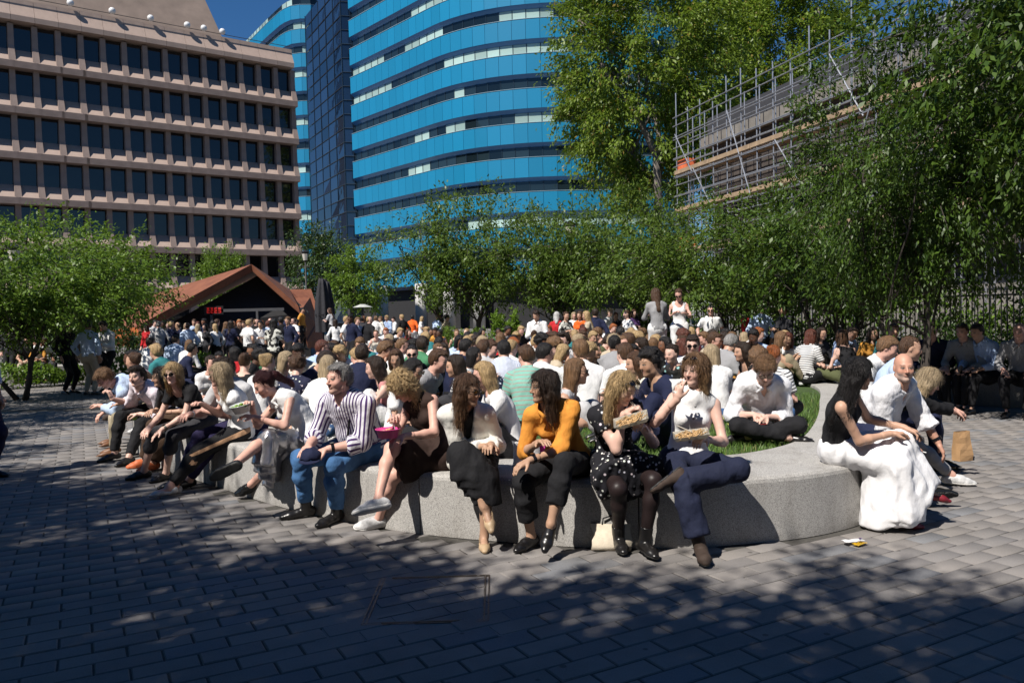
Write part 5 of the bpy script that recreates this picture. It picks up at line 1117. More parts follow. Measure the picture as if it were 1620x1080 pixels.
seated('stripes', 'grey-haired man in purple striped shirt and blue jeans holding a cap', 545, (536, 599), -24, {'R': (488, 706, .40), 'L': (520, 710, .42)}, {'R': (485, 801, .09), 'L': (533, 809, .09)}, inset=.24, pose=dict(sex='m', slouch=10, fat=1.16, head=(-16, 0, 0), curlL=.75, curlR=.8), group=GRP,
    mats=dict(skin=S_P, top=fabric('cloth_purplestripe', (.70, .69, .74), pat='v', col2=(.07, .035, .13), freq=.026, duty=.42), bottom=fabric('cloth_jeans', (.055, .14, .30), .85, .25), hair=hair_mat('grey'), shoe=L_BLK), top=dict(sleeve=.72, neck='shirt', collar=True, hem=-.02, vdepth=.05, loose=.016, off=.02, belly=1), bottom=dict(a1=.94, off=.022, rip=.006), hair=dict(style='short', fringe=-.022), shoes='boot')
seated('curly', 'woman with curly blonde hair in brown dress bent over a pink bowl', 672, (634, 610), -38, {'R': (626, 662, .32), 'L': (640, 690, .35)}, {'R': (598, 790, .2, .50), 'L': (600, 818, .09)}, inset=.22, pose=dict(sex='f', slouch=26, head=(-8, 48, 0), curlL=.6, curlR=.8, toeR=(-.5, -.8, -.1)), group=GRP,
    mats=dict(skin=S_PK, top=fabric('cloth_brownknit', (.035, .020, .016)), bottom=fabric('cloth_brownknit', (.035, .020, .016)), hair=hair_mat('blonde'), shoe=L_WHT, sole=M_SOLEW), top=dict(sleeve=0, neck='crew', hem=-.02, sh=.85), bottom=dict(kind='skirt', length=-.04, flare=.0), hair=dict(style='curlylong', length=.14), shoes='trainer')
seated('blazer', 'woman in cream-white blazer and black midi skirt with long brown hair', 733, (742, 617), -4, {'R': (766, 706, .36), 'L': (776, 703, .38)}, {'R': (766, 802, 0, .50), 'L': (766, 846, .085)}, inset=.2, pose=dict(sex='f', slouch=12, head=(60, 8, 0), curlL=.6, curlR=.6, poleL=(.25, .5, -.9), poleR=(-.35, .5, -.8), toeR=(.2, -.8, -.6)), group=GRP,
    mats=dict(skin=S_OL, top=fabric('cloth_ivory', (.75, .73, .68)), inner=fb('black'), bottom=fb('black'), hair=hair_mat('brown', 'lightbrown'), shoe=L_BEI, sole=L_BEI), top=dict(sleeve=.93, neck='v', hem=-.20, vdepth=.30, vang=11, off=.028, rip=.004), inner=dict(sleeve=.2, neck='crew', off=.012), bottom=dict(kind='skirt', length=.17, drop=.6, off=.022), hair=dict(style='long', length=.26, vol=.006), shoes='flat', glasses=dict())
seated('yellow', 'woman in orange-yellow shirt and black trousers with long dark hair, facing left', 888, (860, 612), -20, {'L': (838, 728, .40), 'R': (852, 700, .30)}, {'R': (840, 846, .09), 'L': (872, 828, 0, .48)}, inset=.2, pose=dict(sex='f', slouch=16, head=(-48, 2, 0), curlL=.4, toeL=(0, -.75, -.6)), group=GRP,
    mats=dict(skin=S_OL, top=fabric('cloth_marigold', (.66, .27, .045)), bottom=fb('black'), hair=hair_mat('dark', 'brown'), shoe=L_BLK), top=dict(sleeve=.62, neck='shirt', collar=True, hem=-.01, vdepth=.11, off=.024, loose=.016, rip=.006), bottom=dict(a1=.84, off=.02, flare=.012), hair=dict(style='long', length=.22, vol=.012), shoes='loafer')
seated('floral', 'blonde woman in black floral dress and black tights eating noodles', 975, (986, 614), 12, {'R': (987, 655, .30), 'L': (1018, 678, .36)}, {'L': (1020, 853, .10), 'R': (978, 846, .10)}, inset=.2, pose=dict(sex='f', slouch=22, fat=1.08, head=(30, 26, 0), curlR=.85, curlL=.6, hdR=(.5, -.4, .5), pnR=(0, .4, -1)), group=GRP,
    mats=dict(skin=S_FC, top=fabric('cloth_floral', (.012, .012, .016), pat='spots', col2=(.75, .72, .72), freq=.035, duty=.26), bottom=fabric('cloth_floral', FAB['black']), tights=fabric('sheer_tights', (.020, .013, .013), .45, .2, wr=.05), hair=hair_mat('blonde'), shoe=L_BLK), top=dict(sleeve=.24, neck='shirt', hem=.02, vdepth=.1, loose=.006), bottom=dict(kind='skirt', length=-.10, flare=.06, rip=.008), tights=True, hair=dict(style='long', length=.28, vol=.004), shoes='boot', glasses=dict(up=52))
seated('navytrousers', 'woman in white sleeveless waistcoat and navy trousers, ankle resting on knee', 1098, (1099, 592), -8, {'R': (1071, 632, .28), 'L': (1116, 694, .32)}, {'L': (1074, 762, 0, .42), 'R': (1107, 862, .10)}, inset=.2, pose=dict(sex='f', slouch=8, head=(-38, 2, 0), hdR=(.1, -.15, .95), pnR=(.4, .6, 0), curlR=.5, curlL=.6, kneeL=(.9, -.5, .1), toeL=(-.75, -.35, -.5)), group=GRP,
    mats=dict(skin=S_F, top=fb('white'), bottom=fabric('cloth_navypin', (.013, .017, .040)), hair=hair_mat('lightbrown', 'blonde'), shoe=L_BRN), top=dict(sleeve=0, neck='crew', hem=.0, sh=.72, off=.018, vdepth=.05), bottom=dict(a1=.93, off=.022, flare=.03), hair=dict(style='bob', vol=.012), shoes='boot', glasses=dict(up=62))
seated('whiteskirt', 'woman with long black hair in black vest and long white skirt, facing right', 1352, (1360, 592), 52, {'R': (1408, 686, .22), 'L': (1430, 676, .12)}, {'R': (1420, 818, .085), 'L': (1466, 772, 0, .12)}, inset=.13, pose=dict(sex='f', slouch=16, head=(22, 14, 0), curlL=.6, curlR=.5, toeL=(.9, -.1, -.2), toeR=(.9, -.2, -.05), world=1), group=GRP,
    mats=dict(skin=S_TN, top=fb('black'), bottom=fabric('cloth_whitecotton', (.74, .74, .76), wr=.35), hair=hair_mat('black'), shoe=L_RED, sole=L_RED), top=dict(sleeve=0, neck='scoop', hem=.0, sh=.55), bottom=dict(kind='skirt', length=.37, drop=.35, flare=.08, off=.016, rip=.008, n=6, full=.13, k0=30), hair=dict(style='long', length=.30, vol=.01), shoes='mary')
seated('baldman', 'bald man with grey beard in white shirt and navy trousers', 1432, (1430, 581), 34, {'L': (1484, 700, .26), 'R': (1440, 702, .32)}, {'L': (1483, 790, .09), 'R': (1458, 806, .09)}, inset=.28, pose=dict(sex='m', slouch=10, fat=1.14, head=(-44, 2, 0), curlL=.35, curlR=.6, toeL=(.85, -.5, -.05)), group=GRP,
    mats=dict(skin=S_B, top=fabric('cloth_crispwhite', (.74, .74, .77), wr=.8), bottom=fb('navy'), shoe=leather('black_shine', (.010, .010, .010), .12)), top=dict(sleeve=.72, neck='shirt', collar=True, hem=-.02, vdepth=.12, off=.026, loose=.02, rip=.007, belly=1), bottom=dict(off=.024), shoes='loafer')
seated('blackjacket', 'blonde person in black jacket and grey jeans facing right behind the bald man', 1480, (1489, 590), 72, {'R': (1526, 656, .05), 'L': (1528, 654, -.1)}, {'R': (1508, 752, .09), 'L': (1500, 724, .09)}, inset=.3, pose=dict(sex='f', slouch=26, head=(5, 30, 0), curlR=.7), group=GRP,
    mats=dict(skin=S_PK, top=fb('black'), bottom=fb('grey'), hair=hair_mat('ash', 'blonde'), shoe=L_WHT, sole=M_SOLEW), top=dict(sleeve=.95, neck='crew', hem=-.06, off=.024), bottom=dict(a1=.95), hair=dict(style='bob', vol=.012), shoes='trainer')
# boy on the grass
_l = at(1217, 694, LZ+.03)
seated('lawnboy', 'young man in white shirt and glasses cross-legged on the grass with phone', 1217, (1211, 585), -8, {'R': (1192, 656, .28), 'L': (1213, 660, .32)}, None, hipz=.10, loc=(_l.x, _l.y+.25, LZ), pose=dict(sex='m', slouch=34, head=(-4, 36, 0), footL=(-.16, -.34, .07), footR=(.16, -.42, .07), kneeL=(.9, -.4, .25), kneeR=(-.9, -.4, .25), curlL=.5, curlR=.7, toeL=(-.8, -.4, -.1), toeR=(.8, -.4, -.1)), group='people sitting on the lawn',
    mats=dict(skin=S_FC, top=fabric('cloth_crispwhite', FAB['white']), bottom=fb('black'), hair=hair_mat('lightbrown'), shoe=L_BLK), top=dict(sleeve=.75, neck='shirt', collar=True, hem=-.03, vdepth=.09, off=.02, loose=.014, rip=.006), bottom=dict(), hair=dict(style='short', vol=.014), shoes='loafer', glasses=dict(dark=False))
# ================================================================ named people of the crowd
LAWNP = dict(
    cross=dict(hipz=.10, footL=(-.14, -.32, .07), footR=(.16, -.40, .07), kneeL=(.9, -.4, .25), kneeR=(-.9, -.4, .25), toeL=(-.8, -.4, -.1), toeR=(.8, -.4, -.1), handL=(.10, -.36, .14), handR=(-.10, -.34, .14)),
    knees=dict(hipz=.10, footL=(.10, -.52, .08), footR=(-.10, -.50, .08), handL=(.06, -.42, .34), handR=(-.06, -.42, .32)),
    side=dict(hipz=.10, footL=(-.42, -.12, .08), footR=(-.48, -.28, .08), kneeL=(.6, -.8, .2), kneeR=(.3, -.9, .2), handL=(.30, .12, -.06), handR=(-.02, -.36, .16)),
    back=dict(hipz=.10, footL=(.10, -.72, .08), footR=(-.10, -.74, .08), handL=(.24, .30, -.06), handR=(-.24, .30, -.06), lean=-16),
    eat=dict(hipz=.10, footL=(-.14, -.32, .07), footR=(.16, -.40, .07), kneeL=(.9, -.4, .25), kneeR=(-.9, -.4, .25), toeL=(-.8, -.4, -.1), toeR=(.8, -.4, -.1), handL=(.10, -.30, .28), handR=(-.06, -.26, .46), hdR=(.1, -.3, .8), curlR=.8),
    bench=dict(hipz=.555, footL=(.12, -.48, .09), footR=(-.12, -.46, .09)),
    stand=dict(hipz=.90, footL=(.11, -.02, .085), footR=(-.11, .02, .085), kneeL=(0, -1, 0), kneeR=(0, -1, 0), toeL=(.2, -1, -.05), toeR=(-.2, -1, -.05), handL=(.24, -.05, -.02), handR=(-.24, -.05, -.02), slouch=4, lean=2),
    hold=dict(hipz=.90, footL=(.11, -.02, .085), footR=(-.11, .02, .085), kneeL=(0, -1, 0), kneeR=(0, -1, 0), toeL=(.2, -1, -.05), toeR=(-.2, -1, -.05), handL=(.08, -.30, .24), handR=(-.08, -.28, .26), slouch=8, lean=2, curlL=.7, curlR=.7),
    bend=dict(hipz=.88, footL=(.13, -.02, .085), footR=(-.13, .10, .085), kneeL=(0, -1, 0), kneeR=(0, -1, 0), toeL=(.2, -1, -.05), toeR=(-.2, -1, -.05), handL=(.14, -.62, -.12), handR=(-.14, -.56, -.14), slouch=30, lean=55))
def garments(sex, hair, sleeve, bottom, neck=None, glasses=None):
    neck = neck or ('shirt' if sleeve > .6 and sex == 'm' else ('scoop' if sleeve == 0 else 'crew'))
    g = dict(top=dict(sleeve=sleeve, neck=neck, collar=(neck == 'shirt'), hem=-.03 if bottom != 'tucked' else .02, sh=.62 if sleeve == 0 else 1.0, vdepth=.06), hair=dict(style=hair) if hair else None, shoes='trainer' if sex == 'm' else 'loafer', glasses=glasses)
    if hair == 'long': g['hair']['length'] = .24
    g['bottom'] = dict(kind='skirt', length=-.05) if bottom == 'skirt' else dict()
    return g
FABX = dict(hstripe=lambda: fabric('cloth_hstripe', (.68, .68, .68), pat='h', col2=(.03, .03, .04), freq=.034, duty=.35), greenstripe=lambda: fabric('cloth_greenstripe', (.20, .42, .35), pat='h', col2=(.40, .16, .16), freq=.045, duty=.14), pinstripe=lambda: fabric('cloth_pinstripe', (.55, .58, .66), pat='v', col2=(.30, .36, .48), freq=.018, duty=.4), print=lambda: fabric('cloth_print', (.62, .62, .56), pat='print', col2=(.015, .015, .015), freq=.09, duty=.5), navydots=lambda: fabric('cloth_navydots', (.02, .022, .05), pat='spots', col2=(.6, .6, .65), freq=.04, duty=.22), darkfloral=lambda: fabric('cloth_darkfloral', (.02, .02, .02), pat='spots', col2=(.2, .4, .5), freq=.06, duty=.3))
def ff(n): return FABX[n]() if n in FABX else fb(n)
SP = {}     # occupied spots (x, y)
def mid(label, hx, hy, yaw, head, sex, hair, hcol, skin, top, sleeve, bottom='black', pose='cross', d=None, z=None, size=1.0, lean=None, glasses=None, shoe=None, h=LOD1, group='people sitting on the lawn', neck=None, kind=None):
    P = dict(LAWNP[pose]); P['sex'] = sex; P['size'] = size; P['head'] = head; sk_ = SKINS[skin]
    base = LZ if z is None else z
    zc = base+P['hipz']+(.655 if pose not in ('stand', 'hold') else .70)*size
    d = d or max(5.6, (CAMH-zc)*FPX/max(6, hy-horizon(hx))); w = atd(hx, hy, d); loc = Vector((w.x, d, base)); rz = R(yaw)
    le = lean if lean is not None else P.get('lean', 10); P['lean'] = le; P.setdefault('slouch', 18)
    fg = Fig(**P); c, s = math.cos(rz), math.sin(rz); off = fg.hc; loc.x -= c*off[0]-s*off[1]; loc.y -= s*off[0]+c*off[1]; loc.y = max(loc.y, .5)
    if z is None:
        for _ in range(60):
            if inside(loc.x, loc.y, .82) and all((loc.x-a)**2+(loc.y-b)**2 > .16 for a, b in SP.values()): break
            loc.x *= 1.012; loc.y *= 1.012
    sc_ = dict(skin=sk(skin), top=ff(top), bottom=fb(bottom if bottom != 'skirt' else 'black'), hair=hair_mat(hcol) if hair else None, shoe=shoe or L_BLK)
    root = thing('person', label, 'person', loc, rz, group); assemble(root, build_meshes(fg, h, **garments(sex, hair, sleeve, 'skirt' if kind == 'skirt' else bottom, neck, glasses)), sc_)
    SP[label] = (loc.x, loc.y); return root
G_ = dict()
mid('woman with ash-brown hair in white t-shirt right behind the purple striped shirt', 522, 587, 165, (20, 5, 0), 'f', 'long', 'ash', 'tan', 'white', .3, 'denim', 'side')
mid('dark-haired man seen from behind in navy t-shirt near the curly blonde woman', 573, 560, 172, (10, 8, 0), 'm', 'short', 'dark', 'tan', 'navy', .35, 'charcoal')
mid('woman in profile with long dark hair and dusty pink sleeveless top', 592, 573, -82, (0, 12, 0), 'f', 'long', 'dark', 'fair', 'rose', 0, 'white', 'knees')
mid('woman facing the camera in white cardigan with long dark brown hair', 626, 560, 8, (-8, 18, 0), 'f', 'long', 'brown', 'tan', 'cream', .7, 'lightdenim')
mid('dark-haired woman in tortoiseshell glasses and white t-shirt', 655, 577, 62, (0, 16, 0), 'f', 'long', 'black', 'tan', 'white', .3, 'black', glasses=dict(dark=False))
mid('man in grey t-shirt leaning towards a brunette', 698, 574, 70, (0, 14, 0), 'm', 'short', 'brown', 'pink', 'grey', .3, 'charcoal', 'back', lean=14)
mid('brunette in navy vest facing left beside the grey t-shirt', 719, 571, -70, (-8, 10, 0), 'f', 'long', 'dark', 'tan', 'navy', 0, 'denim')
mid('curly brown-haired person from behind in navy cardigan with white stripes', 478, 597, 165, (20, 14, 0), 'f', 'curly', 'brown', 'fair', 'navydots', .9, 'navy')
mid('blonde woman with tied hair and white top left of the long-haired sunglasses wearer', 425, 571, 165, (-25, 8, 0), 'f', 'bun', 'blonde', 'fair', 'white', .35, 'black')
mid('woman in black vest seen from behind with tied brown hair', 387, 567, 178, (15, 8, 0), 'f', 'bun', 'brown', 'fair', 'black', 0, 'black')
mid('woman with long ash-brown hair and sunglasses facing right', 458, 573, 82, (0, 6, 0), 'f', 'long', 'ash', 'fair', 'cream', .4, 'black', glasses=dict())
mid('dark-haired man in navy jumper bending over, beside the purple striped shirt', 515, 567, 66, (0, 40, 0), 'm', 'short', 'dark', 'tan', 'navy', .95, 'charcoal')
mid('woman with wavy light brown hair from behind in white blouse', 308, 575, 172, (20, 4, 0), 'f', 'long', 'lightbrown', 'fair', 'white', .6, 'black')
mid('man in light blue shirt seen from behind near the black t-shirt', 287, 566, 176, (-20, 4, 0), 'm', 'short', 'dark', 'tan', 'skyblue', .9, 'navy')
mid('dark-haired person in navy jacket behind the ash-blonde woman', 326, 588, 120, (10, 10, 0), 'f', 'short', 'black', 'tan', 'navy', .95, 'navy')
mid('dark-haired man in white shirt seen from behind at the left end of the lawn', 250, 574, 170, (-25, 0, 0), 'm', 'short', 'dark', 'fair', 'white', .9, 'black')
mid('long-haired blonde woman in white shirt sitting side-on, facing left', 764, 584, -74, (-4, 12, 0), 'f', 'long', 'blonde', 'pink', 'white', .95, 'black', 'knees')
mid('man from behind in mint green t-shirt with thin red stripes', 832, 563, 176, (35, 10, 0), 'm', 'short', 'brown', 'pink', 'greenstripe', .35, 'black')
mid('man from behind in white shirt and dark hair beside the mint stripes', 862, 560, 170, (-50, 12, 0), 'm', 'short', 'black', 'pink', 'white', .9, 'navy')
mid('dark-haired young man looking left over the crowd in grey shirt', 891, 539, -22, (-20, 6, 0), 'm', 'quiff', 'dark', 'fair', 'lightgrey', .9, 'charcoal', size=1.06)
mid('broad man from behind in white shirt with short brown hair', 918, 555, 178, (15, 6, 0), 'm', 'short', 'lightbrown', 'tan', 'white', .9, 'navy', size=1.05)
mid('woman in sunglasses with light brown hair hugging her knees', 914, 581, 74, (6, 4, 0), 'f', 'long', 'lightbrown', 'tan', 'lightgrey', 0, 'lightgrey', 'knees', glasses=dict())
mid('black-haired man from behind in grey t-shirt', 972, 544, 180, (0, 4, 0), 'm', 'short', 'black', 'brown', 'grey', .35, 'charcoal')
mid('smiling brunette facing right in dark top, before the grey t-shirt', 941, 549, 55, (0, 2, 0), 'f', 'long', 'dark', 'tan', 'charcoal', .4, 'black')
mid('red-haired man in dark green shirt looking down', 812, 545, 25, (0, 24, 0), 'm', 'short', 'ginger', 'pink', 'green', .9, 'charcoal')
mid('black-haired man from behind in pale pinstriped shirt', 797, 553, 176, (20, 8, 0), 'm', 'short', 'black', 'tan', 'pinstripe', .9, 'navy')
mid('brown-haired man from behind in grey-lilac t-shirt left of the pinstripes', 765, 551, 170, (-15, 12, 0), 'm', 'short', 'brown', 'fair', 'lightgrey', .35, 'charcoal')
mid('black-haired man in dark striped t-shirt behind the brunette in navy', 738, 549, 120, (10, 12, 0), 'm', 'short', 'black', 'tan', 'navy', .35, 'black')
mid('brown-haired man from behind in white t-shirt near the blonde noodle eater', 988, 560, 172, (35, 10, 0), 'm', 'short', 'brown', 'fair', 'white', .35, 'navy')
mid('man with black curly hair and beard in navy blazer facing left', 1028, 573, -66, (0, 12, 0), 'm', 'curly', 'black', 'olive', 'navy', .96, 'navy', 'knees', neck='v')
mid('woman in cream buttoned cardigan and jeans behind the navy blazer', 1004, 573, -80, (0, 6, 0), 'f', 'long', 'brown', 'tan', 'cream', .9, 'lightdenim', 'knees', d=7.4)
mid('smiling woman with dark tied hair and floral top facing left', 1062, 553, -48, (0, 8, 0), 'f', 'bun', 'dark', 'fair', 'darkfloral', .35, 'black')
mid('man in sunglasses and white t-shirt leaning back', 1096, 549, -12, (-4, 8, 0), 'm', 'short', 'dark', 'fair', 'white', .35, 'khaki', 'back', glasses=dict())
mid('woman in profile in sunglasses and beige top behind the man in sunglasses', 1078, 537, -80, (0, 4, 0), 'f', 'bun', 'brown', 'tan', 'beige', .35, 'black', glasses=dict())
mid('woman from behind with long ash hair and white t-shirt', 1124, 554, 186, (15, 6, 0), 'f', 'long', 'ash', 'fair', 'white', .35, 'denim', 'side')
mid('man with brown hair and glasses in beige shirt facing right', 1131, 538, 60, (0, 10, 0), 'm', 'short', 'brown', 'pink', 'beige', .9, 'khaki', glasses=dict(dark=False))
mid('woman in profile with long dark hair and black sleeveless top, facing left', 1173, 550, -74, (0, 6, 0), 'f', 'long', 'dark', 'tan', 'black', 0, 'charcoal', 'side')
mid('person in grey t-shirt hunched over behind the black sleeveless top', 1157, 541, 120, (0, 25, 0), 'm', 'short', 'grey', 'tan', 'grey', .35, 'charcoal')
mid('person with curly dirty-blonde hair behind the boy in glasses', 1200, 559, 150, (0, 12, 0), 'f', 'curly', 'lightbrown', 'fair', 'white', .35, 'denim')
mid('person with ginger tied hair in black and white striped t-shirt', 1224, 555, 160, (-30, 14, 0), 'f', 'bun', 'ginger', 'pink', 'hstripe', .35, 'black')
mid('red-haired woman with bob in black and white striped t-shirt on the far bench', 1284, 542, 135, (-25, 10, 0), 'f', 'bob', 'auburn', 'fair', 'hstripe', .35, 'black', 'cross', z=WH, d=12.2)
mid('woman in black vest with long brown hair from behind on the far bench', 1331, 545, 195, (-15, 6, 0), 'f', 'long', 'brown', 'fair', 'black', 0, 'olive', 'cross', z=WH, d=12.0)
B2 = 'people sitting on the stone bench'
mid('fair-haired man in white shirt leaning over behind the bald man', 1405, 549, 50, (10, 22, 0), 'm', 'short', 'lightbrown', 'pink', 'white', .9, 'navy', 'bench', z=0, d=8.3, lean=16, group=B2)
mid('brown-haired man with cropped sides just behind the bald head', 1441, 556, 62, (10, 10, 0), 'm', 'buzz', 'brown', 'tan', 'skyblue', .9, 'navy', 'bench', z=0, d=7.8, lean=14, group=B2)
S1 = 'people standing round the square'
mid('standing man in blue shirt and pale trousers with his back to us', 140, 519, 172, (25, 6, 0), 'm', 'short', 'dark', 'tan', 'skyblue', .9, 'beige', 'stand', z=0, d=18.2, group=S1)
mid('standing man in dark suit at the left facing the blue shirt', 108, 522, 80, (0, 6, 0), 'm', 'short', 'black', 'tan', 'black', .96, 'black', 'stand', z=0, d=18.6, group=S1)
mid('standing man in white shirt and dark trousers looking at his phone', 163, 521, -25, (0, 26, 0), 'm', 'short', 'dark', 'tan', 'white', .9, 'black', 'hold', z=0, d=19.0, group=S1)
mid('walking man in bright blue shirt cut off by the left edge', -36, 500, 80, (0, 0, 0), 'm', 'short', 'brown', 'tan', 'lightblue', .75, 'navy', 'stand', z=0, d=8.4, group=S1)
mid('standing man in rust-orange jumper looking right', 481, 489, 80, (-10, 4, 0), 'm', 'short', 'black', 'tan', 'mustard', .96, 'black', 'stand', d=14.6, size=.90, group=S1)
mid('bald man in navy polo shirt bending forward', 487, 521, 88, (0, 30, 0), 'm', 'balding', 'brown', 'pink', 'navy', .33, 'brown', 'bend', d=13.2, size=.86, group=S1)
mid('standing woman in pale grey t-shirt with brown hair right of the orange jumper', 518, 492, -120, (20, 14, 0), 'f', 'long', 'brown', 'fair', 'lightgrey', .35, 'black', 'hold', d=14.4, size=.92, group=S1)
mid('standing woman from behind with long black hair and black-and-white print top', 433, 507, 178, (0, 6, 0), 'f', 'long', 'black', 'tan', 'print', .35, 'black', 'hold', z=0, d=18.6, group=S1)
mid('standing woman from behind in grey sweatshirt and white shorts', 1037, 487, 182, (10, 16, 0), 'f', 'long', 'brown', 'fair', 'grey', .7, 'white', 'hold', d=13.4, size=.90, group=S1)
mid('standing woman in white camisole with sunglasses facing us', 1074, 490, -10, (-10, 30, 0), 'f', 'bun', 'brown', 'pink', 'white', 0, 'white', 'hold', d=14.0, size=.91, group=S1, glasses=dict())
mid('standing man in white polo shirt and sunglasses by the railings', 1124, 493, -4, (-10, 4, 0), 'm', 'buzz', 'grey', 'pink', 'white', .33, 'beige', 'stand', z=0, d=19.2, group=S1, glasses=dict())
mid('standing man from behind in shiny light blue shirt', 1203, 488, 172, (0, 8, 0), 'm', 'short', 'dark', 'tan', 'skyblue', .9, 'black', 'stand', z=0, d=19, group=S1)
mid('woman in red jumper beside the shiny blue shirt', 1185, 500, 120, (0, 8, 0), 'f', 'long', 'brown', 'fair', 'red', .96, 'black', 'hold', z=0, d=20, group=S1)
mid('standing man in dark waistcoat with white sleeve in the shade', 1238, 492, -70, (0, 12, 0), 'm', 'short', 'brown', 'tan', 'charcoal', .96, 'black', 'hold', z=0, d=17.6, group=S1)
mid('standing man in white shirt with folded arms before the hedge', 848, 494, -8, (-15, 22, 0), 'm', 'short', 'dark', 'tan', 'white', .96, 'navy', 'hold', z=0, d=19.2, group=S1)
mid('standing woman in red dress with pale hair', 881, 506, 170, (0, 4, 0), 'f', 'bob', 'white', 'fair', 'red', .35, 'red', 'stand', z=0, d=22, group=S1, kind='skirt')
mid('standing woman in white patterned top with headband', 896, 500, 30, (0, 8, 0), 'f', 'bun', 'brown', 'tan', 'print', .5, 'cream', 'hold', z=0, d=20.6, group=S1)
mid('standing blonde woman in beige top and white trousers seen side-on', 927, 505, -100, (0, 8, 0), 'f', 'long', 'blonde', 'tan', 'beige', .2, 'white', 'hold', z=0, d=18.8, group=S1)
mid('standing man in dark navy shirt behind the blonde in white trousers', 942, 500, 170, (0, 6, 0), 'm', 'short', 'dark', 'tan', 'navy', .9, 'navy', 'stand', z=0, d=19.8, group=S1)
mid('standing woman in orange top beside the dark navy shirt', 917, 503, -30, (0, 8, 0), 'f', 'long', 'brown', 'tan', 'orange', .35, 'black', 'hold', z=0, d=21.6, group=S1)
mid('woman in white top and tied hair standing left of the grey sweatshirt', 991, 507, -60, (0, 4, 0), 'f', 'bun', 'brown', 'fair', 'white', .9, 'beige', 'stand', z=0, d=21, group=S1)
SH = 'people in the shade on the right'
for a in (('woman in dark jacket sitting in deep shade behind the striped t-shirt', 1300, 529, 10, (10, 8, 0), 'f', 'long', 'dark', 'tan', 'charcoal', .96),
          ('person in blue shirt hunched in the shade beside the long brown hair', 1349, 528, 30, (0, 30, 0), 'm', 'short', 'dark', 'tan', 'lightblue', .9),
          ('woman in mustard top sitting in the shade', 1382, 529, 0, (0, 5, 0), 'f', 'long', 'dark', 'tan', 'mustard', .5),
          ('person in teal top sitting in the shade right of the mustard top', 1414, 525, -10, (0, 5, 0), 'm', 'short', 'brown', 'tan', 'teal', .5),
          ('man in dark suit and blue shirt sitting in the shade', 1474, 524, -30, (0, 4, 0), 'm', 'short', 'dark', 'pink', 'navy', .96),
          ('man in grey-blue shirt leaning forward in the shade at the right', 1545, 529, -70, (0, 18, 0), 'm', 'short', 'dark', 'tan', 'lightblue', .9),
          ('older person in grey top at the right edge in the shade', 1612, 537, -40, (0, 12, 0), 'm', 'balding', 'white', 'pink', 'grey', .9),
          ('child in grey hoodie beside the man leaning in the shade', 1522, 545, -50, (0, 14, 0), 'm', 'short', 'brown', 'pink', 'grey', .9)):
    mid(*a, 'black', 'bench', z=0, d=13.6-(a[1]-1300)*.0075, group=SH, h=LOD2)
LE = 'people sitting at the left edge'
for a in (('person in black and orange sitting on the left-hand wall', 44, 556, 20, (0, 10, 0), 'm', 'short', 'dark', 'tan', 'black', .3, 'beige'),
          ('person in white t-shirt sitting bent on the left-hand wall', 70, 556, 60, (0, 24, 0), 'm', 'short', 'dark', 'brown', 'white', .3, 'charcoal'),
          ('person in mustard top behind the left-hand wall', 57, 545, -10, (0, 5, 0), 'f', 'long', 'brown', 'tan', 'mustard', .5, 'black'),
          ('pale-haired person standing among the left-hand trees', 14, 527, 0, (0, 5, 0), 'm', 'short', 'white', 'pink', 'charcoal', .9, 'black')):
    mid(*a, 'bench' if 'standing' not in a[0] else 'stand', z=0, d=22.5, group=LE, h=LOD2)
# ---------------------------------------------------------------- the rest of the crowd: copies of a few figures, each its own person
PRO = []
def proto(sex, hair, sleeve, pose, head, lean=12, kind=None, neck=None, glasses=None):
    P = dict(LAWNP[pose]); P.update(sex=sex, head=head); P['lean'] = P.get('lean', lean); P.setdefault('slouch', 20); fg = Fig(**P)
    PRO.append((fg, build_meshes(fg, LOD2, **garments(sex, hair, sleeve, 'skirt' if kind else 'x', neck, glasses)), sex, hair, pose)); return len(PRO)-1
SEAT = [proto('f', 'long', .35, 'cross', (20, 8, 0)), proto('f', 'long', 0, 'knees', (-25, 4, 0)), proto('m', 'short', .35, 'cross', (-20, 14, 0)), proto('m', 'short', .9, 'eat', (15, 20, 0)), proto('f', 'bun', .35, 'side', (30, 6, 0)), proto('m', 'quiff', .9, 'knees', (25, 6, 0)), proto('f', 'bob', .9, 'eat', (-15, 18, 0)), proto('f', 'long', .9, 'side', (-35, 8, 0), glasses=dict()), proto('m', 'curly', .35, 'cross', (0, 26, 0)), proto('m', 'buzz', .35, 'knees', (-30, 8, 0), glasses=dict())]
BEN = [proto('f', 'long', .35, 'bench', (15, 6, 0)), proto('m', 'short', .9, 'bench', (-15, 10, 0)), proto('f', 'bun', 0, 'bench', (-25, 6, 0)), proto('m', 'short', .35, 'bench', (20, 16, 0))]
STA = [proto('m', 'short', .9, 'stand', (15, 4, 0)), proto('m', 'short', .96, 'hold', (-20, 8, 0)), proto('f', 'long', .35, 'hold', (10, 8, 0)), proto('m', 'short', .33, 'stand', (-10, 6, 0)), proto('f', 'bob', .9, 'stand', (20, 4, 0)), proto('m', 'quiff', .9, 'hold', (30, 10, 0)), proto('m', 'balding', .96, 'stand', (-30, 4, 0))]
LM = [(120, 'the pale trousers'), (215, 'the pink shirt'), (272, 'the black t-shirt'), (347, 'the white t-shirt'), (415, 'the red ponytail'), (536, 'the purple stripes'), (634, 'the curly blonde'), (742, 'the cream blazer'), (860, 'the yellow shirt'), (986, 'the floral dress'), (1099, 'the white waistcoat'), (1211, 'the spectacled boy'), (1360, 'the white skirt'), (1430, 'the bald man')]
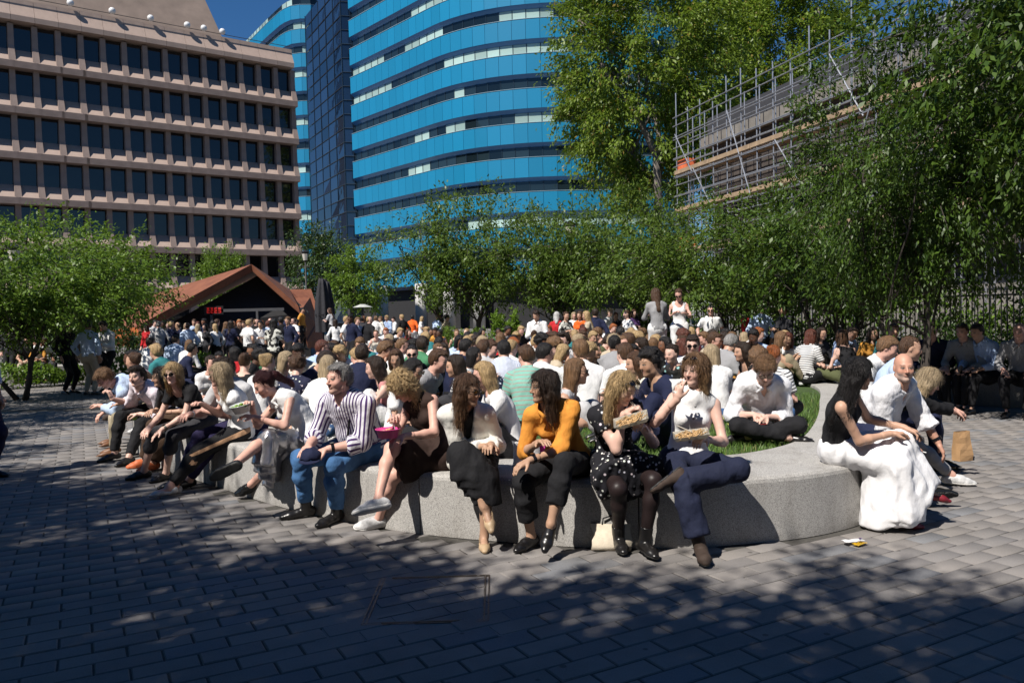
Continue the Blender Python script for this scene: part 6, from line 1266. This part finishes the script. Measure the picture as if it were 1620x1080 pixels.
ORD = ['first', 'second', 'third', 'fourth', 'fifth', 'sixth', 'seventh', 'eighth', 'ninth', 'tenth', 'eleventh', 'twelfth', 'thirteenth', 'fourteenth', 'fifteenth', 'sixteenth', 'seventeenth', 'eighteenth', 'nineteenth', 'twentieth']
cr = random.Random(21); QUEUE = []
HC = ['dark', 'black', 'brown', 'brown', 'lightbrown', 'lightbrown', 'blonde', 'ash', 'blonde', 'auburn', 'dark', 'ginger']; SKC = ['fair', 'pink', 'tan', 'tan', 'olive', 'fair', 'brown', 'dark']
TC = ['white']*11+['black']*4+['navy']*3+['lightblue', 'skyblue', 'skyblue', 'grey', 'grey', 'lightgrey', 'cream', 'cream', 'beige', 'charcoal', 'pink', 'red', 'green', 'burgundy', 'hstripe', 'pinstripe', 'mustard', 'teal', 'brown', 'olive']
BC = ['black', 'black', 'navy', 'charcoal', 'denim', 'lightdenim', 'beige', 'khaki', 'white']
CN = dict(lightblue='light blue', skyblue='pale blue', lightgrey='light grey', hstripe='striped', pinstripe='pinstriped', lightbrown='tawny', ash='ash')
def crowd(pi, x, y, z, yaw, where, s=1.0, top=None, hc=None, bottom=None):
    top = top or cr.choice(TC); hc = hc or cr.choice(HC); sk_ = cr.choice(SKC)
    if sk_ in ('brown', 'dark'): hc = 'black'
    fg, items, sex, hair, pose = PRO[pi]; root = thing('person', 'x', 'person', (x, y, z), R(yaw), where); root.scale = (s, s, s)
    assemble(root, items, dict(skin=sk(sk_), top=ff(top), bottom=fb(bottom or cr.choice(BC)), hair=hair_mat(hc), shoe=cr.choice([L_BLK, L_WHT, L_TAN]), sole=cr.choice([M_SOLEB, M_SOLEW])))
    q = proj((x, y, z+(1.0 if pose not in ('stand', 'hold') else 1.5))); lm = min(LM, key=lambda a: abs(a[0]-q[0])); QUEUE.append([where, lm[1], y, root, CN.get(hc, hc), CN.get(top, top), {'stand': 'standing', 'hold': 'standing'}.get(pose, 'seated'), sex, hair])
pts = list(SP.values())
def free(x, y, r): return all((x-a)**2+(y-b)**2 > r*r for a, b in pts)
tries = 0; n = 0
while n < 98 and tries < 9000:
    tries += 1; y = 9.2+(17.2-9.2)*cr.random(); x = cr.uniform(-5.6, 5.0)
    if not inside(x, y, .82): continue
    q = proj((x, y, 1.2))
    if y < 10 and (1090 < q[0]): continue
    if y < 10.4 and q[0] < 560: continue
    if q[0] < 520 and y > 12: continue
    if 1180 < q[0] < 1330 and y < 12: continue
    if not free(x, y, .46): continue
    pts.append((x, y)); n += 1; crowd(cr.choice(SEAT), x, y, LZ, cr.choice([180, 160, 200, 0, 20, -20, 60, -60, 90, -90, 130, -130])+cr.uniform(-15, 15), 'people sitting on the lawn', cr.uniform(.94, 1.06))
# edge of the bench, back and left side
for i in range(0, NO, 11):
    p, nn = OUTL[i], nrm(i)
    if nn.y > -.1 and not (p.x < -3.9 and p.y > 9.6): continue
    if p.x < -2.0 and p.y > 12: continue
    if cr.random() < .15: continue
    b = p+nn*.2
    if not free(b.x, b.y, .42) or proj((b.x, b.y, 1.2))[0] > 1230: continue
    pts.append((b.x, b.y)); crowd(cr.choice(BEN), b.x, b.y, 0, math.degrees(math.atan2(-nn.x, nn.y))+cr.uniform(-20, 20), 'people sitting on the far rim of the bench')
# queue at the pavilion
QT = ['red', 'lightgrey', 'navy', 'navy', 'skyblue', 'white', 'charcoal', 'white', 'navy', 'charcoal', 'white', 'black', 'white', 'skyblue', 'black', 'navy']
for k, px in enumerate((232, 251, 268, 284, 297, 311, 326, 341, 363, 376, 391, 403, 412, 422, 446, 458)):
    d = 24.5+cr.uniform(-.8, .8); w = atd(px, 505, d); crowd(STA[4] if px == 232 else cr.choice(STA), w.x, d, 0, 180+cr.uniform(-60, 60) if k % 3 else cr.uniform(-60, 60), 'people queueing at the pavilion', cr.uniform(.93, 1.0), QT[k], 'auburn' if px == 232 else ('grey' if px == 251 else None), 'black'); pts.append((w.x, d))
for k in range(26):
    px = 240+k*9.2+cr.uniform(-4, 4); d = 26.5+cr.uniform(0, 3.2); w = atd(px, 505, d)
    if free(w.x, d, .35): pts.append((w.x, d)); crowd(cr.choice(STA), w.x, d, 0, cr.uniform(0, 360), 'people queueing at the pavilion', cr.uniform(.93, 1.02), cr.choice(['white', 'white', 'skyblue', 'navy', 'charcoal', 'black', 'lightgrey']), None, 'black')
# standing people beyond the lawn
for k, (px, d, t) in enumerate(((545, 24, 'white'), (557, 23, 'navy'), (563, 24, 'skyblue'), (573, 25, 'charcoal'), (582, 24, 'black'), (594, 33, 'white'), (604, 34, 'cream'), (614, 35, 'denim'), (625, 36, 'white'), (637, 33, 'black'), (652, 38, 'orange'), (665, 36, 'white'), (690, 30, 'skyblue'), (705, 30, 'beige'), (1000, 24, 'purple'), (962, 25, 'white'), (975, 25, 'black'), (908, 25, 'white'), (530, 27, 'white'), (1010, 26, 'navy'))):
    w = atd(px, 500, d); crowd(cr.choice(STA), w.x, d, 0, cr.uniform(0, 360), 'people standing beyond the lawn', cr.uniform(.93, 1.02), t if t != 'denim' else 'lightblue'); pts.append((w.x, d))
FARB = []
for px in list(range(690, 850, 13))+list(range(855, 1010, 15))+list(range(545, 690, 16)):
    d = 21.5+cr.uniform(-.5, .5)+(2 if px < 690 else 0); w = atd(px, 515, d)
    if free(w.x, d, .4): pts.append((w.x, d)); FARB.append((w.x, d)); crowd(cr.choice(BEN), w.x, d, 0, cr.uniform(-40, 40), 'people sitting on the far stone seats', 1.0)
QUEUE.sort(key=lambda a: (a[0], a[1], a[2])); cnt = {}
for wh, lm, y, root, hc, top, po, sex, hair in QUEUE:
    k = (wh, lm); cnt[k] = cnt.get(k, 0)+1; o_ = ORD[min(cnt[k]-1, 19)]; spot = {'people sitting on the lawn': 'on the lawn', 'people sitting on the far rim of the bench': 'on the far bench rim', 'people queueing at the pavilion': 'in the pavilion queue', 'people standing beyond the lawn': 'beyond the lawn', 'people sitting on the far stone seats': 'on far stone seats'}[wh]
    root['label'] = f"{hc} haired person in {top} {spot}, {o_} behind {lm}"
# ================================================================ things held, worn and left lying about
def bowl_mesh(r0, r1, h, n=18):
    mb = MB(); t = .003
    prof_ = [(r0*.2, .002), (r0, .0), (r1, h), (r1+.006, h), (r1+.006, h-.004), (r1-t, h-.004), (r0-t, t), (.004, t)]
    mb.add([(r*math.cos(2*math.pi*k/n), r*math.sin(2*math.pi*k/n), z) for r, z in prof_ for k in range(n)], [(a*n+k, a*n+(k+1) % n, (a+1)*n+(k+1) % n, (a+1)*n+k) for a in range(len(prof_)-1) for k in range(n)]); return mb
def lumps(n, r, h, s, seed, zf=.6):
    q = random.Random(seed); mb = MB()
    for k in range(n):
        a = q.random()*6.28; rr = r*math.sqrt(q.random()); c = (rr*math.cos(a), rr*math.sin(a), h+q.uniform(0, s)); sz = s*q.uniform(.5, 1.1); sp_ = sphere(sz, 6, 4); mb.add([(v[0]+c[0], v[1]+c[1], v[2]*zf+c[2]) for v in sp_.v], sp_.f)
    return mb
M_CLEARP = mat('clear_plastic', (.55, .58, .55), .2, .05); M_PINKP = mat('pink_plastic', (.65, .06, .26), .35, .08); M_SALAD = mat('salad_greens', (.16, .28, .03), .6, .5, 40, .3); M_NOOD = mat('noodles', (.52, .33, .15), .55, .3, 60, .3); M_CARD = mat('pale_card', (.62, .58, .50), .8, .08); M_KRAFT = mat('kraft_paper', (.42, .25, .12), .85, .12, 12, .3); M_PHONE = mat('phone_black', (.01, .01, .012), .12, 0); M_PAPERW = mat('white_paper', (.74, .74, .74), .8, .05, 12, .3); M_APPLE = mat('green_apple', (.28, .42, .04), .3, .2, 20, .05); M_CAN = mat('red_can', (.5, .02, .02), .3, .1, metal=.3); M_YEL = mat('yellow_wrap', (.75, .45, .02), .4, .15, 30, .2); M_CANV = mat('cream_canvas', (.60, .53, .42), .9, .12, 30, .3); M_MAG = mat('magenta_card', (.5, .03, .25), .6, .08)
def mid2(a, b): return (a+b)*.5
def held(key, kL=.5, fwd=(0, -.05, .0)):
    fg, _ = FIGS[key]; p = fg.wrL*kL+fg.wrR*(1-kL); d = (fg.fing['L'][0]*kL+fg.fing['R'][0]*(1-kL))*.07; return wpt(key, p+d+V3(*fwd))
def hand_pt(key, k, along=.08, n=.03):
    fg, _ = FIGS[key]; wr = fg.wrL if k == 'L' else fg.wrR; d, nn, c = fg.fing[k]; return wpt(key, wr+d*along+nn*n)
# salad bowl
p = held('silverskirt'); o = thing('salad_bowl', 'clear plastic salad bowl held by the woman in the silver skirt', 'bowl', p+Vector((0, 0, -.02)), 0); o.rotation_euler = (R(8), R(-10), 0)
bowl_mesh(.06, .085, .07).build('bowl', M_CLEARP, o, True); lumps(26, .07, .05, .016, 3).build('salad', M_SALAD, o, True)
p = held('curly', .6); o = thing('pink_bowl', 'bright pink takeaway bowl in the lap of the curly-haired woman', 'bowl', p+Vector((-.02, 0, -.05))); bowl_mesh(.065, .085, .065).build('bowl', M_PINKP, o, True); lumps(20, .065, .04, .015, 5).build('food', M_NOOD, o, True)
p = hand_pt('curly', 'R', .10); MBf = MB().tube([p+Vector((-.03, -.02, .06)), p+Vector((.0, 0, -.09))], .004, 5).build('fork', M_WHITE); tag(MBf, 'white plastic fork dipping into the pink bowl', 'fork')
def tray(key, k, label, dz, rx, ry):
    p = hand_pt(key, k, .09, .01); o = thing('food_tray', label, 'tray', p+Vector((-.05, -.02, dz))); o.rotation_euler = (rx, ry, R(-10)); mb = MB(); a, b = .095, .062
    mb.add([(-a, -b, 0), (a, -b, 0), (a, b, 0), (-a, b, 0), (-a-.02, -b-.02, .03), (a+.02, -b-.02, .03), (a+.02, b+.02, .03), (-a-.02, b+.02, .03)], [(0, 1, 2, 3), (3, 2, 1, 0), (0, 4, 5, 1), (1, 5, 6, 2), (2, 6, 7, 3), (3, 7, 4, 0), (1, 5, 4, 0), (2, 6, 5, 1), (3, 7, 6, 2), (0, 4, 7, 3)]); mb.build('tray', M_CARD, o)
    f = lumps(24, .055, .012, .010, 9); f.v = [(v[0]*1.2, v[1]*.8, v[2]) for v in f.v]; q = random.Random(8)
    for _ in range(46):
        x, y = q.uniform(-.08, .06), q.uniform(-.045, .045); a_ = q.random()*6.28; f.tube([(x+.02*t_*math.cos(a_+t_*.7), y+.014*t_*math.sin(a_+t_*.7), .016+.012*math.sin(t_*1.3+a_)+q.uniform(0, .008)) for t_ in range(4)], .0032, 4)
    f.build('noodles', M_NOOD, o, True); return o
tray('floral', 'L', 'pale card noodle tray held by the woman in floral dress', .03, R(14), R(-16)); tray('navytrousers', 'L', 'pale card noodle tray held by the woman in the white waistcoat', .03, R(8), R(-8))
p = hand_pt('floral', 'R', .08, .02); tag(MB().tube([p+Vector((-.03, .0, .05)), p+Vector((.07, -.02, -.07))], .003, 5).tube([p+Vector((-.02, .0, .052)), p+Vector((.08, -.03, -.07))], .003, 5).build('chopsticks', M_CARD), 'wooden chopsticks between the fingers of the blonde noodle eater', 'chopsticks')
p = hand_pt('navytrousers', 'L', .05, .0); tag(MB().tube([p+Vector((-.17, -.03, .10)), p+Vector((-.06, -.02, .05))], .004, 5).build('fork', M_CARD), 'wooden fork standing in the waistcoat woman\'s noodle tray', 'fork')
p = hand_pt('navytrousers', 'R', .09, .02); nb = MB(); g = [(x, y) for x in range(5) for y in range(6)]; q = random.Random(2); nb.add([(p.x-.05+.02*x+q.gauss(0, .006), p.y-.01+q.gauss(0, .014), p.z-.06+.022*y+q.gauss(0, .005)) for x, y in g], [(x*6+y, (x+1)*6+y, (x+1)*6+y+1, x*6+y+1) for x in range(4) for y in range(5)]); no = nb.build('napkin', M_PAPERW, None, True); tag(no, 'crumpled white napkin at the mouth of the waistcoat woman', 'napkin'); md = no.modifiers.new('solid', 'SOLIDIFY'); md.thickness = .004
def phone(label, key, k, rot, m=None, along=.09):
    p = hand_pt(key, k, along, .015); o = thing('phone', label, 'phone', p); o.rotation_euler = rot; MB().box((-.036, -.004, -.07), (.036, .004, .07)).build('case', m or M_PHONE, o); MB().box((-.033, -.0052, -.066), (.033, -.0042, .066)).build('screen', M_PHONE, o)
phone('black phone in the hand of the woman in the white skirt', 'whiteskirt', 'L', (R(-50), R(35), R(60))); phone('black phone held out by the person in the black jacket', 'blackjacket', 'R', (R(-70), 0, R(80))); phone('red phone held by the boy in glasses', 'lawnboy', 'L', (R(-65), 0, R(10)), M_CAN)
p = hand_pt('pinkshirt', 'L', .08, .03); o = thing('apple', 'green apple in the hand of the young man in pink', 'apple', p); sphere(.038, 12, 8).build('flesh', M_APPLE, o, True); MB().tube([(0, 0, .03), (.004, 0, .05)], .002, 4).build('stalk', M_BARK, o)
p = held('stripes', .5, (0, -.03, -.04)); o = thing('navy_cap', 'navy cap held between the knees of the striped-shirt man', 'cap', p); mb = sphere(.085, 14, 8); mb.v = [(v[0], v[1], max(v[2]*.85, -.02)+.012*math.sin(9*v[0]/.085)) for v in mb.v]; mb.build('crown_panel', fb('navy'), o, True)
pk = MB(); n_ = 9; pk.add([((.085-.0*j)*math.cos(a)*(1+.0*j), -(.05+.055*j)*math.sin(a)-.02, -.02-.015*j*math.sin(a)+dz) for dz in (0, .004) for j in (0, 1) for a in [math.pi*k/(n_-1) for k in range(n_)]], [(k, k+1, n_+k+1, n_+k) for k in range(n_-1)]+[(2*n_+k, 3*n_+k, 3*n_+k+1, 2*n_+k+1) for k in range(n_-1)]); pk.build('peak', fb('navy'), o, True)
p = hand_pt('baldman', 'R', .10, .0); tag(MB().tube([p, p+Vector((.045, -.03, -.012))], .005, 6).build('cigarette', M_PAPERW), 'white cigarette between the fingers of the bald man', 'cigarette')
# bags and litter
def bag(name, label, loc, rz, w, d, h, m, handles=True, hm=None):
    o = thing(name, label, 'bag', loc, rz); q = random.Random(int(abs(loc[0])*100)); mb = MB(); x, y = w/2, d/2; j = lambda: q.gauss(0, w*.025); rows = []
    for k in range(6):
        z = h*k/5; s = 1-.06*math.sin(k/5*3.1); t_ = 1-.55*(k/5)**2
        rows.append([(-x*s+j(), -y*t_+j(), z), (0, -y*t_*1.1+j(), z), (x*s+j(), -y*t_+j(), z), (x*s*1.02, j(), z), (x*s+j(), y*t_+j(), z), (0, y*t_*1.1, z), (-x*s+j(), y*t_+j(), z), (-x*s*1.02, j(), z)])
    mb.add([v for r_ in rows for v in r_], [(a*8+k, a*8+(k+1) % 8, (a+1)*8+(k+1) % 8, (a+1)*8+k) for a in range(5) for k in range(8)]+[tuple(range(7, -1, -1))]); mb.build('bag_body', m, o, m is not M_KRAFT)
    if handles:
        for s in (-1, 1): MB().tube([(-x*.45, s*y*.45, h*.97), (-x*.4, s*y*.4, h*1.22), (0, s*y*.35, h*1.32), (x*.4, s*y*.4, h*1.22), (x*.45, s*y*.45, h*.97)], w*.02, 5).build('handle', hm or m, o, True)
    return o
b0 = bench_at(812, .34)[0]; bag('carrier_bag', 'white paper carrier bag between blazer and orange-yellow shirt', (b0.x, b0.y+.05, WH+.005), .1, .20, .12, .20, M_PAPERW)
b1 = bench_at(838, .46)[0]; bag('carrier_bag', 'magenta paper bag behind the white carrier bag', (b1.x, b1.y+.06, WH+.005), .2, .14, .09, .17, M_MAG)
o = thing('drink_can', 'red drink can on the bench beside the orange-yellow shirt', 'can', (bench_at(828, .16)[0].x, bench_at(828, .16)[0].y, WH+.002)); MB().tube([(0, 0, 0), (0, 0, .008), (0, 0, .105), (0, 0, .115)], [.026, .033, .033, .027], 14).build('body_tin', M_CAN, o, True); MB().tube([(0, 0, .1155), (0, 0, .117)], .026, 14).build('lid', M_STEEL, o)
q = at(975, 872); bag('tote_bag', 'cream canvas tote bag slumped on the ground under the floral dress', (q.x-.02, q.y+.10, .003), -.1, .27, .17, .17, M_CANV, True, fb('black'))
q = at(1522, 728); bag('paper_bag', 'brown kraft paper bag standing beside the grey jeans', (q.x, q.y, .003), .3, .17, .11, .30, M_KRAFT, False)
fgq, _ = FIGS['curly']; p = wpt('curly', (fgq.knL+fgq.hip)*.5); bag('white_tote', 'white cloth bag lying across the lap of the curly-haired woman', (p.x, p.y-.02, p.z+.075), .5, .30, .2, .07, M_PAPERW, True)
q = at(768, 692, LZ); bag('handbag', 'tan leather handbag on the grass behind the cream blazer', (q.x, q.y+.25, LZ+.01), .2, .32, .16, .16, mat('tan_leather', (.16, .055, .02), .45, .25, 15, .2))
q = at(1188, 692, LZ); o = thing('sandwich_wrapper', 'opened yellow-green paper wrapper on the grass before the boy', 'wrapper', (q.x-.05, q.y+.1, LZ+.05), .4)
def crumple(w, l, seed, m, amp=.02, bend=0.0):
    r_ = random.Random(seed); mb = MB(); a, b = 7, 9; mb.add([(w*(i/(a-1)-.5), l*(j/(b-1)-.5), r_.gauss(0, amp)*.5+abs(j/(b-1)-.5)*bend+.012) for i in range(a) for j in range(b)], [(i*b+j, (i+1)*b+j, (i+1)*b+j+1, i*b+j+1) for i in range(a-1) for j in range(b-1)]); return mb
crumple(.22, .42, 3, None, .02, .25).build('sheet', mat('yellowgreen_wrap', (.42, .42, .10), .6, .35, 12, .3), o, True)
q = at(1353, 862); o = thing('snack_packet', 'yellow and white snack packet dropped on the paving', 'litter', (q.x, q.y, .004), .15); crumple(.15, .06, 4, None, .006).build('wrapper_sheet', M_PAPERW, o, True, (0, .02, .012)); crumple(.10, .05, 5, None, .006).build('torn_flap', M_YEL, o, True, (.02, -.02, .002), (0, 0, .4)); MB().box((.045, .02, .032), (.065, .035, .034)).build('printed_panel', fb('purple'), o)
# strap across the striped shirt, watches and necklace belong to their wearers
def band(key, k, r, m, name='watch', t=.0):
    fg, root = FIGS[key]; wr, el = (fg.wrL, fg.elL) if k == 'L' else (fg.wrR, fg.elR); u = unit(wr-el); p = wr-u*.03; mb = MB().tube([Vector(p-u*.012), Vector(p+u*.012)], [r, r], 12, False); o = mb.build(name, m, root, True)
    a = unit(np.cross(u, V3(0, 0, 1))); nn = np.cross(a, u)
    if nn[2] < 0: nn = -nn
    MB().tube([Vector(p+nn*(r-.002)), Vector(p+nn*(r+.009))], .017, 12).build('dial', M_PHONE, o)
band('stripes', 'L', .036, M_PHONE); band('blacktee', 'L', .031, M_STEEL); band('yellow', 'L', .031, M_PHONE); band('greytee', 'R', .034, M_WHITE); band('baldman', 'L', .036, M_PHONE)
fg, root = FIGS['stripes']; F2 = unit(fg.fw); s_ = MB()
s_.tube([Vector(v) for v in (fg.neck+fg.lat*.06-fg.u3*.01+F2*.0, fg.neck+fg.lat*.085-fg.u3*.05+F2*.07, fg.chest+fg.lat*.05+F2*.155, fg.waist+F2*.205-fg.lat*.01, fg.waist-fg.u1*.06+F2*.215-fg.lat*.04)], .009, 6); s_.build('bag_strap', fb('black'), root, True)
# necklace and buttons
fg, root = FIGS['navytrousers']; F2 = unit(fg.fw); bm = MB()
for k in range(4):
    c = fg.neck-fg.u3*(.09+.085*k)+F2*(.118+.02*(k in (0, 1))+.006*k); sp_ = sphere(.0095, 8, 5); bm.add([(v[0]+c[0], v[1]*.6+c[1], v[2]+c[2]) for v in sp_.v], sp_.f)
bm.build('buttons', mat('grey_button', (.2, .2, .2), .3), root, True)
